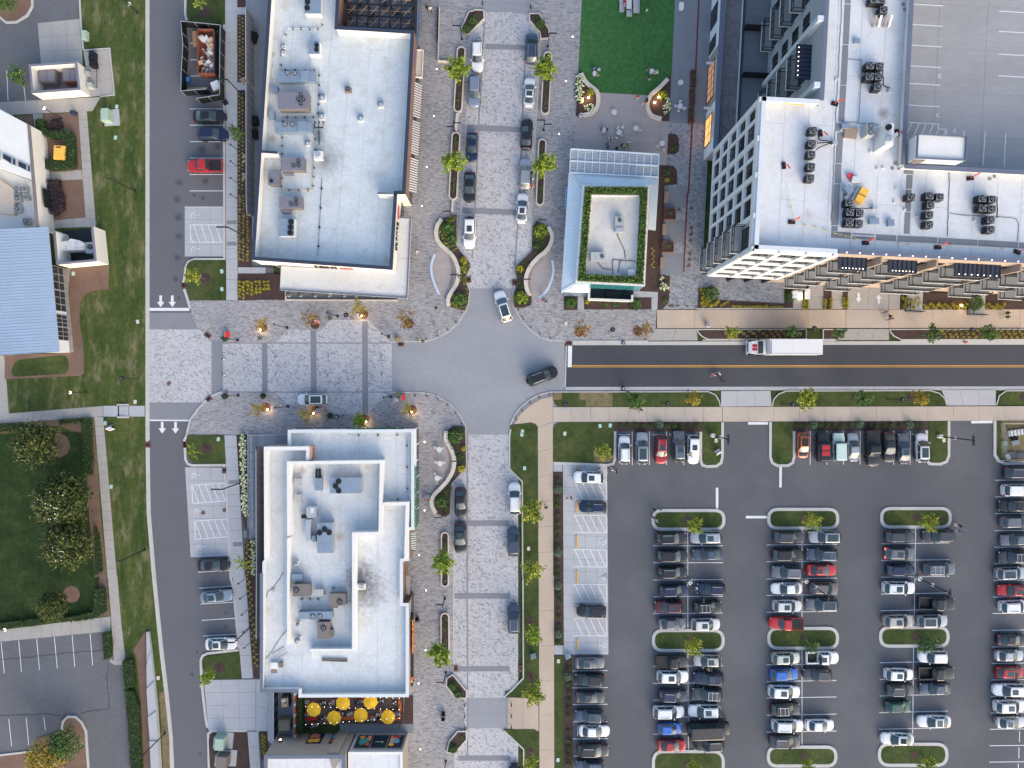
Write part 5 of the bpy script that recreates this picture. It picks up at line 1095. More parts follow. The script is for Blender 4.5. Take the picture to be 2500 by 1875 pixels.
for a,b,w1,c in((D(0,19.0),D(0,0),M10,M1b),(D(0,0),D(10.4,0),M10,M1b),(D(10.4,0),D(UE,0),M1z,M1t),(D(7.2,19.0),D(0,19.0),M2h,M1b),(D(7.2,62),D(7.2,19.0),M2e,M1t),(D(UE,11.5),D(18.2,11.5),M2h,M1t),(D(18.2,11.5),D(18.2,62),M2h,M1t)):
 face_wall(a,b,ZDR-.3,ZD,w1,.28,'parapet');coping(a,b,c)
for i in range(30):MB().cyl(*D(11.5+i*1.65,.12),ZD+.07,ZD+.13,.06,n=6).mk('coping_light',M0f,bD)
face_wall(D(0,19),D(0,0),ZD0,ZDR-.3,M13);face_wall(D(0,0),D(10.4,0),ZD0,ZDR-.3,M13);face_wall(D(10.4,0.0),D(UE,0.0),0,ZDR-.3,M1z);face_wall(D(7.2,62),D(7.2,19),4.9,ZDR-.3,M2e);face_wall(D(7.2,19),D(0,19),ZD0,ZDR-.3,M2h)
face_wall(D(1.0,19),D(1.0,.8),0,ZD0,M0n,.3);face_wall(D(1.0,.8),D(10.4,.8),0,ZD0,M2g,.3)
MB().prism(DP(0,0,10.4,0,10.4,3,0,3),ZD0-.25,ZD0-.02,bottom=True).prism(DP(0,3,4,3,4,19,0,19),ZD0-.25,ZD0-.02,bottom=True).mk('soffit',M2g,bD)
def win(u0,u1,v,z0,z1,axis,parent=None,out=.05,lit=None,bars=1,fr=M0n):
 """window on a south (axis 's', spans u) or west (axis 'w', spans v) face, frame as sub-part"""
 parent=parent or bD;b=MB();f=MB()
 def bx(B,a0,a1,zz0,zz1,o0,o1,k=0):
  if axis=='s':dbox(B,a0,a1,v-o1,v-o0,zz0,zz1,k)
  else:dbox(B,v-o1,v-o0,a0,a1,zz0,zz1,k)
 bx(b,u0,u1,z0,z1,0.0,out);o=b.mk('window',lit or M0s,parent)
 for x in(u0,u1):bx(f,x-.05,x+.05,z0,z1,0,out+.06)
 for i in range(1,bars+1):x=u0+(u1-u0)*i/(bars+1);bx(f,x-.035,x+.035,z0,z1,0,out+.04)
 for z in(z0,z1,z0+(z1-z0)*.62):bx(f,u0,u1,z-.04,z+.04,0,out+.05)
 f.mk('frame',fr,o);return o
vp=(0.05,4.2,9.3,13.9,18.75)
for k,v in enumerate(vp):
 b=MB();dbox(b,-.34,-.005,v-.3,v+.3,ZD0,ZD-.02);b.mk('pilaster',M10,bD)
 if 0<k<4:
  pass
for k in range(1,4):
 for vv in((vp[k]+vp[k+1])/2+.35,):b=MB();dbox(b,-.26,-.005,vv-.22,vv+.22,ZD0,ZD-.5);b.mk('pilaster',M10,bD)
for i in range(6):
 z=ZD0+FH*i
 b=MB();dbox(b,-.30,-.004,4.5 if 0<i<5 else 0.35,18.45,z-.26,z+.26 if i<5 else z+.7);b.mk('floor_band',M10,bD)
 b=MB();dbox(b,0.35,10.05,-.30,-.004,z-.26,z+.26 if i<5 else z+.7);b.mk('floor_band',M10,bD)
for u in(0.05,3.5,6.9,10.3):b=MB();dbox(b,u-.3,u+.3,-.34,-.005,ZD0,ZD-.02);b.mk('pilaster',M10,bD)
for i in range(5):
 z=ZD0+FH*i
 for k in range(1,4):
  mid=(vp[k]+vp[k+1])/2+.35
  win(vp[k]+.45,mid-.35,0,z+.55,z+3.0,'w',bars=1);win(mid+.45,vp[k+1]-.5,0,z+1.0,z+2.7,'w',bars=1)
 for u in(0.05,3.5,6.9):win(u+.75,u+2.75,0,z+.9,z+2.7,'s',bars=1)
def rail(b,pts,z,h=1.05,parent=None):
 """picket railing: posts, top and bottom rails, thin pickets"""
 for i in range(len(pts)-1):
  a,c=pts[i],pts[i+1];n=max(1,int(round((Vector(c)-Vector(a)).length/1.1)))
  for zz in(z+.12,z+h):b.bar((*a,zz),(*c,zz),.07,.06)
  for j in range(n+1):p=lerp(a,c,j/n);b.box((*p,z),(.07,.07,h))
  m_=n*6
  for j in range(m_):p=lerp(a,c,(j+.5)/m_);b.bar((*p,z+.12),(*p,z+h),.022)
def balcony(u0,u1,z,axis,depth,base,parent):
 r=MB();b=MB()
 if axis=='s':
  dbox(b,u0,u1,base-depth,base-.006,z-.24,z,0,1);pts=[D(u0+.1,base),D(u0+.1,base-depth+.1),D(u1-.1,base-depth+.1),D(u1-.1,base)]
  win(u0+.5,u1-.6,base,z+.02,z+2.4,'s',bars=2)
 else:
  dbox(b,base-depth,base-.006,u0,u1,z-.24,z,0,1);pts=[D(base,u1-.1),D(base-depth+.1,u1-.1),D(base-depth+.1,u0+.1),D(base,u0+.1)]
  win(u0+.5,u1-.6,base,z+.02,z+2.4,'w',bars=2)
 o=b.mk('balcony',[M1s,M05],parent);rail(r,pts,z);r.mk('railing',M0n,o);return o
for i in range(5):
 balcony(.25,3.95,4.75+FH*i,'w',1.55,0,bD)
 z=4.8+3.62*i
 for(a,c)in((11.6,15.0),(17.9,21.4),(26.4,31.8),(36.9,40.5),(44.6,48.2)):balcony(a,c,z,'s',1.55,0,bD)
 for a in(15.9,22.6,24.4,33.0,34.8,42.0):win(a,a+1.1,0,z+.8,z+2.4,'s',bars=0)
for i in range(4):
 z=6.6+3.6*i
 balcony(33.7,38.2,z,'w',1.7,7.2,bD);balcony(23.2,27.4,z,'w',1.7,7.2,bD);balcony(44.5,49.0,z,'w',1.7,7.2,bD)
 for a in(29.9,31.3,20.2,39.4,41.6):win(a,a+1.1,7.2,z+.7,z+2.6,'w',bars=0)
def canopy(u0,u1,v0,v1,z,n,axis):
 b=MB();dbox(b,u0,u1,v0,v1,z-.15,z);o=b.mk('balcony_canopy',M19,bD)
 for i in range(n+1):
  s=MB()
  if axis=='s':x=u0+(u1-u0)*i/n;dbox(s,x-.04,x+.04,v0,v1,z,z+.09)
  else:y=v0+(v1-v0)*i/n;dbox(s,u0,u1,y-.04,y+.04,z,z+.09)
  s.mk('rib',M0n,o)
 for i in range(7):
  p=D(u0+.5+(u1-u0-1)*i/6,v0+.25)if axis=='s' else D(u0+.25,v0+.4+(v1-v0-.8)*i/6);MB().blob((*p,z+.16),.06).mk('bulb',M0f,o)
for a,c,n in((11.5,15.1,6),(17.9,21.5,6),(26.4,32.2,10)):canopy(a,c,-1.7,-.02,22.4,n,'s')
canopy(5.2,7.18,23.0,27.4,21.2,8,'w')
for v,in((29.2,),(20.9,)):b=MB();dbox(b,6.4,7.19,v-.35,v+.35,5.2,ZD+.05);b.mk('fin_wall',M1b,bD)
for u in(16.3,23.3,33.9):b=MB();dbox(b,u-.12,u+.12,-.9,-.006,4,ZD-.6);b.mk('fin_wall',M1z,bD)
pod=DP(-.25,19.02,7.19,19.02,7.19,62,.2,62);MB().prism(pod,0,4.85).mk('podium',M2e,bD)
MB().sheet(DP(.2,19.2,2.75,19.2,2.95,62,.6,62),4.875).mk('ballast_strip',M0y,bD)
v=19.3;i=0
while v<60:MB().prism(DP(3.2,v,7.15,v,7.15,min(62,v+1.25),3.2,min(62,v+1.25)),4.86,4.9).mk('terrace_paver',M2d,bD);v+=1.28
b=MB();rail(b,[D(3.05,62),D(3.05,19.2)],4.9,1.1);b.mk('railing',M0n,bD);MB().prism(DP(2.8,19.2,2.98,19.2,3.0,62,2.82,62),4.85,5.05).mk('terrace_kerb',M1b,bD)
for v in(30.4,37.6):b=MB();dbox(b,3.1,7.1,v-.04,v+.04,4.9,6.7);b.mk('privacy_screen',M0n,bD)
for v0,v1,mt in((19.1,26.6,M2f),(26.6,35.2,M2g),(35.2,38.9,M2f),(38.9,62,M2f)):b=MB();dbox(b,-.55,-.26,v0,v1-.03,0,5.0);b.mk('shopfront_wall',mt,bD)
face_wall(D(-.5,62),D(-.5,19.1),5.0,5.6,M1t,.3,'parapet');coping(D(-.55,62),D(-.55,19.1),M1t,.62,5.6)
M17=emis('lit_window_dim',(.85,.42,.2),.10)
for v0,v1,z1,mt,n in((20.8,25.2,3.7,M16,2),(27.8,33.6,3.8,M17,4),(35.7,37.6,3.7,M0s,1),(39.6,42.6,3.8,M0s,2)):win(v0,v1,-.55,.4,z1,'w',lit=mt,bars=n)
for n,v0,ln,mt,sd_,lb in((9,27.9,5.2,M1h,21,'white letter sign over the long dark shop window'),(9,21.0,4.0,M1h,22,'yellow and white letter sign over the glowing shop window')):
 sg=thing('wall_sign',lb,'sign',(*D(-.7,v0+2),4.2));p0=D(-.57,v0+ln);d=Vector(D(-.57,v0))-Vector(p0);letters(n,ln,.5,mt,sg,(*p0,4.35),d,seed=sd_,bold=.7)
 if n==9 and sd_==22:p0=D(-.62,v0+ln);letters(4,1.6,.55,M0u,sg,(*p0,4.32),d,seed=23,bold=.8)
for v,lb in((19.7,'white blade bracket sign next to the glowing window'),(26.7,'white blade bracket sign between two shop fronts')):sg=thing('blade_sign',lb,'sign',(*D(-1.0,v+6.2-(v-19.7)*.0),3.4));MB().box((-.35,0,.4),(1.1,.22,.14),TH).mk('bracket',M1h,sg,world=False);MB().box((-.35,0,0),(.9,.1,.42),TH).mk('sign_plate',M1h,sg,world=False)
for v,w in((1.2,3.0),(5.2,2.6),(8.8,2.6),(12.6,2.6),(16,2.4)):win(v,v+w,1.0,.3,3.4,'w',bars=3)
for u in(1.8,4.6,7.4):win(u,u+2.2,.8,.3,3.0,'s',bars=1);b=MB();dbox(b,u+2.35,u+2.7,-.2,.78,0,4.4);b.mk('column',M0n,bD)
for a,c in((33.0,35.6),(43.0,45.6)):
 b=MB();dbox(b,a,c,-3.6,-.02,0,.35,0,1);o=b.mk('garden_patio',[M0n,M05],bD);r=MB();rail(r,[D(a+.1,-1.6),D(a+.1,-3.5),D(c-.1,-3.5)],.35);r.mk('railing',M0n,o)
def pads(name,label,t,quads):
 o=thing(name,label,'walkway',(*m(t,quads[0][0],quads[0][1],ZDR),ZDR))
 for a in quads:MB().prism(ML(t,ZDR,*a),ZDR+.008,ZDR+.04).mk('walkway_pad',M2d,o)
pads('roof_walkway','grey roof walkway of long pads running north south','03',[(664,-60,716,-60,712,30,662,30),(660,40,712,40,694,382,645,382),(643,390,692,390,676,733,624,733),(622,741,674,741,656,1046,606,1046),(588,1062,626,1062,622,1132,586,1132),(598,1142,648,1142,634,1406,582,1406),(580,1415,632,1415,628,1580,572,1580),(570,1588,622,1588,604,1940,545,1940)])
pads('roof_walkway','grey roof walkway of long pads running along the south edge','13',[(548,290,600,290,598,332,546,332),(545,338,714,345,714,399,543,388),(729,350,914,360,914,372,729,362),(727,376,912,384,910,409,725,399),(932,361,1106,371,1104,420,930,410),(1118,371,1459,388,1456,438,1115,422),(1468,390,1806,409,1803,459,1465,440),(1814,410,2155,428,2153,480,1812,461),(2163,430,2700,455,2698,505,2161,482)])
pads('roof_walkway','short grey roof walkway below the stair tower','03',[(1172,1446,1252,1449,1250,1500,1170,1498),(1194,1508,1246,1510,1240,1626,1190,1624),(1188,1634,1238,1636,1228,1822,1182,1820),(1180,1830,1227,1832,1220,2016,1170,2014)])
def condenser(t,x,y,lab,grp='black one fan condensers on the apartment roof'):
 p=m(t,x,y,ZDR+1.35);o=thing('condenser',lab,'condenser',(*p,ZDR),TH,grp)
 MB().box((0,-.3,0),(.9,.1,.18)).box((0,.3,0),(.9,.1,.18)).mk('skid',M2k,o,world=False);b=MB().box((0,0,.18),(.92,.86,1.1),k=1,kt=0)
 b.mk('casing',[M2d,M0n],o,world=False);ob('fan',FAN_D,o,(0,0,1.285),random.uniform(0,6),(.37,.37,1));MB().box((-.5,-.1,.3),(.12,.3,.5)).mk('service_box',M0n,o,world=False)
 return o
CL=[('03',((885,560),(968,565),(880,655),(958,657),(952,742)),('upper left','upper right','middle left','middle right','lone lowest'),'in the five unit cluster by the parking deck'),('03',((395,1120),(385,1232),(380,1325),(377,1432),(370,1530)),('topmost','second','third','fourth','lowest'),'in the row of five on the west wing'),('13',((705,85),(712,168),(795,172),(708,258),(790,262)),('lone topmost','middle left','middle right','lower left','lower right'),'in the cluster beside the yellow tank'),('13',((1398,25),(1486,35),(1406,102),(1395,187),(1395,272)),('upper left','upper right','second in the column','third in the column','lowest'),'in the L shaped middle cluster'),('13',((1853,50),(1938,55),(1858,132),(1935,137),(1926,230),(1926,315)),('upper left','upper right','second row left','second row right','fifth','lowest'),'in the six unit eastern cluster')]
for t,ps,ws,lb in CL:
 for(x,y),w in zip(ps,ws):condenser(t,x,y,'black fan condenser, '+w+' '+lb)
condenser('13',1240,35,'black fan condenser standing alone beside the short roof walkway');condenser('03',1003,80,'black fan condenser at the top edge above tilted white fins')
condenser('03',920,-10,'black fan condenser cut by the top edge, left one');condenser('03',985,-5,'black fan condenser cut by the top edge, right one')
fs=thing('fin_rack','white slatted rack leaning beside the topmost roof condenser','rack',(*m('03',1000,190,ZDR),ZDR))
for k,x in enumerate((935,980,1030,1070)):MB().bar((*m('03',x,130,ZDR+.9),ZDR+.9),(*m('03',x-30,235,ZDR+.1),ZDR+.1),.28,.1).mk('slat',M1h if k%2 else M2j,fs)
for pts,lb in(((430,1150,440,1205,560,1225),'pipes from the first condenser of the row of five'),((425,1230,565,1226),'pipes from the second condenser of the row of five'),((415,1290,470,1255,565,1228),'pipes from the third condenser of the row of five'),((985,600,995,740,1070,770),'pipe bundle from the five unit cluster by the deck')):rope('03',pts,ZDR+.35,M0n,lb,'refrigerant_pipe',.07,'pipe')
for pts,lb in(((690,5,650,20,650,120,700,135,880,135,930,130),'black pipe loop of the cluster beside the yellow tank'),((655,140,650,250),'black pipe down the left of the yellow tank cluster'),((1975,40,1975,220),'black pipe up the right of the eastern cluster')):rope('13',pts,ZDR+.35,M0n,lb,'refrigerant_pipe',.07,'pipe')
for pts,lb in(((690,510,805,516,800,700,785,1060),'grey conduit line from the walkway down to the tall white box'),((640,-40,612,500,590,900,570,1400,545,1900),'grey conduit line beside the north south walkway'),((630,1050,780,1058,960,1075),'grey conduit line towards the tall white box')):rope('03',pts,ZDR+.06,M2b,lb,'conduit',.035,'pipe')
for pts,lb in(((1565,-200,1555,180,1545,375),'grey conduit line left of the eastern cluster'),((1560,180,1640,192,1900,205,2140,222,2160,260,2155,420),'grey conduit line around the eastern cluster')):rope('13',pts,ZDR+.06,M2b,lb,'conduit',.035,'pipe')
M0q=mat('rope_yellow',(.55,.52,.20),.7)
wl=rope('13',(150,-100,190,60,215,200,330,280,500,330,680,375,800,405,1150,440,1500,455,2000,480),ZDR+.3,M0q,'yellow pennant rope along the apartment roof edge','pennant_rope',.025,'rope')
for(t,x,y)in(('13',193,130),('13',320,280),('13',408,298),('13',492,325),('13',580,355),('13',670,376),('13',760,405),('13',1130,445),('13',1220,448),('13',1590,452),('13',2030,487)):
 p=m(t,x,y,ZDR+.3);b=MB().face([(p[0]-.14,p[1],ZDR+.28),(p[0]+.14,p[1],ZDR+.28),(p[0],p[1]-.05,ZDR+.03)]).face([(p[0]+.14,p[1],ZDR+.281),(p[0]-.14,p[1],ZDR+.281),(p[0]+.02,p[1]+.25,ZDR+.2)]);b.mk('pennant',M0u,wl)
for t,x,y,rot,lb in(('03',582,888,-15,'right of the courtyard corner'),('03',458,1142,-80,'beside the top of the row of five condensers'),('03',142,1422,-85,'out in the west wing roof'),('03',1118,1138,-85,'beside the tall white box'),('03',1752,1532,5,'on the east roof by two round drains'),('13',210,250,0,'left of the walkway corner'),('13',848,430,0,'first along the south walkway'),('13',1472,467,0,'second along the south walkway'),('13',2158,508,-20,'last along the south walkway')):
 p=m(t,x,y,ZDR+.3);o=thing('warning_stand','red flag on a black weight, '+lb,'warning flag',(*p,ZDR),R(rot),'red warning flag stands on the apartment roof')
 MB().box((0,0,0),(.85,.5,.14)).mk('weight',M09,o,world=False);MB().bar((-.05,0,.1),(.15,.12,.9),.06).bar((.1,.1,.85),(.7,.4,1.0),.16,.05).mk('flag',mat('flag_red',(.75,.07,.05),.6),o,world=False)
tb=thing('vent_tower','tall white roof box with round vent and bent duct','vent tower',(*m('03',1030,1160,ZDR),ZDR));q4=ML('03',26.0,1018,1062,1086,1064,1080,1252,1010,1250)
MB().prism(q4,ZDR,26.0).mk('tower_body',M1c,tb);MB().cyl(*m('03',1045,1092,26.3),26.0,26.3,.36,n=14,k=0).mk('round_vent',M09,tb);a=m('03',1050,1190,26.4);MB().cyl(*a,26,26.4,.42,n=14).bar((*a,26.5),(a[0]+.8,a[1]+.45,26.6),.4,.4).mk('bent_duct',M0r,tb)
ts_=thing('stair_tower','pale stair tower with white top at the deck corner','stair tower',(*m('03',1490,1270,23),19));q4=ML('03',26.2,1292,1156,1710,1180,1698,1382,1280,1362)
MB().prism(q4,19,26.1,1,0).mk('tower_body',[M1b,M1c],ts_);lowwall(q4+[q4[0]],.12,26.1,26.35,M1t,ts_,'coping');s_=Vector(q4[2])-Vector(q4[3]);MB().prism([tuple(Vector(q4[3])+s_*.02+Vector((0,-.12))),tuple(Vector(q4[3])+s_*.22+Vector((0,-.12))),tuple(Vector(q4[3])+s_*.22),tuple(Vector(q4[3])+s_*.02)],23.6,25.8).mk('door',M2c,ts_)
for t,x,y,w,d,h,mt,rot,lb,nm in(('03',715,1145,1.6,1.4,.3,mat('plywood',(.28,.22,.16),.9,.1,1,.15,3),-8,'square brown plywood cover on the apartment roof','plywood_cover'),('03',885,1110,.9,1.6,1.5,M2a,0,'grey two fan heat pump left of the tall white box','heat_pump'),('03',672,1085,1.0,.6,.5,M29,0,'blue junction box on white curb by the walkway','junction_box'),('13',812,22,1.0,1.9,.7,M0u,-28,'yellow double tank tool box on the apartment roof','tool_box'),('03',712,1512,.7,.6,.4,mat('cover_red',(.6,.05,.07),.6),30,'crimson tarp bundle near the small tool chest','tarp_bundle'),('03',762,1545,1.0,.7,.6,M1h,-8,'white tool chest with blue top beside the crimson tarp','tool_chest'),('03',700,1630,.9,1.0,.9,M29,30,'blue grey duct box above the yellow tank','duct_box'),('13',917,245,1.2,.7,.5,M29,4,'low blue vent box below the yellow tank cluster','vent_box'),('13',1063,260,.8,.8,.5,M29,4,'square blue vent box left of the short walkway','vent_box'),('03',580,1226,.6,.4,.6,M0r,0,'pale pipe hood where five condenser pipes meet','pipe_hood'),('13',925,128,.6,.35,.6,M0r,5,'pale pipe hood right of the yellow tank cluster','pipe_hood'),('03',1062,772,.6,.35,.5,M0r,5,'pale pipe hood below the five unit cluster by the deck','pipe_hood'),('03',770,348,.7,.6,.4,M29,0,'small blue roof drain box in the north roof','vent_box'),('03',220,882,2.6,.45,.35,mat('lumber',(.50,.36,.14),.8,.1,1,.15,3),-5,'yellow lumber stack by the courtyard parapet','lumber_stack')):
 p=m(t,x,y,ZDR+h);o=thing(nm,lb,nm.replace('_',' '),(*p,ZDR),R(rot));MB().box((0,0,0),(w*.9,d*.9,min(.12,h*.4))).mk('curb',M1c,o,world=False);MB().box((0,0,min(.12,h*.4)),(w,d,h-min(.12,h*.4))).mk('casing',mt,o,world=False)
 if nm=='heat_pump':
  for s in(-.4,.4):ob('fan',FAN_L,o,(0,s,h+.01),0,(.36,.36,1))
 if nm=='tool_box':MB().box((0,-.02,h),(w+.02,.06,.05)).mk('lid_gap',M0n,o,world=False);MB().box((-.7,0,0),(.35,2.0,.4)).mk('frame',M0r,o,world=False)
 if nm=='lumber_stack':MB().box((0,.12,h),(w*.95,.05,.04)).box((0,-.1,h),(w*.95,.05,.03)).mk('plank',M0g,o,world=False)
for t,x,y,lb in(('03',1164,38,'upper round grey roof drain at the top edge'),('03',1178,84,'lower round grey roof drain at the top edge'),('03',1096,1408,'larger round grey roof drain left of the deck corner'),('03',1072,1450,'smaller round grey roof drain left of the deck corner'),('03',1910,1540,'left round grey drain on the east roof'),('03',1952,1520,'right round grey drain on the east roof')):
 p=m(t,x,y,ZDR);o=MB().cyl(*p,ZDR,ZDR+.09,.22,.2,14).ring(*p,ZDR+.095,.10,.15,12,1).mk('roof_drain',[M2c,M0r]);tag(o,lb,'roof drain','round roof drains')
for i,(t,x,y)in enumerate((('03',880,1310),('03',978,1308),('03',940,1455),('03',990,1448),('03',1090,1015),('03',585,690),('03',1100,1630),('13',1085,85),('13',1280,210),('13',1775,245),('13',1175,150))):
 p=m(t,x,y,ZDR);o=MB().cyl(*p,ZDR,ZDR+.25,.2,.16,10).mk('vent_stack',M1h);tag(o,'small white plumbing vent stack standing on apartment roof','vent','white plumbing vents on the apartment roof')
# --------- E: upper parking deck
M0o=mat('deck_concrete',(0.31,0.305,0.305),0.85,0.09,0.10,0.12,1.5,stain=((0.24,0.235,0.235),.55,.8,.3),stretch=(.6,1.6,1))
bE=thing('parking_deck','empty concrete parking deck top with white bay lines','parking deck',(*D(40,30),0));ZE=19.0
MB().prism(DP(18.35,11.65,70,11.65,70,64,18.35,64),14,ZE-.02).mk('deck_slab',M0o,bE)
for i in range(8):
 for j in range(9):a,c=18.4+i*6.4,11.7+j*5.8;MB().prism(DP(a+.02,c+.02,a+6.38,c+.02,a+6.38,c+5.78,a+.02,c+5.78),ZE-.05,ZE).mk('concrete_slab',M0o,bE)
def E(t,x0,y0,x1,y1,w=.12):
 a,b_=Vector(m(t,x0,y0,ZE)),Vector(m(t,x1,y1,ZE));d=(b_-a).normalized();n=Vector((-d.y,d.x))*w/2;MB().sheet([tuple(a+n),tuple(a-n),tuple(b_-n),tuple(b_+n)],ZE+.006).mk('painted_line',M2i,bE)
for y in(35,210,388,566,718,904):E('03',1240-y*.05,y,1510-y*.035,y+16)
for y in(96,270,466,652):E('03',1992-y*.012,y,2700,y+42)
for a in((1690,1122,1672,1420),(1872,1134,1852,1432),(2050,1146,2034,1444),(2230,1158,2215,1456),(1205,1054,1472,1070),(1472,1070,1466,1110),(1466,1110,1540,1116),(1540,1116,1534,1165),(1240,1062,1196,1150),(1302,1064,1256,1172),(1362,1066,1330,1150),(1425,1070,1390,1155),(1475,1110,1452,1158),(1536,1120,1512,1162)):E('03',*a,.11)
for(x,y)in((1485,657),(1466,994),(1612,1128)):
 p=m('03',x,y,ZE);b=MB()
 for k in range(9):a0,a1=R(50+260*k/9),R(50+260*(k+1)/9);b.face([(p[0]+r*math.cos(a),p[1]+r*math.sin(a),ZE+.008)for r,a in((.16,a0),(.26,a0),(.26,a1),(.16,a1))])
 b.mk('letter_mark',M2i,bE)
# --------- F: office building and enclosures on the west side
def z1(*v):return[(v[i]/5.528,260+v[i+1]/5.53)for i in range(0,len(v),2)]
bF=thing('office_building','cream office building with sunken roof plant and grey coping','building',(*W((60,400),0),0));ZF=3.8
Fo=WL(z1(-900,-500,0,40,408,258,528,1620,528,1700,-900,1700),ZF)
MB().prism(WL(z1(-900,-500,0,40,408,258,440,985,0,830,-900,500),ZF),0,ZF,1,0).mk('upper_block',[M2h,M1c],bF)
MB().prism(WL(z1(372,236,412,260,528,1640,488,1640),ZF),0,ZF,0,0).mk('east_wall',M2h,bF);MB().prism(WL(z1(370,232,414,256,530,1640,486,1640),ZF),ZF,ZF+.08,bottom=True).mk('coping',M2c,bF)
MB().prism(WL(z1(-900,500,0,835,440,990,490,1640,-900,1640),ZF),0,.6,1,0).mk('plant_roof',[M2h,M1c],bF);MB().prism(WL(z1(-900,700,0,985,190,1120,185,1460,0,1440,-900,1400),1.4),0,1.35).mk('lower_roof',mat('beige_roof',(.50,.42,.34),.8,.06,.3,.08,3),bF)
for a in((-200,485,5,612,5,715,-200,590),(38,630,160,688,160,778,38,700),(172,694,215,714,215,800,172,782),(245,728,362,784,362,866,245,806),(374,790,412,808,412,885,374,870)):
 pa=WL(z1(*a),ZF+.1);o=MB().prism(pa,ZF,ZF+.1).mk('skylight',M0s,bF);lowwall(pa+[pa[0]],.09,ZF,ZF+.16,M0r,o,'frame')
p=WL(z1(545,1090,575,1350),3);MB().bar((p[0][0]+.15,p[0][1],1.7),(p[1][0]+.15,p[1][1],1.7),.08,2.2).mk('window',M0s,bF)
for i,(x,y,w)in enumerate(((215,1110,.9),(315,1110,.8),(215,1180,.8),(225,1240,.9),(340,1225,.7),(225,1380,1.0),(340,1545,1.0))):
 p=W(z1(x,y)[0],1.5);o=thing('condenser','grey condenser in the sunken office plant area, '+('upper left','upper right','middle left box','lower left','lower right','dark one lowest in the group','lone one by the blue roof')[i],'condenser',(*p,.6),R(8),'grey condensers of the cream office');MB().box((0,0,0),(w,w,.8)).mk('casing',M2a,o,world=False);ob('fan',FAN_L,o,(0,0,.81),0,(w*.4,w*.4,1))
bF2=thing('office_wing','office wing with ribbed blue metal roof and glass east wall','building',(*W((60,720),0),0));ZW=4.0
A0,A1,A2,A3=m('10',-160,325,ZW),m('10',416,296,ZW),m('10',513,1370,ZW),m('10',-160,1412,ZW)
for k in range(42):
 e=.008;u,v=(k+e)/42,(k+1-e)/42;MB().prism([lerp(A0,A3,u),lerp(A1,A2,u),lerp(A1,A2,v),lerp(A0,A3,v)],ZW-.08,ZW+(.02 if k%2 else .03),bottom=True).mk('roof_panel',M0c,bF2)
 MB().bar((*lerp(A0,A3,(k+.5)/42+.012),ZW+.06),(*lerp(A1,A2,(k+.5)/42+.012),ZW+.04),.05,.04).mk('roof_rib',M0c,bF2)
w0,w1=Vector(m('10',548,655)),Vector(m('10',606,1380));MB().prism([tuple(w0),tuple(w1),(w1[0]-30,w1[1]),(w0[0]-30,w0[1])],0,ZW-.12).mk('wall',M2f,bF2)
for f0,f1 in((0.0,.27),(.28,.52),(.56,.70),(.71,.86)):
 p0,p1=w0+(w1-w0)*f0,w0+(w1-w0)*f1;o=MB().bar((p0.x+.02,p0.y,1.9),(p1.x+.02,p1.y,1.9),.06,3.4).mk('window',M0s,bF2);b=MB();n_=3
 for k in range(n_+1):p=p0.lerp(p1,k/n_);b.box((p.x+.06,p.y,.2),(.08,.08,3.4))
 for z in(.25,1.5,3.5):b.bar((p0.x+.06,p0.y,z),(p1.x+.06,p1.y,z),.07,.07)
 b.mk('frame',M0r,o)
def enclosure(t,pts,z,label,open_side=None):
 r=thing('trash_enclosure',label,'enclosure',(*m(t,pts[0],pts[1],z),0));p=ccw(ML(t,z,*pts));walls(p,.1,z,M2h,r,th=.3,cap=M2b,inner=M2h,capw=.32,skip=()if open_side is None else(open_side,));return r
enclosure('00',(246,556,660,528,690,772,270,802),2.7,'cream walled bin enclosure near the top left');sheet('enclosure_floor',ML('00',.1,300,590,700,570,720,800,340,830),M2c,.113)
for i,(x0,y0,x1,y1,lb)in enumerate(((330,596,470,705,'left dark lidded dumpster in the cream enclosure'),(535,588,665,705,'right dark lidded dumpster in the cream enclosure'))):
 a,b_=m('00',x0,y0,1.5),m('00',x1,y1,1.5);o=thing('dumpster',lb,'dumpster',((a[0]+b_[0])/2,(a[1]+b_[1])/2,.115));w,d=b_[0]-a[0],a[1]-b_[1]
 MB().box((0,0,0),(w,d,1.2)).mk('container',M1o if i else M2c,o,world=False);MB().box((-w*.25,.05,1.2),(w*.47,d*.86,.1)).box((w*.25,.05,1.2),(w*.47,d*.86,.1)).mk('lid',M2b,o,world=False)
en2=enclosure('10',(458,322,800,290,830,590,486,622),3.4,'cream walled plant enclosure beside the blue roof',2);sheet('enclosure_floor',ML('10',.1,470,340,850,300,870,620,500,640),M0n,.113)
ah=thing('air_handler','streaked white air handling unit in the cream enclosure','air handler',(*m('10',600,450,1.5),.115));MB().prism(ML('10',2.2,478,425,585,415,610,395,690,415,728,440,730,490,540,500,480,505),.1,2.2).mk('duct_housing',mat('streaked_white',(.55,.56,.56),.7,.1,.6,.15,3,stain=((.25,.25,.26),.5,.62,1.8)),ah);MB().prism(ML('10',1.6,735,430,795,425,800,520,740,525),.1,1.6).mk('fan_box',M0r,ah);ob('fan',FAN_D,ah,tuple(Vector((*m('10',778,468,1.6),1.62))-ah.location),0,(.4,.4,1))
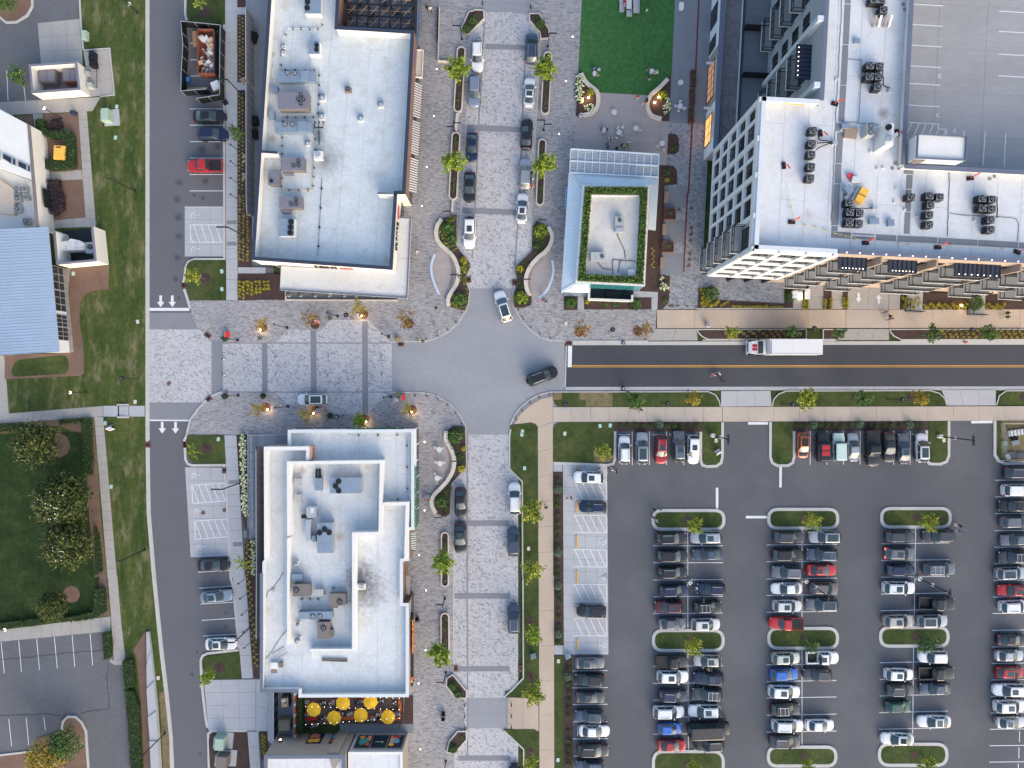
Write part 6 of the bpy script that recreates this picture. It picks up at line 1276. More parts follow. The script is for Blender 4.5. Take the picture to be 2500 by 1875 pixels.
# ========= PLANTS
def leaf(b,c,s,rg,up=0.5):
 n=Vector((rg.gauss(0,1),rg.gauss(0,1),abs(rg.gauss(0,1))*(1+2*up))).normalized()
 t=n.cross(Vector((rg.gauss(0,1),rg.gauss(0,1),rg.gauss(0,1)))).normalized();w=n.cross(t)
 a=s*rg.uniform(.7,1.3);e=a*rg.uniform(.35,.6);c=Vector(c)
 b.face([tuple(c-t*a*.6),tuple(c+w*e*.5-t*a*.05+n*a*.08),tuple(c+t*a*.6),tuple(c-w*e*.5-t*a*.05+n*a*.08)])
def crown_mesh(name,R_,H,n,s,mt,seed,branches=11,spread=.42,hollow=0.1,dense=False):
 """foliage along limbs that radiate from the stem top: open, uneven outline"""
 rg=random.Random(seed);b=MB();limbs=[]
 for i in range(branches):
  a=2*math.pi*i/branches+rg.uniform(-.4,.4);L_=R_*rg.uniform(.6,1.1);z=rg.uniform(-.35,.75)*H
  limbs.append((Vector((0,0,z-.25*H)),Vector((math.cos(a)*L_,math.sin(a)*L_,z))))
 if dense:limbs=[(Vector((0,0,-.2*H)),Vector((R_*.86*math.sqrt(k)*math.cos(2.4*i+seed),R_*.86*math.sqrt(k)*math.sin(2.4*i+seed),H*math.sqrt(max(0,1.05-k)))))for i,k in((i,(i+.5)/46)for i in range(46))]
 limbs.append((Vector((0,0,0)),Vector((rg.uniform(-.2,.2)*R_,rg.uniform(-.2,.2)*R_,H))))
 for _ in range(n):
  p,e=rg.choice(limbs);t=rg.random()**(.12 if dense else .7);c=p.lerp(e,hollow+(1-hollow)*t)
  k=R_*.20 if dense else R_*spread*(1.0-.55*t);c=c+Vector((rg.gauss(0,k*.5),rg.gauss(0,k*.5),rg.gauss(0,k*.42)))
  leaf(b,c,s,rg)
 return b.mesh(name,mt),limbs
def trunk_mesh(limbs,zc,r):
 b=MB();b.tube((0,0,0),(0,0,zc*.6),r,r*.8,7).tube((0,0,zc*.6),(0,0,zc),r*.8,r*.45,7)
 for p,e in limbs:s=p+Vector((0,0,zc));b.tube(tuple(Vector((0,0,max(zc*.55,s.z-.6)))),tuple(Vector((0,0,zc))+e*.85),r*.36,r*.1,5)
 return b.mesh('trunk',M07)
TREE={}
for key,(mt,Rr,H,n,s,zc,br,sp)in{'young':(L_young,2.0,1.5,800,.42,4.3,13,.38),'young2':(L_young,1.9,1.3,760,.40,4.3,11,.42),'lime':(L_lime,1.45,1.4,640,.32,3.9,11,.46),'lime2':(L_lime,1.5,1.3,620,.32,3.9,9,.50),'autumn':(L_autumn,1.75,1.4,300,.30,3.6,12,.30),'autumn2':(L_gold,1.7,1.3,330,.30,3.6,11,.32),'green':(L_green,1.6,1.4,520,.34,3.4,12,.40),'mix':(L_gold,1.5,1.3,430,.32,3.4,11,.40),'sparse':(L_young,1.6,1.0,190,.32,3.6,7,.26),'magnolia':(L_magn,4.1,3.2,5200,.46,3.4,26,.46),'magnolia2':(L_magn,4.1,3.0,5000,.46,3.4,22,.48),'broad':(L_green,3.4,2.2,1500,.42,3.0,16,.36),'broadgold':(L_gold,3.4,2.2,1100,.42,3.0,16,.36)}.items():
 me,limbs=crown_mesh('crown',Rr,H,n,s,mt,sum(map(ord,key)),br,spread=sp,dense=key[:4]in('magn','broa'));TREE[key]=(me,trunk_mesh(limbs,zc,.07+.02*Rr),zc,Rr)
def flower_dots(R_,H,n,seed):
 rg=random.Random(seed);b=MB()
 for _ in range(n):
  a,r=rg.uniform(0,6.28),R_*math.sqrt(rg.random())*.9;b.blob((r*math.cos(a),r*math.sin(a),H*(1.05-(r/R_)**2*.7)+.2),.085*rg.uniform(.8,1.3),n=5,rows=3,sq=.6)
 return b.mesh('blossom',L_wflow)
BLOSSOM=[flower_dots(3.7,3.4,9,5),flower_dots(3.7,3.4,15,9)]
def tree(key,t,x,y,r,label,group,base=None,zc=None,name='street_tree',cat='tree',blossom=None):
 """x, y: crown centre (or base given) on the map sheet"""
 me,tr,z0,R0=TREE[key];k=r/R0;z0*=max(.75,min(1.15,k));z0=zc or z0
 p=m(t,*base)if base else m(t,x,y,z0+.3);o=thing(name,label,cat,(*p,.1),0,group);q_=m(t,x,y,z0+.3)
 rz=random.uniform(0,6.28);off=(q_[0]-p[0],q_[1]-p[1])
 ob('trunk',tr,o,(0,0,0),rz,(k,k,z0/TREE[key][2]));ob('crown',me,o,(off[0],off[1],z0),rz,k)
 if blossom is not None:ob('blossom',BLOSSOM[blossom],o,(off[0],off[1],z0),0,k)['kind']='stuff'
 return o
G1_='young street trees along the plaza'
tree('young','01',1735,590,2.05,'lime green street tree in the long left planter by a silver suv',G1_,zc=4.8);tree('young2','01',1700,1390,1.95,'lime green street tree in the lower left planter beside dark sedans',G1_,zc=4.8)
tree('young','02',283,590,2.0,'lime green street tree in the upper right planter beside a white sedan',G1_,zc=4.8);tree('young2','02',270,1415,1.9,'lime green street tree in the lower right planter over a silver suv',G1_,zc=4.8)
tree('young','21',1605,1530,1.95,'bright green tree in the oval planter of the lower walk',G1_,zc=4.6);tree('young2','31',1585,672,1.95,'bright green tree at the end of the lower slim planter',G1_,zc=4.6)
GA='autumn toned trees in round grates'
AUT=[('autumn2','11',40,1130,1.15,(60,1165),'smallest autumn tree in a round grate, north row far left'),('autumn','11',460,1085,1.5,(510,1140),'autumn tree beside a red and white board, north row'),('autumn2','11',890,1005,1.55,(930,1050),'yellow orange tree nearest the shop canopy, north row'),('autumn','11',1290,1085,1.75,(1322,1132),'sparse brown tree beside the grey manhole cover, north row'),('autumn2','21',0,215,1.35,(85,192),'golden tree over a glowing grate, south row far left'),('autumn2','21',440,262,1.45,(512,215),'golden tree just below the parked white plaza suv'),('young','21',890,305,1.25,(940,292),'greenest tree of the south row by the shop edge'),('autumn2','21',1310,222,1.3,(1348,212),'golden tree beside the white litter bin, south row'),('autumn','12',598,1172,1.6,(580,1205),'sparse brown tree left of the dark street lamp'),('autumn','12',1135,1192,1.65,(1082,1196),'sparse rusty tree at the end of the paver walk')]
for key,t,x,y,r,bs,lb in AUT:
 tree(key,t,x,y,r,lb,GA,base=bs,zc=3.6)
 p=m(t,*bs);o=thing('tree_grate','rusty round grate under the '+lb,'tree grate',(*p,.06),0,'rusty round tree grates');MB().cyl(0,0,0,.05,.74,n=18).mk('grate',M1n,o,world=False);MB().ring(0,0,.055,.2,.3,14).ring(0,0,.055,.45,.52,14).mk('slots',M09,o,world=False)
GL='small lime trees on the lot islands'
for key,t,x,y,r,lb in(('lime','22',1575,1208,1.35,'lime tree on the upper island of the first lot row'),('lime2','23',385,1172,1.4,'lime tree on the upper island of the second lot row'),('lime','23',1385,1178,1.5,'lime tree on the upper island of the third lot row'),('lime2','32',1565,612,1.45,'lime tree on the middle island of the first lot row'),('green','33',370,592,1.35,'green tree on the middle island of the second lot row'),('green','33',1370,588,1.6,'green tree on the middle island of the third lot row'),('lime','32',1560,1660,1.2,'lime tree on the bottom island of the first lot row'),('lime2','33',345,1650,1.25,'lime tree on the bottom island of the second lot row'),('lime','33',1370,1635,1.55,'lime tree on the bottom island of the third lot row')):
 tree(key,t,x,y,r,lb,GL,base=(x-55,y-45)if y<1600 else(x-40,y-70))
GS='lime trees along the tan walk'
for key,t,x,y,r,lb,bs in(('lime','22',165,1085,1.85,'large lime tree between the white van and tan walk',None),('lime2','22',170,1600,1.75,'lime tree next to the dark suv by the tan walk',None),('young2','32',178,515,1.5,'duller green tree below a bare mulch ring by the tan walk',(165,398)),('lime','32',180,1012,1.75,'lime tree just above the branching tan path',(165,872)),('lime2','32',158,1632,1.35,'lime tree cut by the bottom edge beside tan walk',(165,1520))):tree(key,t,x,y,r,lb,GS,base=bs)
for bx,by in((165,398),(165,872),(165,1520)):slab('mulch_ring',arc(m('32',bx,by),.75,0,345,14),M18,.1,.145)
GV='trees on the verges of the dark street'
for key,t,x,y,r,lb in(('lime','22',785,582,1.3,'lone lime tree in the corner lawn block'),('green','22',1060,132,1.6,'deep green tree on the lower verge, first from the corner'),('mix','22',1560,112,1.4,'yellow green tree at the right end of the first verge'),('lime','23',340,118,1.7,'bright green tree on the second lower verge, left'),('green','23',825,120,1.5,'green tree on the second lower verge, middle'),('mix','23',1310,112,1.4,'yellow green tree on the second lower verge, right'),('lime','12',1890,1212,1.15,'small lime tree in the upper planter left of the truck'),('green','13',215,1208,1.2,'green tree in the upper planter above the truck box'),('green','13',615,1218,1.15,'green tree in the short triangular planter'),('green','13',1420,1212,1.4,'green tree at the left of the long upper planter'),('green','13',1905,1215,1.5,'green tree at the right of the long upper planter')):tree(key,t,x,y,r,lb,GV,zc=3.0)
for bx,by in((755,105),(1235,108),(2195,110)):slab('mulch_ring',arc(m('23',bx,by),.65,0,345,14),M18,.1,.145)
GW='young trees along the left street'
for key,t,x,y,r,lb,bs in(('green','00',150,660,1.6,'dark green tree left of the cream bin enclosure',None),('green','00',2035,1148,1.25,'fresh green tree leaning over the walk near the dark suv',(2090,1165)),('lime','10',1665,715,1.25,'lime tree leaning over the upper lawn island kerb',(1775,745)),('sparse','20',1660,572,1.35,'thin sparse tree on the lower lawn island',(1785,548)),('young2','30',1790,880,1.25,'young tree over the kerb by the service apron',(1895,790)),('sparse','20',2085,1540,1.5,'thin sparse tree between the black sedan and shrubs',(2165,1490)),('sparse','00',1715,15,1.2,'thin tree at the top edge lawn island',(1772,98))):tree(key,t,x,y,r,lb,GW,base=bs,zc=4.2 if bs else 3.2)
GM='flowering magnolias on the shaded lawn'
for key,t,x,y,r,lb,bl in(('magnolia','20',350,505,3.9,'topmost magnolia with white blossoms on the shaded lawn',0),('magnolia2','20',575,985,4.7,'largest magnolia with many white blossoms on the shaded lawn',1),('magnolia','20',615,1355,4.2,'third magnolia from the top on the shaded lawn',1)):tree(key,t,x,y,r,lb,GM,zc=2.8,name='magnolia_tree',blossom=bl)
tree('magnolia2','30',470,252,2.6,'smallest magnolia beside a bare soil ring',GM,zc=2.4,name='magnolia_tree')
tree('broadgold','30',420,1560,3.6,'golden brown broad tree on the lower left parking island','broad trees on the lower left island',zc=2.2,name='broad_tree');tree('broad','30',570,1430,3.0,'green broad tree on the lower left parking island','broad trees on the lower left island',zc=2.2,name='broad_tree');tree('broad','00',60,30,1.9,'low green tree on the top left kerbed island',None,zc=1.6,name='broad_tree')
# --------- shrubs: one mesh of each kind, copied
def bush_mesh(r,h,n,s,mt,seed,flowers=None,nf=0):
 rg=random.Random(seed);b=MB()
 for _ in range(n):
  a,k=rg.uniform(0,6.28),math.sqrt(rg.random());zz=h*(1-k*k)*rg.uniform(.35,1.05)+.05;leaf(b,(r*k*math.cos(a),r*k*math.sin(a),zz),s,rg)
 me=b.mesh('leaves',mt);fm=None
 if nf:
  f=MB()
  for _ in range(nf):a,k=rg.uniform(0,6.28),math.sqrt(rg.random())*.95;f.blob((r*k*math.cos(a),r*k*math.sin(a),h*(1.02-k*k*.7)),rg.uniform(.09,.14),n=6,rows=3,sq=.7)
  fm=f.mesh('blossom',flowers)
 return me,fm
BUSH={'dark':bush_mesh(.42,.6,110,.18,L_hedge,1),'sage':bush_mesh(.72,1.0,240,.20,L_sage,2),'hydr':bush_mesh(.55,.7,130,.20,L_green,3,L_flow,20),'tuft':bush_mesh(.28,.42,60,.15,L_tuft,4),'yel':bush_mesh(.32,.45,70,.15,L_yel,5),'green':bush_mesh(.85,.9,260,.26,L_green,6),'olive':bush_mesh(.8,.7,220,.24,L_young,7),'purple':bush_mesh(1.1,1.2,420,.26,L_purple,8),'gold':bush_mesh(.5,.5,120,.2,L_yel,9),'potted':bush_mesh(.33,.5,90,.15,L_hedge,10),'small':bush_mesh(.45,.4,90,.18,L_green,11)}
def shrub(kind,p,label,group,name=None,s=1.0,z=.11,cat='shrub'):
 me,fm=BUSH[kind];nm=name or{'tuft':'ornamental_grass','hydr':'hydrangea','yel':'yellow_shrub'}.get(kind,'shrub')
 if fm is None:
  o=ob(nm,me,None,(*p,z),random.uniform(0,6.28),(s,s,s));return tag(o,label,cat,group)
 o=thing(nm,label,cat,(*p,z),0,group);ob('leaves',me,o,(0,0,0),random.uniform(0,6.28),s);ob('blossom',fm,o,(0,0,0),random.uniform(0,6.28),s)['kind']='stuff';return o
NTH='first second third fourth fifth sixth seventh eighth ninth tenth eleventh twelfth thirteenth fourteenth fifteenth sixteenth seventeenth eighteenth nineteenth twentieth twenty-first twenty-second twenty-third twenty-fourth'.split()
def row(kind,t,pts,label,group,s=1.0,z=.11,jit=.06,cat='shrub',frm=None,i0=0):
 for i,(x,y)in enumerate(pts):
  p=m(t,x,y);lb=NTH[i+i0]+' '+label+', counted from the '+frm if frm else label
  shrub(kind,(p[0]+random.uniform(-jit,jit),p[1]+random.uniform(-jit,jit)),lb,group,None,s*random.uniform(.82,1.15),z,cat)
TG='ornamental grass'
row('tuft','00',[(2068+26*(i%2)+2,150+i*17)for i in range(33)],'straw yellow grass clump in the upper bed along the board screen','straw yellow grass clumps of the upper screen bed',.6,cat=TG)
row('tuft','00',[(2064+30*(i%2),800+i*17)for i in range(50)],'straw yellow grass clump in the long bed along the board screen','straw yellow grass clumps of the long screen bed',.6,cat=TG)
row('tuft','10',[(2064+34*(i%3)+(i*7%9),30+i*9.5)for i in range(60)],'yellow grass clump in the widening bed beside the shop wall','yellow grass clumps beside the shop wall',.75,cat=TG)
row('yel','10',[(2068+36*(i%4),770+32*(i//4)+10*(i%2))for i in range(18)],'yellow clump in the mulch bed below the shop corner','yellow clumps below the shop corner',.9,cat=TG)
row('yel','11',[(6+34*(i%4),770+30*(i//4))for i in range(14)],'yellow clump in the mulch bed below the shop corner','yellow clumps below the shop corner',.9,cat=TG)
row('tuft','20',[(2130+14*(i%2),1345+i*24)for i in range(13)]+[(2160,1345+i*60)for i in range(4)],'tan grass clump in the curved bed by the lower shop block','tan grass clumps of the curved bed',.75,cat=TG)
row('tuft','30',[(2138+i*2.2+20*(i%2),20+i*26)for i in range(30)],'golden grass clump in the narrow bed along lower sidewalk','golden grass clumps of the narrow bed',.85,cat=TG)
row('yel','31',[(62+18*(i%2),1370+i*17)for i in range(10)],'yellow clump in the small bed left of the poster building','yellow clumps left of the poster building',.8,cat=TG)
row('yel','12',[(1622+(i*37)%95,838+i*9)for i in range(17)]+[(1720+i*26,975-(i%3)*16)for i in range(6)],'yellow clump in the corner bed below the apartment','yellow clumps in the apartment corner bed',.95,.16,cat=TG)
row('yel','12',[(1900+i*24,985)for i in range(13)]+[],'yellow clump edging the planted strip below paver terrace','yellow clumps edging the planted strip',.8,.16,cat=TG)
row('yel','13',[(12+i*24,988)for i in range(5)],'yellow clump edging the planted strip below paver terrace','yellow clumps edging the planted strip',.8,.16,cat=TG)
for xs,lb in(((305,335),'beside the glowing bench'),((485,535),'left of the narrow walk'),((648,678),'left of the driveway')):row('yel','13',[(x,915+i*24+(x%3)*6)for x in xs for i in range(4)],'yellow clump in the bed '+lb,'yellow clumps '+lb,.95,cat=TG)
row('yel','13',[(1155+(i*31)%140,905+(i*13)%95)for i in range(26)]+[(1330+i*21,965+(i%3)*16)for i in range(34)],'yellow clump in the long bed along the apartment front','yellow clumps along the apartment front',1.0,cat=TG)
row('tuft','12',[(1955+(i*29)%245,1195+22*(i%3))for i in range(14)],'straw grass clump in the street planter left of the truck','straw grass clumps left of the truck',.8,.13,cat=TG)
row('tuft','13',[(12+i*17,1195+24*(i%3))for i in range(8)],'straw grass clump in the street planter above the truck','straw grass clumps above the truck',.8,.13,cat=TG)
row('yel','13',[(1490+i*17,1192+27*(i%3))for i in range(42)],'yellow clump in the long street planter','yellow clumps in the long street planter',.85,.13,cat=TG)
row('tuft','12',[(1205+14*(i%2),480+i*24)for i in range(8)],'pale grass clump in the dark bed right of the kiosk','pale grass clumps right of the kiosk',.7,cat=TG)
row('dark','22',[(392,y)for y in(820,970,1035,1115,1185,1245,1315,1385,1520,1580,1640)],'dark shrub in the strip beside accessible bays','dark shrubs beside the accessible bays',frm='top')
row('dark','32',[(402,y)for y in(155,215,290,355,430,570)],'dark shrub in the strip beside accessible bays','dark shrubs beside the accessible bays',frm='top',i0=11)
row('dark','32',[(486,y)for y in(730,795,925,1000,1070,1135,1200,1335,1410,1480,1540,1610)],'dark shrub left of the lower left bays','dark shrubs left of the lower bays',frm='top')
row('dark','22',[(x,350)for x in(930,995,1065,1130,1195,1340,1395,1455,1525,1590)],'dark shrub above the first front row','dark shrubs above the first car row',1.05,frm='left')
row('dark','23',[(x,346)for x in(255,310,440,505,562,635,705,870,930,995,1050,1130,1265,1320)],'dark shrub above the second front row','dark shrubs above the right car row',1.05,frm='left')
for t,x,y,lb in(('22',395,900,'upper in the accessible strip'),('22',400,1440,'second in the accessible strip'),('32',398,85,'third in the accessible strip'),('32',400,500,'lowest in the accessible strip'),('32',475,866,'left of the lower bays'),('22',1265,340,'above the red sedan'),('23',387,342,'above the orange car'),('23',778,336,'above the silver sedan'),('23',1210,342,'above the grey sedan')):shrub('sage',m(t,x,y),'large grey green shrub, '+lb,'large grey green shrubs of the lot')
row('hydr','20',[(2098+10*(i%2)+i*.8,440+i*29)for i in range(24)],'cream flowering shrub beside the access ramp','flowering shrubs beside the ramp',frm='top')
row('hydr','20',[(2190+6*(i%2),1345+i*34)for i in range(9)],'cream flowering shrub along the pink board screen','flowering shrubs along the pink screen',.85,frm='top')
row('hydr','02',[(568+26*(i%2),665+i*30)for i in range(8)],'cream flowering shrub in the left turf planter, west edge','flowering shrubs of the left turf planter');row('hydr','02',[(645,935),(680,915),(690,945)],'cream flowering shrub in the left turf planter, south end','flowering shrubs at the planter end',.85)
row('hydr','02',[(1335,870),(1340,905),(1318,930),(1345,945),(1322,975)],'cream flowering shrub in the right turf planter','flowering shrubs of the right turf planter',.8);row('hydr','12',[(1285,745),(1300,790),(1325,815),(1290,830)],'cream flowering shrub in the bed by the lowest charcoal pad','flowering shrubs by the charcoal pads',.85)
row('hydr','00',[(2112,1350),(2108,1400),(2110,1510),(2112,1545)],'cream flowering shrub poking from the board screen bed','flowering shrubs of the screen bed',.6)
for k,t,x,y,s,lb in(('olive','02',680,800,1.0,'olive shrub lit from below in the left turf planter'),('olive','02',1300,830,1.1,'thin olive shrub lit from below in the right turf planter'),('purple','00',495,1085,1.0,'dark purple shrub above the yellow generator hedge'),('green','12',1710,878,1.5,'large green shrub in the corner bed below the apartment'),('green','13',1770,952,1.6,'large green shrub against the apartment balconies'),('green','12',505,950,1.1,'green shrub in the square bed left of the kiosk path'),('gold','12',645,935,1.0,'yellow shrub at the foot of the kiosk terrace'),('small','12',800,970,.9,'small shrub below the kiosk terrace, left'),('small','12',885,970,1.1,'small shrub below the kiosk terrace, middle'),('green','12',1060,965,1.1,'wide green shrub below the kiosk terrace, right'),('small','12',1320,930,1.1,'small shrub near the rust cover by the bollards'),('small','02',1400,1290,1.1,'white flecked shrub in the upper rounded promenade bed'),('small','02',1330,1490,1.2,'shrub in the lower rounded promenade bed'),('gold','02',1335,1555,.8,'yellow shrub in the lower rounded promenade bed'),('small','12',1385,180,.9,'shrub in the upper rusty planter'),('gold','12',1375,480,.7,'yellow shrub in the lower rusty planter'),('green','13',180,900,1.0,'shrub in the narrow bed left of the glowing bench'),('green','20',2206,1400,.8,'leafy shrub under the pink board screen')):
 shrub(k,m(t,x,y),lb,None,None,s)
pl=thing('purple_bush','very large dark purple bush against the office wall','bush',(*m('10',500,60),.1));rg=random.Random(3);b=MB()
ppoly=[m('00',430,1560),m('00',540,1555),m('10',585,40),m('10',588,160),m('10',520,220),m('10',450,190),m('10',410,100)]
for p in scatter(ppoly,1500,rg):leaf(b,(p[0],p[1],1.4*rg.uniform(.3,1)),.3,rg)
b.mk('foliage',L_purple,pl)['kind']='stuff';MB().prism(offs(ccw(ppoly),.35,True),.1,1.0).mk('core',M18,pl)
def hedge(poly,h,label,mt=L_hedge,dens=34,s=.24,z=.1,core=None,name='hedge'):
 a=abs(area2(poly));r=thing(name,label,'hedge',(*poly[0],z));rg=random.Random(int(a*10));b=MB()
 for p in scatter(poly,int(a*dens),rg):leaf(b,(p[0],p[1],z+h*rg.uniform(.55,1.08)),s,rg)
 pp=resample(ccw(poly),.35,True)
 for p in pp:
  for k in range(3):leaf(b,(p[0]+rg.uniform(-.1,.1),p[1]+rg.uniform(-.1,.1),z+h*rg.uniform(.1,1)),s,rg,.1)
 b.mk('foliage',mt,r)['kind']='stuff';MB().prism(offs(ccw(poly),.12,True),z,z+h*.82).mk('hedge_core',core or mat('hedge_inside',(.018,.032,.012),.95),r);return r
hedge(ML('00',0,335,1070,360,1040,410,1045,430,1120,470,1150,570,1140,640,1150,670,1180,682,1440,660,1470,420,1480,400,1440,405,1395,430,1385,570,1380,600,1300,590,1240,560,1215,440,1205,390,1180,345,1110),1.3,'clipped hedge looping round the yellow generator')
hedge([m('20',722,282),m('20',806,280),m('20',820,640),m('20',812,780),m('20',745,760),m('20',730,460),m('20',720,380)],.7,'upper hedge along the diagonal walk',L_hedge);hedge(ML('20',0,525,295,720,285,720,320,530,340),.6,'low hedge at the top of the shaded lawn');hedge(ML('20',0,-40,340,215,330,215,395,-40,410),.6,'low hedge at the left end of the shaded lawn')
hedge([m('20',830,1200),m('20',870,1300),m('20',890,1500),m('20',900,1600),m('20',830,1640)],.6,'ragged hedge by the largest magnolias');hedge(ML('30',0,840,110,925,95,935,300,880,345,700,385,530,385,540,350,690,330,820,300),.8,'corner hedge wrapping the lower shaded lawn');hedge(ML('30',0,215,375,370,355,385,395,340,425,220,430),.8,'middle hedge block by the lamp at lower lawn');hedge(ML('30',0,-40,400,190,375,190,425,100,450,-40,465),.8,'left hedge block by the lamp at lower lawn')
hedge(ML('30',0,905,490,970,470,985,600,975,700,915,710),.9,'short hedge at the head of the old lot bays');hedge(ML('30',0,1072,720,1165,705,1180,760,1182,940,1095,970),.9,'upper hedge between old lot and retaining wall');hedge(ML('30',0,1096,975,1170,965,1220,1100,1225,1400,1240,1700,1150,1700,1125,1300),.9,'long lower hedge between old lot and retaining wall')
hedge(ML('31',1.5,360,1030,402,1020,410,1250,405,1360,360,1370),2.4,'green living wall strip beside the orange screen',L_hedge,60,.2)
KR=ccw(K);ko,ki=offs(KR,.32,True),offs(KR,1.35,True)
for i in range(4):
 j=(i+1)%4;hedge([ko[i],ko[j],ki[j],ki[i]],.75,'leafy green hedge on the kiosk roof, '+('edge above the teal wall','edge facing the promenade','edge facing the pergola','edge facing the car lane')[i],leafy('leaf_kiosk%d'%i,(.03,.075,.012),(.085,.16,.025),(.17,.25,.05)),85,.26,5.35)
# --------- planters with curved seat walls and linear planters
def wavy(t,bed,seat,deck,lab,z=.06):
 o=thing('wavy_planter',lab,'planter',(*m(t,bed[0],bed[1]),z));MB().prism(ML(t,0,*bed),z-.02,z+.22).mk('soil',M18,o)
 rg=random.Random(len(bed));bb=MB()
 for p in scatter(ML(t,0,*bed),900,rg):
  if math.sin(p[0]*1.7)+math.sin(p[1]*1.3+p[0])>-.4:leaf(bb,(*p,z+.22+rg.uniform(0,.35)),.24,rg)
 bb.mk('ground_plants',(L_green,L_young,L_hedge)[len(bed)%3],o)['kind']='stuff'
 pth=smooth_path(ML(t,0,*seat),5);kerb(pth,.62,z,z+.48,M08,parent=o,piece='seat_block',seg=1.9,gap=.03);k0,k1=int(len(pth)*.30),int(len(pth)*.78)
 return o,pth
o,pth=wavy('11',(1605,230,1730,197,1725,462,1850,625,1812,718,1812,788,1838,852,1828,950,1800,1018,1672,985,1685,900,1752,770,1752,650,1705,560,1635,500,1585,400,1582,300),(1602,235,1562,300,1557,385,1592,452,1652,505,1712,575,1745,680,1733,780,1690,855,1658,920,1662,978),None,'left wavy planter with curved stone seat above the crossing')
o,pth=wavy('12',(215,245,300,302,328,380,300,468,240,538,172,605,122,700,117,790,152,880,168,905,165,970,100,995,22,990,12,900,46,790,46,755,24,652,170,512,180,300),(310,302,343,370,334,440,290,510,220,568,152,650,120,740,126,830,155,893),None,'right wavy planter with curved stone seat above the crossing')
o,pth=wavy('21',(1658,385,1700,352,1802,358,1812,706,1682,850,1670,1100,1632,1138,1565,1105,1545,1030,1550,960,1615,880,1690,790,1712,680,1698,580,1655,510,1632,425),(1642,397,1637,460,1672,530,1708,620,1703,720,1660,810,1590,890,1527,960,1517,1030,1552,1100),None,'lower wavy planter with curved stone seat beside round tables')
for t,a in(('11',(1590,482,1648,512,1710,600,1730,690,1712,790,1662,890,1590,885,1532,780,1510,660,1530,545)),('12',(340,522,282,560,190,655,152,745,155,850,182,902,240,900,312,830,350,720,346,600)),('21',(1570,482,1648,522,1690,620,1680,740,1622,840,1540,862,1500,790,1488,680,1510,560))):
 slab('timber_deck',ML(t,0,*a),M0p,.03,.075)
for t,a,lb in(('11',(1652,512,1688,570,1712,660,1708,760,1685,820),'slatted wooden bench along the left wavy planter'),('12',(270,545,205,600,155,690,142,790,165,880),'slatted wooden bench along the right wavy planter'),('21',(1672,560,1690,640,1680,730,1640,810),'slatted wooden bench along the lower wavy planter')):
 o=thing('curved_bench',lb,'bench',(*m(t,a[0],a[1]),.07));kerb(smooth_path(ML(t,0,*a),5),.34,.42,.48,M2j,parent=o,piece='seat_slat',seg=.34,gap=.05)
for t,a,lb in(('11',(1540,532,1512,620,1514,700,1540,790,1580,880),'powder blue curved counter beside the left wooden deck'),('12',(345,582,356,680,336,770,296,850,238,908),'powder blue curved counter beside the right wooden deck')):
 o=thing('curved_counter',lb,'counter',(*m(t,a[0],a[1]),.06));pth=smooth_path(ML(t,1,*a),5);l,r=offs(pth,.17),offs(pth,-.17);MB().prism(l+r[::-1],.98,1.06,bottom=True).mk('counter_top',M0b,o)
 for k in range(1,len(pth),4):MB().box((*pth[k],.06),(.1,.1,.92)).mk('leg',M0b,o)
def capsule(t,a,b_,r,lab,tuft=True,z=.06,extra=None):
 p0,p1=Vector(m(t,*a)),Vector(m(t,*b_));d=(p1-p0).normalized();n=Vector((-d.y,d.x));ang=math.degrees(math.atan2(d.y,d.x))
 ring=[tuple(x)for x in arc(p1,r,ang-90,ang+90,8)]+[tuple(x)for x in arc(p0,r,ang+90,ang+270,8)]
 o=thing('slim_planter',lab,'planter',(*p0,z));MB().prism(offs(ring,.1,True),z-.02,z+.3).mk('soil',M18,o);kerb(ring,.20,z,z+.42,M08,closed=True,parent=o,piece='planter_stone',seg=2.0)
 L_=(p1-p0).length;rg=random.Random(int(L_*100));bb=MB()
 for i in range(int(L_*26)):
  p=p0.lerp(p1,rg.random())+n*rg.gauss(0,r*.28);
  if math.sin((p-p0).length*1.9+r*9)>-.55:leaf(bb,(p.x,p.y,z+.3+rg.uniform(0,.35)),.22,rg)
 bb.mk('ground_plants',L_green,o)['kind']='stuff';return o
capsule('01',(1770,448),(1742,938),.62,'long slim planter left of the white and silver suvs');capsule('01',(1725,1182),(1700,1690),.62,'slim planter left of the two black sedans');capsule('02',(308,492),(284,955),.62,'slim planter right of the white sedan on the right lane');capsule('02',(260,1240),(240,1740),.58,'slim planter right of the silver suv on the right lane')
capsule('21',(1630,1295),(1630,1700),.55,'slim planter of the lower walk beside the black suv');capsule('31',(1630,352),(1632,705),.62,'slim planter of the lower walk under the bright green tree')
for t,a,b_,lb in(('01',(1738,985),(1722,1135),'pale stone bench between the two left slim planters'),('11',(1697,65),(1693,170),'narrow pale stone bench below the left slim planters')):c0,c1=m(t,*a),m(t,*b_);o=MB().bar((*c0,.3),(*c1,.3),.45 if t=='01' else .3,.45).mk('stone_bench',M08);tag(o,lb,'bench')
def bulb(t,a,lab,seed,kinds=('green','small')):
 o=thing('corner_planter',lab,'planter',(*m(t,a[0],a[1]),.06));pl_=ML(t,0,*a);MB().prism(pl_,.05,.3).mk('soil',M18,o);kerb(pl_,.16,.05,.38,M08,closed=True,parent=o,piece='planter_stone',seg=1.8)
 for i,p in enumerate(scatter(offs(ccw(pl_),.5,True),3,random.Random(seed))):shrub(kinds[i%2],p,'green shrub in the '+lab,'shrubs in the '+lab,None,.85,.3)
bulb('01',(1835,112,1895,94,1962,97,1966,168,1850,285,1835,302,1795,290,1772,250),'angular planter at the top of the left lane',1);bulb('02',(148,126,230,126,318,262,318,335,250,342,240,285,152,185),'angular planter at the top of the right lane',2)
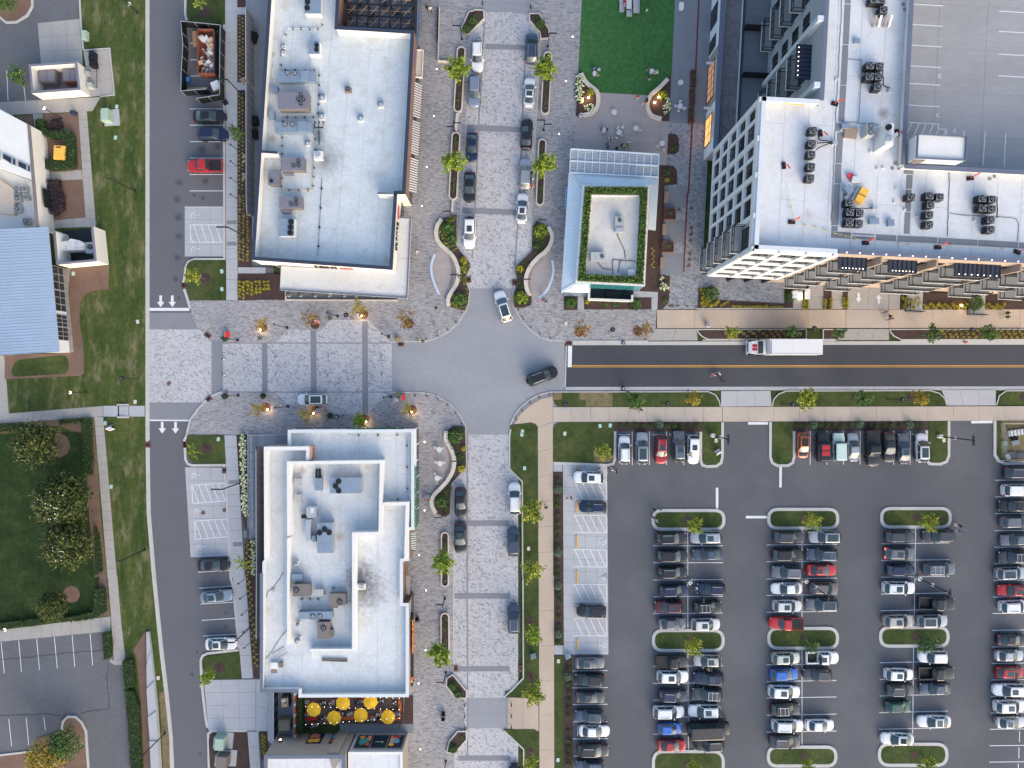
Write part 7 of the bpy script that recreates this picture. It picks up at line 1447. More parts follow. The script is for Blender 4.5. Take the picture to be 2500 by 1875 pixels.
bulb('31',(1645,882,1696,848,1815,990,1812,1048,1725,1048,1642,945),'angular planter at the foot of the lower walk',3);bulb('31',(1738,1336,1812,1334,1815,1405,1712,1522,1645,1515,1668,1420),'angular planter below the plain crossing band',4)
for t,x,y,k,s,lb in(('11',1655,320,'green',1.35,'large green shrub at the head of the left wavy planter'),('11',1690,410,'green',1.0,'green shrub in the neck of the left wavy planter'),('11',1790,590,'gold',1.3,'golden shrub at the bend of the left wavy planter'),('11',1785,650,'olive',.8,'olive shrub at the tip of the left wavy planter'),('11',1760,920,'green',1.3,'green shrub at the foot of the left wavy planter'),('12',250,340,'olive',1.5,'bright green shrub at the head of the right wavy planter'),('12',210,470,'small',1.2,'low shrub in the neck of the right wavy planter'),('12',65,660,'gold',1.3,'golden shrub at the bend of the right wavy planter'),('12',80,910,'olive',1.4,'bright green shrub at the foot of the right wavy planter'),('21',1720,440,'green',1.4,'green shrub at the head of the lower wavy planter'),('21',1795,545,'gold',.9,'golden shrub high in the lower wavy planter'),('21',1775,720,'gold',1.3,'golden shrub in the waist of the lower wavy planter'),('21',1760,620,'small',1.2,'low shrub in the middle of the lower wavy planter'),('21',1600,1000,'green',1.2,'green shrub at the foot of the lower wavy planter')):shrub(k,m(t,x,y),lb,None,None,s,.28)
for t,bed,seat,lb in(('02',(575,610,600,650,690,765,742,830,742,905,688,982,605,1003,550,1003),(592,642,640,722,725,795,742,860,728,935,680,982,605,1003),'left'),('02',(1368,640,1345,690,1190,832,1172,905,1202,1000,1285,1042,1350,1048),(1338,690,1265,765,1190,832,1162,915,1195,1000,1285,1034),'right')):
 o=thing('turf_planter','curved planter with pale stone seat at the turf corner, '+('beside the litter bin' if lb=='left' else 'toward the charcoal promenade'),'planter',(*m(t,bed[0],bed[1]),.07));MB().prism(ML(t,0,*bed),.05,.28).mk('soil',M18,o);kerb(smooth_path(ML(t,0,*seat),5),.62,.06,.52,M08,parent=o,piece='seat_block',seg=1.8,gap=.03)
for t,x0,y0,x1,y1,lb in(('02',1542,606,1584,735,'upper tall rusty planter beside the red steel strip'),('02',1533,766,1576,896,'middle tall rusty planter beside the red steel strip'),('02',1523,930,1566,1054,'lower tall rusty planter beside the red steel strip'),('12',1310,138,1408,228,'square rusty planter between the upper charcoal pads'),('12',1292,425,1390,510,'square rusty planter between the lower charcoal pads')):
 a,b_=m(t,x0,y0,.6),m(t,x1,y1,.6);o=thing('steel_planter',lb,'planter',((a[0]+b_[0])/2,(a[1]+b_[1])/2,.07));w,d=b_[0]-a[0],a[1]-b_[1]
 for(cx,cy,ww,dd)in((0,d/2,w,.06),(0,-d/2,w,.06),(w/2,0,.06,d-.06),(-w/2,0,.06,d-.06)):MB().box((cx,cy,0),(ww,dd,.62)).mk('steel_plate',M1n,o,world=False)
 MB().box((0,0,.02),(w-.08,d-.08,.5)).mk('soil',M18,o,world=False);ob('leaves',BUSH['small'][0],o,(w*.15,d*.1,.5),0,.7)
for i,x in enumerate((275,375,500,622,752,852)):
 p=m('11',x,882,.5);o=thing('potted_shrub','round clipped shrub in white pot, '+('leftmost','second','third','fourth','fifth','rightmost')[i]+' under the shop canopy','potted plant',(*p,.06),0,'potted shrubs under the canopy');MB().cyl(.12,-.08,0,.5,.22,.3,12).mk('pot',M1h,o,world=False);ob('leaves',BUSH['potted'][0],o,(0,0,.45),0,1)
sheet('canopy_terrace',ML('11',0,262,848,1225,905,1225,925,262,925),M2d,.072);kerb(ML('11',0,262,845,262,927,1226,930),.2,.05,.42,M08)
# ========= VEHICLES
def paint(name,col,met=.0,rough=.32):
 mt,nt,b=_nt('paint_'+name);b.inputs['Base Color'].default_value=(*col,1);b.inputs['Metallic'].default_value=met;b.inputs['Roughness'].default_value=rough
 b.inputs['Coat Weight'].default_value=.35;b.inputs['Coat Roughness'].default_value=.12;return mt
PT={k:paint(k,c,mm)for k,(c,mm)in{'white':((.66,.67,.68),0),'pearl':((.52,.53,.53),0),'silver':((.36,.38,.41),.5),'bluesilver':((.26,.31,.38),.5),'grey':((.135,.145,.165),.4),'dgrey':((.050,.055,.065),.35),'black':((.012,.013,.016),.1),'navy':((.014,.022,.060),.3),'blue':((.02,.11,.42),.2),'slate':((.065,.085,.125),.4),'red':((.42,.018,.022),.1),'crimson':((.30,.014,.022),.2),'maroon':((.085,.022,.030),.3),'green':((.012,.085,.060),.3),'sage':((.40,.43,.40),.4),'mint':((.44,.56,.53),0),'orange':((.62,.12,.03),0),'brown':((.13,.115,.11),.4),'beige':((.40,.38,.35),.4)}.items()}
M0h=glassmat('car_glass',(.030,.048,.054),.08);M27=mat('tyre',(.014,.014,.015),.9);M1l=mat('rim',(.30,.31,.33),.35,.03,1,.03,3,metal=.8)
M11=glassmat('headlight_lens',(.22,.23,.24),.15);M20=glassmat('tail_lens',(.35,.012,.012),.2);M25=mat('trim',(.016,.017,.018),.6);M0j=mat('bright_trim',(.60,.61,.62),.25,metal=.7)
KIND={'sedan':(4.85,1.86,1.46,.95,.215,.02,-.22,-.385,.99,.86,.66),'suv':(4.72,1.92,1.70,1.04,.225,.055,-.375,-.468,1.02,.98,.71),'hatch':(4.15,1.79,1.52,.96,.235,.045,-.345,-.46,.98,.88,.68),'pickup':(5.75,2.0,1.88,1.12,.225,.115,-.085,-.135,1.12,1.10,.78),'jeep':(4.45,1.88,1.86,1.10,.185,.145,-.455,-.485,1.08,1.06,.84),'van':(6.1,2.08,2.55,1.25,.40,.30,-.48,-.495,1.2,1.2,.86)}
CARM={}
def car_meshes(kind):
 if kind in CARM:return CARM[kind]
 L_,Wd,H,zb,xc,xf,xr,xk,zt,zh,rs=KIND[kind];w=Wd/2;out={}
 box=kind in('jeep','van');pick=kind=='pickup'
 st=[(-.5,.62 if not box else .90),(-.488,.80 if not box else .96),(-.46,.91),(-.41,.97),(-.33,1),(0,1),(.26,1),(.36,.98),(.425,.91),(.468,.78 if not box else .93),(.491,.58 if not box else .88),(.5,.40 if not box else .84)]
 if pick:st=[(-.13,1),(-.1,1)]+st[5:]
 def top(x):
  if x<xk:return zt-(.16 if x<-.485 else .05 if x<-.47 else 0)*(0 if pick else 1)
  if x<xc:return zb
  t=(x-xc)/(.5-xc);return zh-.02*t-(.22 if not box else .06)*t**3
 b=MB();rings=[]
 for x,f in st:
  zt_=top(x);ww=w*f;r=[]
  for y,z in((.84,.24),(.985,.40),(1.0,.62),(.985,zt_-.14),(.90,zt_-.035),(.62,zt_+.01),(0,zt_+.022)):r.append((x*L_,y*ww,z))
  rings.append(r+[(a,-y,z)for a,y,z in r[-2::-1]])
 n=len(rings[0])
 for r in rings:b.v+=r
 for i in range(len(rings)-1):
  for j in range(n-1):b.f.append([i*n+j,(i+1)*n+j,(i+1)*n+j+1,i*n+j+1]);b.k.append(0)
 b.f.append(list(range(n)));b.k.append(0);b.f.append([(len(rings)-1)*n+j for j in range(n)][::-1]);b.k.append(0)
 def gring(x0,x1,hw,z,c=.06):return[(x0*L_,-hw+c,z),(x0*L_,hw-c,z),((x0+.02)*L_,hw,z),((x1-.03)*L_,hw,z),(x1*L_,hw-c*2,z),(x1*L_,-hw+c*2,z),((x1-.03)*L_,-hw,z),((x0+.02)*L_,-hw,z)]
 g=[gring(xk,xc,w*.93,zb-.02),gring(xr-(.006 if not box else 0),xf+.012,w*(rs+.045),H-.07),gring(xr+.03,xf-.02,w*(rs-.04),H)];o=len(b.v)
 for r in g:b.v+=r
 for i in range(2):
  for j in range(8):b.f.append([o+i*8+j,o+(i+1)*8+j,o+(i+1)*8+(j+1)%8,o+i*8+(j+1)%8]);b.k.append(0)
 b.f.append([o+16+j for j in range(8)][::-1]);b.k.append(0)
 if pick:
  x0,x1=-.5*L_,-.132*L_
  for y in(-1,1):b.box(((x0+x1)/2,y*(w-.11),.5),(x1-x0,.20,zt-.5))
  b.box((x0+.07,0,.5),(.14,Wd-.42,zt-.52));b.box((x1-.05,0,.5),(.1,Wd-.42,zt-.45));b.box(((x0+x1)/2,0,.5),(x1-x0-.26,Wd-.44,.12))
 me=b.mesh('body',PT['white'],smooth=True);out['body']=me
 def edge(x0,z0,hw0,x1,z1_,hw1,f):t=f;return(x0+(x1-x0)*t)*L_,z0+(z1_-z0)*t,hw0+(hw1-hw0)*t
 for nm,xa,xb,s in(('windshield',xc,xf,1),('rear_window',xk,xr,-1)):
  p0=edge(xa,zb,w*.86,xb,H-.07,w*(rs+.0),.06 if s>0 else .16);p1=edge(xa,zb,w*.86,xb,H-.07,w*rs,.98)
  mb=MB();N_=6
  for i in range(N_):
   y0,y1=-1+2*i/N_,-1+2*(i+1)/N_;bow=lambda y,k:s*k*(1-y*y)
   f4=[(p0[0]+bow(y0,.16),y0*p0[2],p0[1]+.03),(p0[0]+bow(y1,.16),y1*p0[2],p0[1]+.03),(p1[0]+bow(y1,.07),y1*p1[2],p1[1]+.03),(p1[0]+bow(y0,.07),y0*p1[2],p1[1]+.03)]
   mb.face(f4 if s>0 else f4[::-1])
  out[nm]=mb.mesh(nm,M0h)
 for nm,y in(('side_window',1),('side_window2',-1)):
  a0,a1,zl,zu=xk+(.05 if not pick else .03),xc-.055,zb+.05,H-.12;hl,hu=w*(.93-(.93-rs-.045)*.1)+.014,w*(rs+.06)+.016
  mb=MB();x0u,x1u=xr+.02,xf-.0;mid=(a0+a1)/2
  for(s0,s1,t0,t1)in((a0,mid-.008,x0u,(x0u+x1u)/2-.006),(mid+.008,a1,(x0u+x1u)/2+.006,x1u)):
   mb.face([(s0*L_,y*hl,zl),(s1*L_,y*hl,zl),(t1*L_,y*hu,zu),(t0*L_,y*hu,zu)])
  out[nm]=mb.mesh('side_window',M0h)
 x0,x1=(xr+.035)*L_,(xf-.025)*L_;hw=w*(rs-.06);out['roof']=MB().prism(rounded([(x0,-hw),(x1,-hw),(x1,hw),(x0,hw)],.12,3),H-.01,H+.016).mesh('roof',PT['white'])
 h0,h1=(xc+.012)*L_,.455*L_;mb=MB();ys=[-.80,-.42,0,.42,.80];xs=[h0+.12,(h0+h1)/2,h1-.12]
 def hz(x,y):return top(x/L_)+.036-.05*abs(y)**3
 for i in range(2):
  for j in range(4):
   f=(1.0,.96,.80);pts=[(xs[a],ys[c]*w*f[a],hz(xs[a],ys[c]))for a,c in((i,j),(i+1,j),(i+1,j+1),(i,j+1))];mb.face(pts)
 me=mb.mesh('hood',PT['white']);bmm=bmesh.new();bmm.from_mesh(me);bmesh.ops.remove_doubles(bmm,verts=bmm.verts,dist=.001);bmm.to_mesh(me);bmm.free();me.polygons.foreach_set('use_smooth',[True]*len(me.polygons));out['hood']=me
 wr=.35 if kind in('sedan','hatch')else .39;mb=MB();mb.tube((0,-.12,0),(0,.12,0),wr,n=14,k=0);mb.tube((0,-.125,0),(0,.125,0),wr*.64,n=10,k=1);out['wheel']=mb.mesh('wheel',[M27,M1l])
 out['headlight']=MB().box((0,0,-.09),(.30,.22,.10),.5).mesh('headlight',M11);out['taillight']=MB().box((0,0,-.12),(.10,.30,.24)).mesh('taillight',M20)
 out['mirror']=MB().box((0,0,0),(.14,.20,.13)).mesh('mirror',PT['white']);out['sunroof']=MB().prism(rounded([(-.44,-.40),(.44,-.40),(.44,.40),(-.44,.40)],.06,2),0,.012).mesh('sunroof',M0h)
 out['panoroof']=MB().box((0,0,0),((x1-x0)*.92,hw*1.75,.012)).mesh('glass_roof',M0h);out['roof_rail']=MB().bar((x0+.1,0,0),(x1-.1,0,0),.05,.06).mesh('roof_rail',M0j)
 if pick:out['bed_floor']=MB().box(((-.5-.132)*.5*L_,0,.63),((.5-.132)*L_-.34,Wd-.46,.02)).mesh('bed_floor',M25);out['cover']=MB().box(((-.5-.132)*.5*L_,0,zt-.02),((.5-.132)*L_-.16,Wd-.26,.06)).mesh('bed_cover',M25)
 CARM[kind]=out;return out
def slotmat(o,mt):o.material_slots[0].link='OBJECT';o.material_slots[0].material=mt;return o
def car(kind,col,t,cx,cy,ang,label,L_px=None,opt='',group='cars parked in the lot',z=0.0,roof=None,cat='car'):
 """ang: heading in degrees counter-clockwise from image right; opt: s sunroof, g glass roof, r rails, d dark roof, c bed cover"""
 k=KIND[kind];M_=car_meshes(kind);p=m(t,cx,cy,.75);o=thing({'pickup':'pickup_truck','van':'cargo_van'}.get(kind,'parked_car'),label,{'pickup':'pickup truck','van':'van'}.get(kind,'car'),(*p,z),R(ang),group)
 s=(L_px*TS/(FPX/(CAM_H-.75))/k[0])if L_px else 1.0;s=max(.90,min(1.08,s));o.scale=(s,min(1.03,max(.96,s)),1)
 L_,Wd,H,zb,xc,xf,xr,xk,zt,zh,rs=k;w=Wd/2;P_=PT[col]
 slotmat(ob('body',M_['body'],o),P_);slotmat(ob('hood',M_['hood'],o),PT['black']if 'd' in opt else P_);slotmat(ob('roof',M_['roof'],o),PT[roof]if roof else(M25 if 'd' in opt else P_))
 for nm in('windshield','rear_window'):ob(nm,M_[nm],o)
 ob('side_window',M_['side_window'],o);ob('side_window',M_['side_window2'],o);wr=.35 if kind in('sedan','hatch')else .39
 for x in(-.30,.305):
  for y in(-1,1):ob('wheel',M_['wheel'],o,(x*L_,y*(w-.10),wr))
 for y in(-1,1):
  ob('headlight',M_['headlight'],o,(.455*L_,y*w*.72,zh-.19),0,(1,y,1));ob('taillight',M_['taillight'],o,(-.476*L_,y*w*(.74 if kind!='pickup' else .9),zt-.12));slotmat(ob('mirror',M_['mirror'],o,((xc-.055)*L_,y*(w+.07),zb+.03)),P_ if col not in('orange',)else PT['black'])
  if 'r' in opt:ob('roof_rail',M_['roof_rail'],o,(0,y*w*(rs-.10),H+.06))
 if 's' in opt:ob('sunroof',M_['sunroof'],o,((xf-.135)*L_,0,H+.017))
 if 'g' in opt:ob('glass_roof',M_['panoroof'],o,((xr+xf)/2*L_,0,H+.017))
 if kind=='pickup':ob('bed_cover' if 'c' in opt else 'bed_floor',M_['cover' if 'c' in opt else 'bed_floor'],o)
 if 'l' in opt:
  for y in(-1,1):ob('brake_glow',MB().box((0,0,0),(.06,.28,.12)).mesh('brake_glow',emis('brake_light',(1,.05,.03),4)if 'brake_light' not in MATS else MATS['brake_light']),o,(-.5*L_-.01,y*w*.7,zt-.18))
 if 'x' in opt:
  for x in(-.25,-.1,.02):ob('cross_bar',MB().bar((0,-w*rs,0),(0,w*rs,0),.05).mesh('cross_bar',M0j),o,(x*L_,0,H+.09))
 if 'w' in opt:ob('spare_wheel',M_['wheel'],o,(-.5*L_-.12,0,.95),R(90))
 return o
CN={'dgrey':'dark grey','bluesilver':'blue silver','pearl':'pearl white','slate':'slate blue','sage':'pale sage','beige':'champagne'}
def cn(c):return CN.get(c,c)
KN={'suv':'suv','sedan':'sedan','hatch':'hatchback','pickup':'pickup','jeep':'open jeep','van':'van'}
ORD=['first','second','third','fourth','fifth','sixth','seventh','eighth','ninth','tenth','eleventh']
def lot(rows,where,grp):
 for i,(kind,col,t,x,y,hd,L_,opt)in enumerate(rows):
  ex=' with sunroof' if 's' in opt else ' with glass roof' if 'g' in opt else ' with roof rails' if 'r' in opt else ' with covered bed' if 'c' in opt else ''
  car(kind,col,t,x,y,{'R':0,'L':180,'U':90,'D':-90}[hd]+random.uniform(-2,2),'%s %s%s, %s'%(cn(col),KN[kind],ex,where%ORD[i]),L_,opt,grp)
lot([('suv','black','22',1372,1320,'R',260,'r'),('suv','black','22',1382,1472,'R',268,''),('suv','black','22',1382,1615,'R',255,'r'),('suv','navy','32',1393,130,'R',252,'r'),('suv','maroon','32',1350,268,'L',250,'s'),('sedan','grey','32',1382,415,'R',242,'')],'%s below the upper island, left column, first row','cars of the first lot row')
lot([('suv','silver','22',1675,1312,'L',275,'s'),('sedan','slate','22',1685,1462,'L',260,''),('suv','navy','32',1715,115,'L',250,'r'),('suv','black','32',1685,270,'R',245,'rx'),('suv','pearl','32',1668,420,'R',247,'s')],'%s below the upper island, right column, first row','cars of the first lot row')
lot([('pickup','black','32',1378,740,'R',275,'c'),('suv','white','32',1385,870,'R',270,'s'),('suv','navy','32',1388,1035,'R',250,'r'),('suv','white','32',1350,1175,'R',267,'r'),('hatch','blue','32',1360,1320,'R',210,''),('sedan','crimson','32',1378,1465,'R',248,'')],'%s below the middle island, left column, first row','cars of the first lot row')
lot([('hatch','beige','32',1685,735,'L',235,'s'),('suv','navy','32',1693,885,'L',266,'s'),('suv','dgrey','32',1683,1020,'L',265,'rx'),('suv','white','32',1658,1165,'L',288,'sr'),('van','black','32',1690,1320,'R',356,''),('suv','black','32',1700,1455,'L',264,'r')],'%s below the middle island, right column, first row','cars of the first lot row')
lot([('suv','dgrey','23',180,1310,'R',265,''),('suv','black','23',168,1462,'R',267,''),('suv','grey','23',165,1612,'L',263,'r'),('sedan','white','33',160,112,'L',260,''),('suv','pearl','33',165,262,'R',246,'s'),('pickup','red','33',155,410,'L',295,'c')],'%s below the upper island, left column, second row','cars of the second lot row')
lot([('suv','silver','23',492,1308,'L',280,'g'),('suv','slate','23',465,1460,'L',270,'sr'),('sedan','red','23',462,1595,'R',256,'s'),('suv','brown','33',482,108,'R',247,''),('suv','grey','33',465,250,'L',283,'g')],'%s below the upper island, right column, second row','cars of the second lot row')
lot([('suv','sage','33',153,710,'R',243,'s'),('hatch','blue','33',140,852,'R',240,''),('suv','white','33',140,1000,'R',270,'s'),('suv','black','33',150,1150,'R',253,'rx'),('suv','white','33',170,1292,'R',270,'r'),('suv','dgrey','33',145,1430,'R',265,'r')],'%s below the middle island, left column, second row','cars of the second lot row')
lot([('pickup','white','33',465,705,'R',274,'s'),('suv','dgrey','33',425,852,'L',248,''),('sedan','white','33',445,1290,'R',248,'')],'%s below the middle island, right column, second row','cars of the second lot row')
lot([('suv','dgrey','23',1135,1305,'R',248,''),('suv','grey','23',1135,1450,'R',260,'sl'),('suv','navy','23',1140,1592,'R',240,''),('suv','white','33',1128,105,'R',285,'sr'),('suv','beige','33',1125,390,'R',263,'s')],'%s below the upper island, left column, third row','cars of the third lot row')
lot([('suv','dgrey','23',1468,1300,'L',278,''),('suv','grey','23',1475,1585,'R',308,'rx'),('pickup','black','33',1450,240,'R',320,''),('suv','silver','33',1415,390,'R',263,'g')],'%s below the upper island, right column, third row','cars of the third lot row')
lot([('suv','white','33',1128,850,'R',245,'s'),('suv','dgrey','33',1140,985,'R',238,'r'),('hatch','green','33',1120,1130,'R',222,'s'),('sedan','white','33',1115,1408,'L',277,'s')],'%s below the middle island, left column, third row','cars of the third lot row')
lot([('suv','white','33',1422,700,'L',247,''),('pickup','black','33',1448,838,'R',316,''),('sedan','slate','33',1440,975,'L',262,''),('sedan','white','33',1432,1258,'L',282,'g')],'%s below the middle island, right column, third row','cars of the third lot row')
lot([('suv','dgrey','23',2165,755,'R',262,'r'),('suv','white','23',2152,905,'R',265,''),('sedan','black','23',2122,1045,'L',265,''),('suv','grey','23',2130,1178,'R',258,''),('sedan','grey','23',2138,1335,'L',262,''),('suv','dgrey','23',2115,1480,'L',262,'rx'),('suv','silver','23',2095,1620,'R',268,'gr')],'%s down from the works pen, right edge','cars of the right edge column')
lot([('sedan','red','33',2112,130,'L',262,'s'),('suv','white','33',2125,265,'R',258,'r'),('sedan','black','33',2100,555,'R',258,''),('sedan','silver','33',2082,690,'R',250,''),('hatch','crimson','33',2086,835,'R',245,'s'),('suv','white','33',2075,985,'L',268,'s'),('suv','white','33',2085,1125,'R',268,'s'),('sedan','silver','33',2090,1265,'R',258,'g')],'%s of the lower group, right edge column','cars of the right edge column')
lot([('sedan','grey','32',672,755,'R',252,'s'),('suv','black','32',670,895,'L',256,''),('sedan','dgrey','32',675,1050,'R',252,''),('suv','slate','32',668,1210,'L',250,'s'),('sedan','white','32',710,1340,'R',264,''),('suv','black','32',700,1505,'R',276,'r'),('suv','slate','32',670,1640,'L',246,'')],'%s below the accessible bays, beside the shrub strip','cars below the accessible bays')
lot([('suv','white','22',968,560,'U',242,'r'),('suv','silver','22',1120,545,'U',275,'g'),('suv','crimson','22',1285,555,'D',248,'sr'),('suv','grey','22',1438,530,'U',268,'sr'),('suv','white','22',1562,555,'D',250,'s')],'%s from the left in the first front row','cars of the first front row')
lot([('hatch','orange','23',303,520,'D',220,'d'),('jeep','black','23',472,535,'U',250,''),('jeep','mint','23',608,535,'U',240,''),('sedan','silver','23',735,535,'U',245,''),('pickup','black','23',900,545,'D',310,'c'),('sedan','black','23',1045,535,'D',262,''),('sedan','grey','23',1170,548,'U',266,'s'),('suv','white','23',1325,540,'U',248,'g')],'%s from the left in the second front row','cars of the second front row')
jp=[o for o in bpy.data.objects if o.name.startswith('parked_car')and 'black open jeep' in o.get('label','')][0]
for y in(.15,-.75):MB().box((y-.15,0,1.885),(.72,1.15,.02)).mk('red_roof_panel',PT['red'],jp,world=False)
G_L='cars along the left street';G_R='cars along the paved road'
for kind,col,t,x,y,a,lb,L_,op in(('sedan','black','00',1805,1005,0,'black sedan parked just below the black fenced dumpster',282,''),('suv','navy','00',1835,1160,0,'dark blue suv parked beside the black sedan, left street',256,''),('pickup','red','00',1765,1430,180,'bright red pickup with covered bed in the left street bays',300,'c'),('sedan','black','20',1840,1550,1,'black sedan below the hatched aisles on left street',270,''),('sedan','bluesilver','30',1865,180,5,'silver sedan parked at a slight tilt on left street',275,'s'),('sedan','white','30',1905,590,1,'white sedan under the bent street lamp on left street',268,'s')):car(kind,col,t,x,y,a,lb,L_,op,G_L)
for kind,col,t,x,y,a,lb,L_,op in(('suv','white','01',1908,485,-89,'white suv at the top of the left kerb lane',260,'r'),('suv','bluesilver','01',1883,785,-92,'blue silver suv behind the top white suv',285,'r'),('sedan','navy','01',1860,1265,-92,'dark navy sedan below the lane crossing band, left kerb',250,''),('sedan','black','01',1840,1612,-92,'black sedan between the navy sedan and white suv',260,''),('suv','white','11',1840,345,-91,'white suv with dark sunroof above the crossing',292,'s'),('suv','slate','02',170,415,89,'slate blue suv at the top of the right kerb lane',260,'r'),('sedan','white','02',150,795,88,'white sedan with dark glass roof on the right kerb lane',256,'g'),('sedan','black','02',125,1155,88,'black sedan on the right kerb lane above a silver suv',268,''),('suv','silver','02',115,1500,88,'silver suv with people at its side, right kerb lane',260,'r'),('sedan','white','12',88,135,87,'white sedan with sunroof lowest in the right kerb lane',262,'s'),('suv','white','11',2130,980,107,'white suv with dark roof driving out of the crossing',278,'g'),('suv','black','12',262,1580,21,'black suv with spare wheel turning near the dark street',272,'rw'),('suv','white','21',487,125,180,'white suv with glass roof parked on the plaza pavers',252,'g'),('sedan','black','21',1762,1010,-90,'black sedan upper of two below the wavy planter',260,''),('sedan','black','21',1760,1315,-90,'black sedan lower of two beside the slim planter',266,'g'),('suv','white','22',22,978,91,'white suv on the right kerb of the lower road',278,'r'),('suv','slate','22',12,1348,91,'dark slate suv on the right kerb below the white one',255,''),('suv','slate','32',15,370,91,'slate pickup shaped suv lowest on the right kerb',258,'r'),('sedan','black','32',20,1752,90,'black sedan cut off by the bottom edge',250,'')):car(kind,col,t,x,y,a,lb,L_,op,G_R,.02)
for kind,col,t,x,y,a,lb,L_,op in(('suv','white','22',660,795,178,'white suv with sunroof in the top accessible bay',258,'s'),('suv','navy','22',697,1050,178,'navy blue suv between two hatched aisles',234,'r'),('suv','black','32',685,308,177,'black suv in the accessible row above the last hatched aisle',252,'')):car(kind,col,t,x,y,a,lb,L_,op,'cars in the accessible bays',.01)
zt=3.6;c0,c1=m('13',12,1262,zt),m('13',472,1396,zt);tk=thing('box_truck','white box truck with red hood stripes on the dark street','truck',((c0[0]+c1[0])/2,(c0[1]+c1[1])/2,.02),R(180));LB,WB=c1[0]-c0[0],c0[1]-c1[1]
MB().prism(rounded([(-LB/2,-WB/2),(LB/2,-WB/2),(LB/2,WB/2),(-LB/2,WB/2)],.06,2),.95,zt,bottom=True).mk('cargo_box',mat('box_white',(.60,.62,.65),.5,.03,.4,.06,3,stretch=(3,.3,1)),tk,world=False)
for y in(-1,1):MB().box((0,y*(WB/2-.06),zt),(LB,.1,.03)).mk('edge_rail',M1h,tk,world=False)
MB().box((LB/2-.32,0,zt+.004),(.1,WB-.1,.012)).box((LB/2-.05,0,zt+.004),(.06,WB-.1,.012)).mk('front_rail',M2b,tk,world=False)
b=MB();rg=random.Random(5)
for i in range(8):
 y=-WB*.36+i*WB*.1
 for k in range(2):b.box((LB/2-.19+rg.uniform(-.03,.03),y+k*.09,zt+.006),(.16 if k else .07,.05,.01))
b.mk('roof_lettering',M19,tk,world=False);xb=LB/2
cab=MB();secs=[(xb+.12,1.08,2.55),(xb+.55,1.08,2.55),(xb+1.15,1.06,1.72),(xb+2.0,.98,1.55),(xb+2.45,.80,1.25)]
for i in range(4):
 (xa,wa,za),(xc_,wc,zc_)=secs[i],secs[i+1];cab.face([(xa,-wa,za),(xc_,-wc,zc_),(xc_,wc,zc_),(xa,wa,za)])
 for s in(-1,1):cab.face([(xa,s*wa,.6),(xc_,s*wc,.6),(xc_,s*wc,zc_),(xa,s*wa,za)][::s])
cab.face([(secs[-1][0],-.8,.6),(secs[-1][0],.8,.6),(secs[-1][0],.8,1.25),(secs[-1][0],-.8,1.25)]);cab.face([(secs[0][0],-1.08,.6),(secs[0][0],1.08,.6),(secs[0][0],1.08,2.55),(secs[0][0],-1.08,2.55)]);cab.mk('cab',PT['white'],tk,world=False)
MB().face([(xb+.57,-.95,2.55),(xb+1.12,-.97,1.80),(xb+1.12,.97,1.80),(xb+.57,.95,2.55)]).mk('windshield',M0h,tk,world=False)
for y in(-.28,.28):MB().face([(xb+1.22,y-.24,1.735),(xb+1.95,y-.24,1.575),(xb+1.95,y+.24,1.575),(xb+1.22,y+.24,1.735)]).mk('hood_stripe',PT['red'],tk,world=False)
MB().box((xb+2.55,0,.45),(.25,2.2,.4)).mk('bumper',M0j,tk,world=False);MB().box((xb+2.42,0,.85),(.1,1.3,.35)).mk('grille',M19,tk,world=False)
for y in(-1,1):
 MB().box((xb+2.2,y*.86,1.05),(.3,.25,.2)).mk('headlight',M11,tk,world=False);MB().box((xb+1.1,y*1.3,1.7),(.12,.22,.35)).mk('mirror',M25,tk,world=False)
 for x in(xb+1.6,-xb+1.6):w_=ob('wheel',car_meshes('suv')['wheel'],tk,(x,y*1.0,.48),0,(1.25,1.4,1.25))
# ========= FURNITURE AND FITTINGS
def simple(name,label,cat,p,parts,rz=0.0,group=None,z=.06):
 """thing from boxes (x,y,z,w,d,h) and cylinders (x,y,z0,z1,r0,r1)"""
 o=thing(name,label,cat,(*p,z),rz,group)
 for nm,mt,shp in parts:
  b=MB()
  for s in shp:
   if s[0]=='b':b.box(s[1:4],s[4:7])
   elif s[0]=='t':b.tube(s[1],s[2],s[3],n=7)
   elif s[0]=='o':b.blob(s[1],s[2],n=9,rows=6)
   else:b.cyl(s[1],s[2],s[3],s[4],s[5],s[6]if len(s)>6 else s[5],14)
  b.mk(nm,mt,o,world=False)
 return o
def arm_lamp(t,x,y,arms,lab,h=4.2):
 pr=[('pole',M0n,[('b',0,0,0,.12,.12,h)]),('base_plate',M0n,[('b',0,0,0,.34,.34,.08)])]
 for a,z in arms:L_=1.15*a;pr.append(('lamp_arm',M0n,[('b',L_/2,0,z,1.2,.16,.09)]))
 return simple('plaza_lamp',lab,'lamp',m(t,x,y),pr,0,'black arm lamps of the walks')
for t,x,y,arms,lb in(('01',1775,338,((-1,4.1),),'beside the top left corner planter'),('01',1718,1145,((1,4.1),(-1,2.6)),'by the stone bench of the left planters'),('02',308,402,((1,4.1),),'above the top right slim planter'),('02',272,1122,((-1,4.1),(1,2.4)),'by the black sedan of right lane'),('11',1692,212,((-1,3.6),),'at the head of the left wavy planter'),('12',226,282,((1,3.6),),'at the head of the right wavy planter'),('11',1752,740,((-1,3.8),(1,2.8)),'at the waist of the left wavy planter'),('12',92,778,((-1,2.8),(1,3.8)),'at the waist of the right wavy planter'),('21',1752,640,((-1,2.6),(1,4.1)),'at the waist of the lower wavy planter'),('21',1622,1098,((-1,4.1),),'at the foot of the lower wavy planter'),('31',1628,198,((-1,3.0),),'above the last slim planter'),('31',1637,834,((-1,3.6),),'beside the foot planter of the lower walk'),('31',1637,1598,((-1,3.6),),'cut near the bottom edge of lower walk')):arm_lamp(t,x,y,arms,'black arm lamp '+lb)
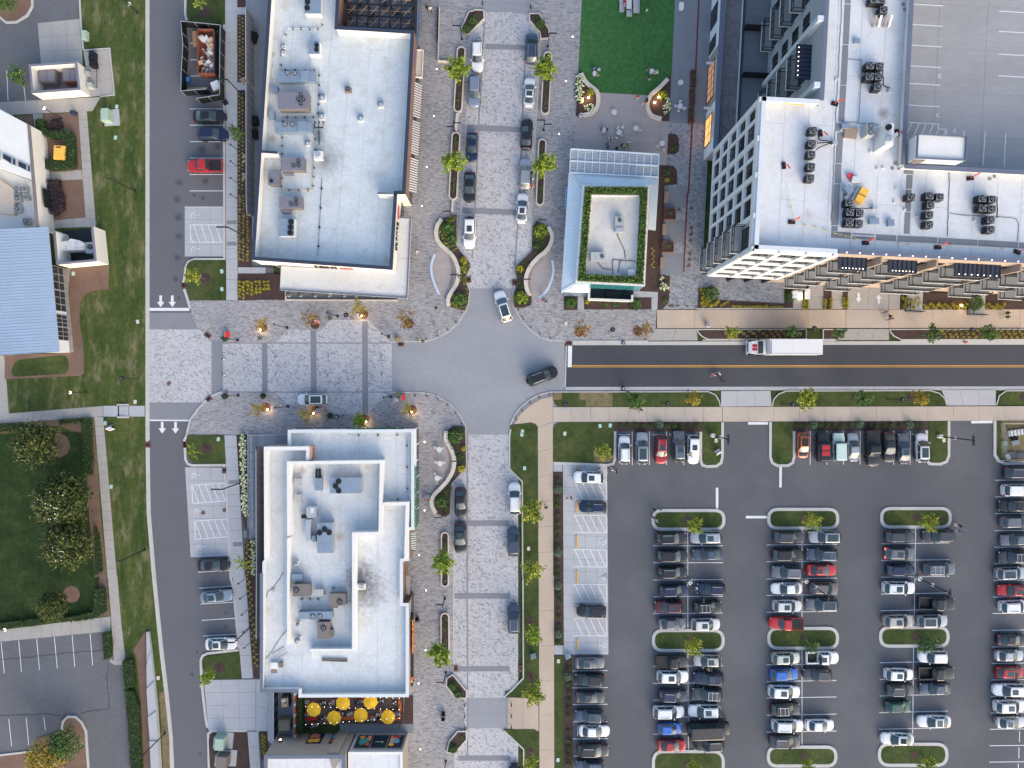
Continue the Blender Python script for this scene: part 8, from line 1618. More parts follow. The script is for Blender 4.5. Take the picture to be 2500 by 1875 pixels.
for t,x,y,lb in(('11',270,1166,'north row second'),('11',705,1068,'north row by the concrete pot'),('11',1146,1242,'north row last by the dry planter'),('10',2050,1273,'north row first beside the red board'),('20',2055,88,'south row first'),('21',278,185,'south row left of the white suv'),('21',706,279,'south row by the dark pot'),('21',1160,101,'south row beside the white litter bin')):simple('light_pole','slender black light pole, '+lb,'light pole',m(t,x,y),[('pole',M0n,[('t',(0,0,0),(0,0,6.2),.06)]),('base_plate',M0n,[('b',0,0,0,.38,.38,.12)]),('head',M0n,[('b',0,0,6.1,.2,.3,.16)])],0,'slender black poles of the plaza')
for t,x,y,lb in(('12',831,1200,'between two rusty trees'),('13',290,1190,'in the planter above the truck'),('13',1592,1202,'in the long upper planter'),('22',1284,151,'on the first lower verge'),('22',440,158,'at the corner of the first verge'),('23',112,158,'left on the second lower verge'),('23',1016,120,'middle of the second lower verge'),('11',836,1080,'beside the yellow orange plaza tree'),('21',758,262,'near the greenest plaza tree'),('10',1195,1606,'on the left lawn above the cross path')):simple('street_lamp','black post lamp with round head '+lb,'lamp',m(t,x,y),[('pole',M0n,[('t',(0,0,0),(0,0,4.7),.07)]),('head',M0n,[('c',0,0,4.6,4.85,.40,.30)]),('finial',M0r,[('c',0,0,4.85,4.93,.08,.05)])],0,'round headed black street lamps')
for t,x,y,a,lb in(('00',1190,116,None,'on the left lawn at the top edge'),('00',1166,1650,None,'on the left lawn near the purple bush'),('20',1252,1418,None,'on the left lawn by the curved kerb'),('30',1426,1354,None,'on the dry verge near the bottom'),('00',2112,848,-1,'with arm over the fenced dumpster'),('10',2116,382,-1,'with arm over the upper hatched aisle'),('20',2072,842,-1,'with arm over the lower hatched aisle'),('30',2166,438,-1,'with arm over the white sedan')):
 pr=[('pole',M0n,[('t',(0,0,0),(0,0,6.8),.09)]),('base',M0n,[('c',0,0,0,.5,.16,.14)])];pr.append(('lamp_head',M0n,[('b',-.9 if a else-.2,0,6.75,1.7 if a else .7,.2,.13)]));simple('street_light','tall black street light '+lb,'street light',m(t,x,y),pr,0,'tall black street lights')
for t,pts in(('00',((2046,1296),(2046,1436),(2046,1578))),('10',((2046,56),)),('30',((2112,28),(2126,154),(2140,290),(2152,434),(2162,568)))):
 for i,(x,y)in enumerate(pts):simple('path_light','short black path light on the sidewalk edge, '+('first','second','third','fourth','fifth')[i]+(' by the upper bays' if t=='00' else ' near the upper accessible pad' if t=='10' else ' by the lower bays'),'path light',m(t,x,y),[('pole',M0n,[('t',(0,0,0),(0,0,2.6),.045)]),('head',M0n,[('b',0,0,2.55,.28,.22,.12)])],0,'short black path lights',.12)
for t,x,y,lb in(('00',532,1022,'beside the office hedge'),('20',748,62,'below the blue roofed wing'),('30',206,388,'between the lower hedge blocks')):simple('path_lamp','lit globe lamp on black pole '+lb,'lamp',m(t,x,y),[('pole',M0n,[('t',(0,0,0),(0,0,4.0),.06)]),('base',M0n,[('c',0,0,0,.2,.2,.14)]),('globe',emis('globe_'+t,(1,.8,.55),1.6),[('o',(0,0,4.15),.24)]),('cap',M2c,[('c',0,0,4.33,4.4,.2,.1)])],0,'lit globe lamps on the west side',.1)
for t,x,y,lb in(('32',1525,52,'in the first lot row'),('33',312,40,'in the second lot row'),('33',1282,18,'in the third lot row'),('22',1722,432,'on the lawn strip of the first front row'),('23',1466,440,'on the lawn strip of the second front row')):simple('lot_light','car park light on round concrete base '+lb,'light pole',m(t,x,y),[('concrete_base',M1c,[('c',0,0,0,.9,.33,.31)]),('pole',M0n,[('t',(0,0,.9),(0,0,8.4),.085)]),('lamp_head',M0n,[('b',0,.35,8.35,.3,.8,.12),('b',0,-.35,8.35,.3,.8,.12)]),('camera_box',M0r,[('b',.14,0,3.6,.3,.5,.45)])],0,'car park light poles',.02)
gl='small round lights set in the walks'
for t,pts,w in(('01',((1558,597),(1533,1002),(1472,1440)),'upper left walk'),('02',((522,318),(463,698),(405,1155)),'upper right walk'),('11',((1430,118),),'walk by the brick pier'),('21',((1453,490),(1392,760),(1453,1080),(1405,1465)),'lower walk'),('31',((1467,127),(1462,642),(1402,928),(1417,1495)),'walk by the orange letters')):
 for i,(x,y)in enumerate(pts):simple('ground_light','small glowing ground light, '+ORD[i]+' from the top in the '+w,'ground light',m(t,x,y),[('rim',M0n,[('c',0,0,0,.012,.15)]),('lens',M1w,[('c',0,0,.012,.02,.10)])],0,gl)
for t,x,y,lb in(('11',45,1186,'smallest north tree'),('11',916,1066,'yellow orange north tree'),('21',106,212,'far left south tree'),('21',500,242,'tree below the white suv'),('21',952,316,'greenest south tree'),('21',1346,232,'tree by the litter bin'),('02',655,850,'left turf planter shrub'),('02',605,882,'left turf planter flowers'),('02',1260,846,'right turf planter shrub'),('02',1226,892,'right turf planter edge'),('13',1650,975,'yellow clumps of apartment front')):
 simple('up_light','glowing uplight under the '+lb,'uplight',m(t,x,y),[('housing',M0n,[('c',0,0,0,.25,.14)]),('lens',M15,[('c',0,0,.25,.27,.15)])],0,'glowing uplights',.15)
 p=m(t,x,y);ld=bpy.data.lights.new('uplight_bulb','POINT');ld.energy=28;ld.color=(1,.62,.28);ld.shadow_soft_size=.12;lo=bpy.data.objects.new('uplight_bulb',ld);COL.objects.link(lo);lo.location=(*p,.75)
for t,pts in(('10',((1935,1437),(1937,1572))),('11',((180,1425),(635,1422),(1090,1420),(185,1572),(632,1572),(1095,1570)))):
 for i,(x,y)in enumerate(pts):simple('orb_light','small white orb light on the paver road, '+(('top','bottom')[i]+' of the pair by the crossing band' if t=='10' else('upper left','upper middle','upper right','lower left','lower middle','lower right')[i]+' of the six'),'orb light',m(t,x,y),[('base',M0n,[('c',0,0,0,.35,.10)]),('globe',M1h,[('o',(.08,0,.42),.16)]),('cap',M0n,[('c',-.1,0,.3,.5,.12)])],0,'white orb lights of the paver road',.02)
for t,pts,w in(('11',((1777,1037),(1725,1120),(1655,1187),(1570,1240),(1470,1262)),'upper left corner'),('12',((55,1015),(100,1097),(163,1165),(238,1218),(325,1252)),'upper right corner'),('22',((325,85),(235,108),(155,155),(88,220),(40,298)),'lower right corner'),('21',((1375,90),(1475,93),(1570,122),(1655,172),(1725,242),(1770,328)),'lower left corner'),('12',((1350,980),(1425,978),(1503,982),(1580,983)),'promenade end'),('31',((1803,1103),(1803,1200),(1803,1300)),'left edge of the plain band'),('31',((2200,1103),(2200,1200),(2200,1300)),'right edge of the plain band'),('01',((1955,45),),'top left kerb'),('02',((160,75),),'top right kerb')):
 for i,(x,y)in enumerate(pts):simple('bollard','black bollard, '+ORD[i]+' along the '+w,'bollard',m(t,x,y),[('post',M0n,[('c',0,0,0,1.0,.085)]),('cap',M09,[('c',0,0,1.0,1.05,.1,.06)])],0,'black bollards, '+w)
for t,x,y,mt,k,lb in(('11',50,1256,M0k,'potted','concrete pot below the smallest autumn tree'),('11',648,1086,M0k,'potted','concrete pot beside the slender pole, north row'),('11',1225,1266,M2j,'tuft','brown pot with dry plant above the storm drain'),('21',70,95,M0n,'potted','dark pot at the start of the south row'),('21',645,262,M0n,'potted','dark pot beside the slender pole, south row'),('21',1235,80,M2j,'tuft','brown pot with dry plant near the litter bin'),('10',1948,1262,M0n,'potted','dark pot by the red board'),('20',1950,98,M0n,'potted','dark pot at the lower kerb curve')):
 o=simple('planter_pot',lb,'plant pot',m(t,x,y),[('pot',mt,[('c',0,0,0,.6,.36,.46)])]);ob('leaves',BUSH[k][0],o,(0,0,.5),0,1.15)
for t,x,y,mt,lb in(('21',1210,128,M1h,'white round litter bin at the plaza edge'),('02',590,1012,M0r,'silver round litter bin at the corner of wooden deck'),('12',1678,1147,M0r,'silver round litter bin on the tan walk')):simple('litter_bin',lb,'litter bin',m(t,x,y),[('body',mt,[('c',0,0,0,.95,.34)]),('lid',mt,[('c',0,0,.95,1.05,.36,.28)]),('opening',M09,[('c',0,0,1.05,1.06,.12)])],0,None,.08)
for t,x,y,rz,c1,lb in(('21',545,218,20,M1h,'white sandwich board below the parked plaza suv'),('10',1960,1225,85,M1k,'red and white sandwich board by the black pot'),('11',535,1106,-8,mat('board_pink',(.62,.25,.28),.6),'pink and white board at the autumn tree'),('22',1768,578,30,M1h,'white folded sign on the lawn strip of first front row'),('32',186,692,20,M1h,'white folded sign on the lawn by the tan walk'),('32',484,692,25,M1h,'white folded sign at the end of accessible bays'),('31',1395,376,25,M09,'black frame sign by the orange letters'),('31',1618,1190,5,M09,'black easel frame on the lower walk, upper'),('31',1616,1228,5,M09,'black easel frame on the lower walk, lower'),('20',965,367,18,M1h,'white yard sign with purple print on the left lawn'),('21',1262,105,85,M1k,'thin red sign standing by the litter bin'),('21',1475,968,0,mat('board_dark_red',(.16,.05,.05),.7),'dark red menu board beside the lower wavy planter')):
 o=thing('board_sign',lb,'sign',(*m(t,x,y),.1),R(rz));w=.9 if c1 is not M09 else .55
 for s in(-1,1):MB().face([(-w/2,s*.42,0),(w/2,s*.42,0),(w/2,s*.03,1.0),(-w/2,s*.03,1.0)]).face([(-w/2,s*.40,0),(-w/2,s*.01,1.0),(w/2,s*.01,1.0),(w/2,s*.40,0)]).mk('board',c1 if s<0 or c1 is M09 else M1h,o,world=False)
 MB().bar((-w/2,0,1.0),(w/2,0,1.0),.05).mk('hinge',M0r,o,world=False)
 if 'purple' in lb:MB().face([(-.2,-.3,.35),(.3,-.3,.35),(.3,-.15,.75),(-.2,-.15,.75)]).mk('print',M1j,o,world=False)
def table(t,x,y,lb,r=.44,z=.08,mt=None):return simple('round_table',lb,'table',m(t,x,y,.75),[('tabletop',mt or M1h,[('c',0,0,.70,.74,r)]),('stem',M0r,[('c',0,0,.03,.70,.05)]),('foot',M0r,[('c',0,0,0,.03,.28)])],0,'round white tables',z)
def chair(t,x,y,rz,lb,mt=None,grp='white cafe chairs',z=.08):
 o=simple('cafe_chair',lb,'chair',m(t,x,y,.6),[('seat',mt or M1h,[('b',0,0,.43,.40,.40,.04)]),('backrest',mt or M1h,[('b',-.19,0,.47,.04,.38,.36)])],R(rz),grp,z)
 for a in(-.19,.19):
  for c in(-.19,.19):MB().box((a,c,0),(.035,.035,.43)).mk('leg',M0r,o,world=False)
TB=(('02',880,968,'alone near the turf on the wooden deck',()),('02',790,1120,'with two seated people on the deck',()),('02',923,1142,'with four chairs in the middle of the deck',((912,1104,250),(952,1096,240),(945,1168,120),(898,1188,60))),('02',1068,1105,'with one chair on the deck',((1105,1122,150),)),('02',1293,1236,'with two chairs at the deck edge',((1255,1258,30),(1305,1286,95))),('02',1453,710,'alone on the charcoal promenade',()),('02',1448,915,'with four chairs on the charcoal promenade',((1450,880,-90),(1412,915,0),(1435,950,75),(1482,935,200))),('21',1580,556,'top one on the lower oval deck',((1550,540,0),(1610,545,180),(1578,590,90))),('21',1585,676,'middle one on the lower oval deck',((1553,665,0),(1622,668,180),(1583,712,90))),('21',1562,803,'lowest one on the lower oval deck',((1542,768,-60),(1592,800,180),(1556,845,90))),('02',714,632,'small one on the left of the turf',((748,598,200),)),('02',1205,612,'small one on the right of the turf',()))
for t,x,y,lb,ch in TB:
 table(t,x,y,'round white table '+lb,.38 if 'small' in lb else .44)
 for i,c in enumerate(ch):chair(t,*c,ORD[i].capitalize().lower()+' white chair at the table '+lb)
for x,y,w,d,lb in((1005,40,.85,1.7,'white long picnic table at the top of the turf'),(1070,48,.95,2.4,'grey sofa bench right of the picnic table'),(945,45,.7,2.2,'grey bench left of the picnic table'),(1008,116,.8,1.0,'grey lounge chair below the picnic table')):
 pr=[('top',M1h if 'table' in lb and 'white' in lb else M0k,[('b',0,0,.40 if 'white' not in lb else .7,w,d,.06)]),('leg',M0r,[('b',a*w*.42,c*d*.42,0,.07,.07,.42 if 'white' not in lb else .7)for a in(-1,1)for c in(-1,1)])]
 if 'white' not in lb:pr.append(('backrest',M0k,[('b',w*.45,0,.46,.07,d,.4)]))
 simple('turf_lounger' if 'white' not in lb else 'picnic_table',lb,'bench' if 'white' not in lb else 'table',m('02',x,y,.5),pr,0,None,.09)
for a,lb in(((190,425),'upper'),((170,752),'middle'),((150,1090),'lower')):
 o=thing('slat_bench','wooden slat bench at the '+lb+' charcoal pad','bench',(*W(z8(*a)[0]),.08),R(-3))
 for i in range(5):MB().box((-.3+i*.15,0,.42),(.12,1.75,.05)).mk('slat',M2j,o,world=False)
 for y in(-.7,.7):MB().box((0,y,0),(.6,.1,.42)).mk('leg',M0r,o,world=False)
for i,(x,y,lb)in enumerate(((492,1165,'far left'),(745,1108,'upper middle'),(983,1097,'upper right'),(668,1237,'lower left'),(898,1213,'lower middle'),(1133,1230,'lower right'))):
 p=m('31',x,y,2.7);o=thing('patio_umbrella','yellow octagonal umbrella, '+lb+' on the restaurant patio','umbrella',(*p,.1),.2+i,'yellow patio umbrellas');r=1.14
 for k in range(8):a0,a1=R(45*k),R(45*(k+1));MB().face([(0,0,2.75),(r*math.cos(a0),r*math.sin(a0),2.3),(r*math.cos(a1),r*math.sin(a1),2.3)]).face([(r*math.cos(a0),r*math.sin(a0),2.3),(r*math.cos(a0),r*math.sin(a0),2.15),(r*math.cos(a1),r*math.sin(a1),2.15),(r*math.cos(a1),r*math.sin(a1),2.3)]).mk('canopy_panel',M28,o,world=False);MB().bar((.05,0,2.74),(r*math.cos(a0),r*math.sin(a0),2.305),.035).mk('rib',M0u,o,world=False)
 MB().cyl(0,0,0,2.8,.03,n=8).mk('pole',M2j,o,world=False);MB().cyl(0,0,0,.1,.3,n=12).mk('base',M0n,o,world=False)
for a,lb in(((410,1222,530,1250),'left orange bench of the restaurant patio'),((745,1215,1060,1245),'long orange bench along the patio rail'),((1180,1215,1250,1245),'short orange bench at the patio corner'),((1226,1080,1250,1205),'orange bench along the east side of patio')):
 p=ML('31',.5,a[0],a[1],a[2],a[1],a[2],a[3],a[0],a[3]);o=thing('patio_bench',lb,'bench',(*p[0],.1));MB().prism(p,.1,.5).mk('seat',M1k if 'left' in lb else M1a,o)
pt_=[(440,1090),(420,1205),(570,1100),(665,1095),(580,1230),(720,1195),(820,1190),(890,1090),(1065,1085),(1070,1190),(1195,1095),(1210,1200),(1020,1230),(500,1290)]
for i,(x,y)in enumerate(pt_):simple('dining_table','dark dining table of the restaurant patio, '+('at the hedge end','by the left bench','right of the far left umbrella','left of the upper middle umbrella','left of the lower left umbrella','right of the lower left umbrella','at the red stroller spot','between the upper umbrellas','right of the upper right umbrella','left of the lower right umbrella','by the serving cart','in the south east corner','under the bench middle','below the left bench')[i],'table',m('31',x,y,.75),[('tabletop',M0n if i%3 else M2j,[('b',0,0,.7,.75,.75,.05)]),('stem',M0n,[('b',0,0,0,.1,.1,.7)]),('plate',M1h,[('c',.15,.12,.75,.77,.13),('c',-.18,-.1,.75,.77,.12),('c',.2,-.2,.75,.85,.05)])],0,'dark tables of the restaurant patio',.1)
b=MB();rl=thing('patio_rail','black railing around the restaurant patio','railing',(*m('31',1000,1262),.1));q5=ML('31',.9,745,1262,1262,1262,1262,1080);rail(b,q5,.1,1.0);b.mk('railing',M0n,rl)
sl=thing('string_lights','strings of small bulbs over the restaurant patio','string lights',(*m('31',800,1180),3.0));b=MB();c=MB()
for y0,y1,z in((1040,1060,3.3),(1130,1160,3.3),(1290,1230,3.3)):
 a_,e_=m('31',400,y0,z),m('31',1260,y1,z);c.tube((*a_,z),(*e_,z),.012,n=4)
 for k in range(16):p=lerp(a_,e_,(k+.5)/16);b.blob((*p,z-.08),.05,n=5)
b.mk('bulb',M0f,sl)['kind']='stuff';c.mk('wire',M0n,sl);
for p in(m('31',400,1050),m('31',1255,1060),m('31',1255,1240),m('31',400,1280)):MB().box((*p,.1),(.08,.08,3.3)).mk('post',M0n,sl)
for t,x,y,w,d,h,mt,lb in(('31',248,1290,1.9,1.7,1.6,mat('olive_bin',(.17,.15,.10),.7),'olive waste compactor in the mesh fenced yard'),('31',252,1085,1.2,1.8,1.1,M0n,'dark bin heaped with cartons behind the poster building')):
 a=m(t,x,y,h);o=simple('waste_container',lb,'waste container',a,[('container',mt,[('b',0,0,0,w,d,h)]),('lid',mt if 'olive' in lb else M0g,[('b',0,-.1,h,w*.9,d*.8,.12)])],.05,None,.11)
 if 'dark' in lb:MB().box((-.1,.3,h+.12),(.6,.4,.2),.4).mk('carton',M1h,o,world=False);MB().box((.1,-.4,h+.12),(.5,.5,.25),-.2).mk('carton',M0g,o,world=False)
df=thing('site_fence','black screened site fence round the rubbish dumpster','fence',(*m('00',1740,500),0));fp=ML('00',2.0,1557,180,1898,214,1892,560,1892,815);fp2=ML('00',2.0,1557,180,1575,380,1562,590,1557,782,1775,765);fp3=ML('00',2.0,1690,848,1890,815)
for path in(fp,fp2,fp3):
 pp=resample(path,2.4)
 for i in range(len(pp)-1):a,c=pp[i],pp[i+1];MB().bar((*a,1.0),(*c,1.0),.03,1.9).mk('screen_panel',M09,df);MB().bar((*a,1.97),(*c,1.97),.07).bar((*a,0),(*a,2.0),.07).mk('fence_frame',M0r,df)
a,c=m('00',1703,250,1.7),m('00',1840,630,1.7);w,d=c[0]-a[0],a[1]-c[1];du=thing('rubbish_dumpster','rusty red open dumpster full of cardboard','dumpster',((a[0]+c[0])/2,(a[1]+c[1])/2,.01));
for(x,y,ww,dd)in((-w/2,0,.1,d),(w/2,0,.1,d),(0,d/2,w-.1,.1),(0,-d/2,w-.1,.1)):MB().box((x,y,.1),(ww,dd,1.6)).mk('steel_side',M1o,du,world=False)
MB().box((0,0,.1),(w-.1,d-.1,.5)).mk('dumpster_floor',M1o,du,world=False);MB().box((w/2+.12,0,.4),(.15,d*.96,1.2)).mk('rib',M0n,du,world=False);rg=random.Random(4)
for i in range(44):pp=(rg.uniform(-w*.4,w*.4),rg.uniform(-d*.44,d*.36),rg.uniform(.7,1.45));MB().box(pp,(rg.uniform(.3,1.0),rg.uniform(.25,.8),rg.uniform(.05,.3)),rg.uniform(0,3)).mk('carton',(M0g,M0g,M1h,M0l,M2b)[i%5],du,world=False)
for t,x,y,w,d,h,mt,rz,lb,nm in(('00',1858,738,1.35,1.5,1.2,M0g,20,'large carton with white top inside the site fence','carton'),('00',1680,335,.7,2.4,.3,M2k,3,'wooden pallets leaning beside the dumpster','pallet_stack'),('00',1700,765,3.2,.4,.4,M2k,3,'brown timber along the lower fence leaf','timber'),('00',1618,685,.5,.7,.7,M1g,0,'blue bin inside the site fence','bin'),('00',1938,880,.7,.6,.5,M09,30,'black bag beside the fence corner','bag'),('00',790,462,.8,.7,1.1,M09,2,'black wheeled bin, upper of three on patio','wheeled_bin'),('00',788,503,.8,.7,1.1,M09,2,'black wheeled bin, middle of three on patio','wheeled_bin'),('00',795,550,.85,.8,1.1,M09,2,'black wheeled bin, lowest of three on patio','wheeled_bin'),('00',752,632,.7,.6,.9,M0r,0,'upper condenser against the cream enclosure','wall_condenser'),('00',775,735,.8,.8,.9,M2a,10,'lower condenser against the cream enclosure','wall_condenser'),('00',725,300,.7,1.4,.9,M1p,0,'grey green cabinet on the lawn beside the loading pad','utility_cabinet'),('00',622,968,.6,.6,.9,M19,5,'dark blue topped bin beside the office walk','bin'),('00',512,1315,1.7,2.2,1.4,M0u,-3,'yellow generator inside the looping hedge','generator'),('00',905,985,1.1,1.9,1.5,M1p,3,'pale green transformer on a concrete pad','transformer'),('30',1890,1455,1.4,1.9,1.5,M1p,-5,'upper green transformer in the mulch bed','transformer'),('30',1910,1610,1.7,1.9,1.6,M2c,-5,'lower dark green transformer in the mulch bed','transformer'),('00',2175,310,.9,1.5,1.2,M09,-15,'black covered grill in the alley, top','covered_grill'),('00',2190,1035,1.0,1.3,1.0,M09,10,'black bin with white bags in the alley','bin'),('00',2185,1150,1.0,1.4,1.0,M09,0,'black bin below the bag bin in the alley','bin'),('12',962,1296,.5,.45,.35,M09,0,'small black and white box on the upper gutter','meter_box'),('22',960,33,.5,.45,.35,M09,0,'small black and white box on the lower gutter','meter_box')):
 p=m(t,x,y,h);pr=[('casing',mt,[('b',0,0,0,w,d,h)]),('lid',M1h if nm in('carton','meter_box')else M0g if nm=='timber' else mt,[('b',0,.03,h,w*(.5 if nm=='meter_box' else .96),d*(.5 if nm=='meter_box' else .92),.05)])]
 if nm=='generator':pr.append(('grille',M0n,[('b',-.1,.8,h+.05,.8,.2,.02)]));pr.append(('vent_side',M09,[('b',w/2,0,.2,.06,d*.8,.9)]))
 if nm=='transformer':pr.append(('pad',M0k,[('b',.3,0,-.02,w+1.3,d+.7,.1)]));pr.append(('door',M1p,[('b',-w/2-.18,0,0,.35,d*.9,h*.75)]))
 if nm=='pallet_stack':pr.append(('slat',M0g,[('b',0,-1.1+i*.28,h+.05,.66,.12,.03)for i in range(9)]))
 if nm=='wheeled_bin':pr.append(('handle',M0n,[('b',w/2+.05,0,h-.1,.08,d*.7,.06)]))
 simple(nm,lb,nm.replace('_',' '),p,pr,R(rz),None,.115 if t in('00','30')and x<1500 or t=='30' else .03)
pw_=[m('00',850+14*math.sin(i*.75),592+i*5.6)for i in range(31)]
b=MB();[b.tube((*pw_[i],.5+.35*math.sin(i*.75)),(*pw_[i+1],.5+.35*math.sin((i+1)*.75)),.04,n=6)for i in range(30)];b.tube((*pw_[0],.1),(*pw_[0],.55),.04).tube((*pw_[-1],.1),(*pw_[-1],.45),.04);tag(b.mk('bike_rack',M0n),'wavy dark bicycle rack on the small west patio','bike rack')
hy=simple('fire_hydrant','red fire hydrant on the gutter of the dark street','fire hydrant',m('13',1690,1290),[('barrel',M1k,[('c',0,0,0,.6,.13)]),('bonnet',M1k,[('c',0,0,.6,.78,.16,.06)]),('nozzle',M1k,[('b',0,0,.4,.42,.12,.12)])],0,None,.03)
en=simple('entrance_shelter','small entrance gate with three glowing panels by apartment','shelter',m('13',268,890),[('wall',M2f,[('b',-1.0,.1,0,.9,1.1,.9),('b',1.1,.2,0,.5,1.6,.9)]),('frame',M0n,[('t',(-.5,-.6,0),(-.3,.9,1.2),.04),('t',(-.3,.9,1.2),(-.7,.3,0),.04)])],0,None,.09)
for i in range(3):MB().box((.05,-.42+i*.36,.1),(.5,.26,.2)).mk('light_panel',M1w,en,world=False)
wp='33'
for t,x,y,w,d,h,mt,rz,lb,nm in(('23',2150,405,3.4,.9,.5,M1h,8,'white ladder stack in the works pen','ladder_stack'),('23',2110,455,1.1,.6,.4,M09,-10,'black tarp in the works pen','tarp'),('23',2120,495,1.2,.7,.3,M0r,12,'pale pallet in the works pen','pallet'),('23',2085,600,1.4,.9,.3,M2d,4,'grey slab stack low in the works pen','slab_stack'),('23',2165,605,1.4,.9,.3,M2d,4,'second grey slab stack in the works pen','slab_stack'),('23',2055,615,.6,.8,.4,M1h,20,'white bag pile in the works pen corner','bag_pile'),('23',2100,645,3.4,.2,.15,M0g,3,'pale boards along the lower edge of works pen','board_stack'),('23',2030,500,.7,.8,.3,M1p,10,'green crate in the works pen','crate')):
 simple(nm,lb,nm.replace('_',' '),m(t,x,y),[('base',mt,[('b',0,0,0,w,d,h*.6)])]+[('slat',mt,[('b',-w*.4+i*w*.16,0,h*.6,w*.07,d,h*.4)for i in range(6)])],R(rz),None,.12)
pf=thing('pen_fence','thin wire fence round the works pen','fence',(*m('23',2010,480),.12));b=MB()
for a,c in(((1985,330),(2015,420)),((2015,420),(2005,560)),((2005,560),(2045,650)),((2045,650),(2400,655)),((1985,330),(2400,330))):
 p,r=m('23',*a),m('23',*c)
 for z in(.5,.9,1.2):b.tube((*p,z),(*r,z),.02,n=4)
 b.tube((*p,.1),(*p,1.3),.04,n=5)
b.mk('wire',M0r,pf)
UB=(('22',758,352,'mint','left of two by the mulch bed'),('22',845,348,'mint','right of two by the mulch bed'),('22',455,418,'white','in the big lawn block'),('22',90,400,'mint','upper of two in the corner lawn'),('22',85,426,'mint','lower of two in the corner lawn'),('22',108,716,'mint','tilted, beside the kerb bend'),('22',143,1408,'white','between two lime trees'),('22',1757,478,'white','below the lawn strip lamp, first row'),('32',400,736,'white','in the narrow lawn strip, top'),('32',396,1586,'mint','in the narrow lawn strip, bottom'),('23',1512,475,'white','below the lawn strip lamp, second row'),('10',1190,1114,'white','in the left lawn below the black post'),('20',1168,145,'white','above the garden steps'),('20',912,328,'mint','beside the yard sign'),('20',962,875,'mint','on the left lawn edge of the walk'),('30',1367,880,'white','between kerb and retaining wall'),('10',1915,680,'mint','upper on the upper lawn island'),('10',1915,833,'mint','lower on the upper lawn island'),('10',636,700,'mint','round the corner of cream enclosure'),('20',1885,466,'mint','on the lower lawn island'),('00',1010,922,'mint','right of the transformer'),('00',1000,1188,'mint','below the transformer'),('00',1120,38,'white','beside the topmost lawn pole'),('12',465,1130,'white','in the paver walk left of a rusty tree'))
for t,x,y,c,lb in UB:tag(ob('utility_cover',MB().prism(rounded([(-.24,-.32),(.24,-.32),(.24,.32),(-.24,.32)],.1,3),0,.05).mesh('utility_cover',mat('lid_mint',(.36,.52,.46),.7)if c=='mint' else M08),None,(*m(t,x,y),.12),random.uniform(-.2,.2)),'small %s utility lid %s'%(c,lb),'utility lid','utility lids in the lawns')
tag(MB().prism(rounded(ML('02',.1,1436,28,1476,28,1476,92,1436,92),.2,3),.07,.5).mk('stone_block',M1c),'pale stone block at the top of charcoal promenade','block');tag(MB().prism(ML('22',0,436,196,480,196,480,228,436,228),.1,.112).mk('access_plate',M0k),'pale square access plate in the tan walk corner','access plate')
wf=thing('walk_wall','low dark edged wall with pale cap on the upper left walk','wall',(*m('01',1570,300),.06));lowwall(ML('01',.6,1580,60,1568,520,1662,525),.14,.06,.6,M08,wf,'wall_cap');lowwall(ML('01',.7,1566,60,1558,350),.08,.06,.7,M0n,wf,'wall_rail')
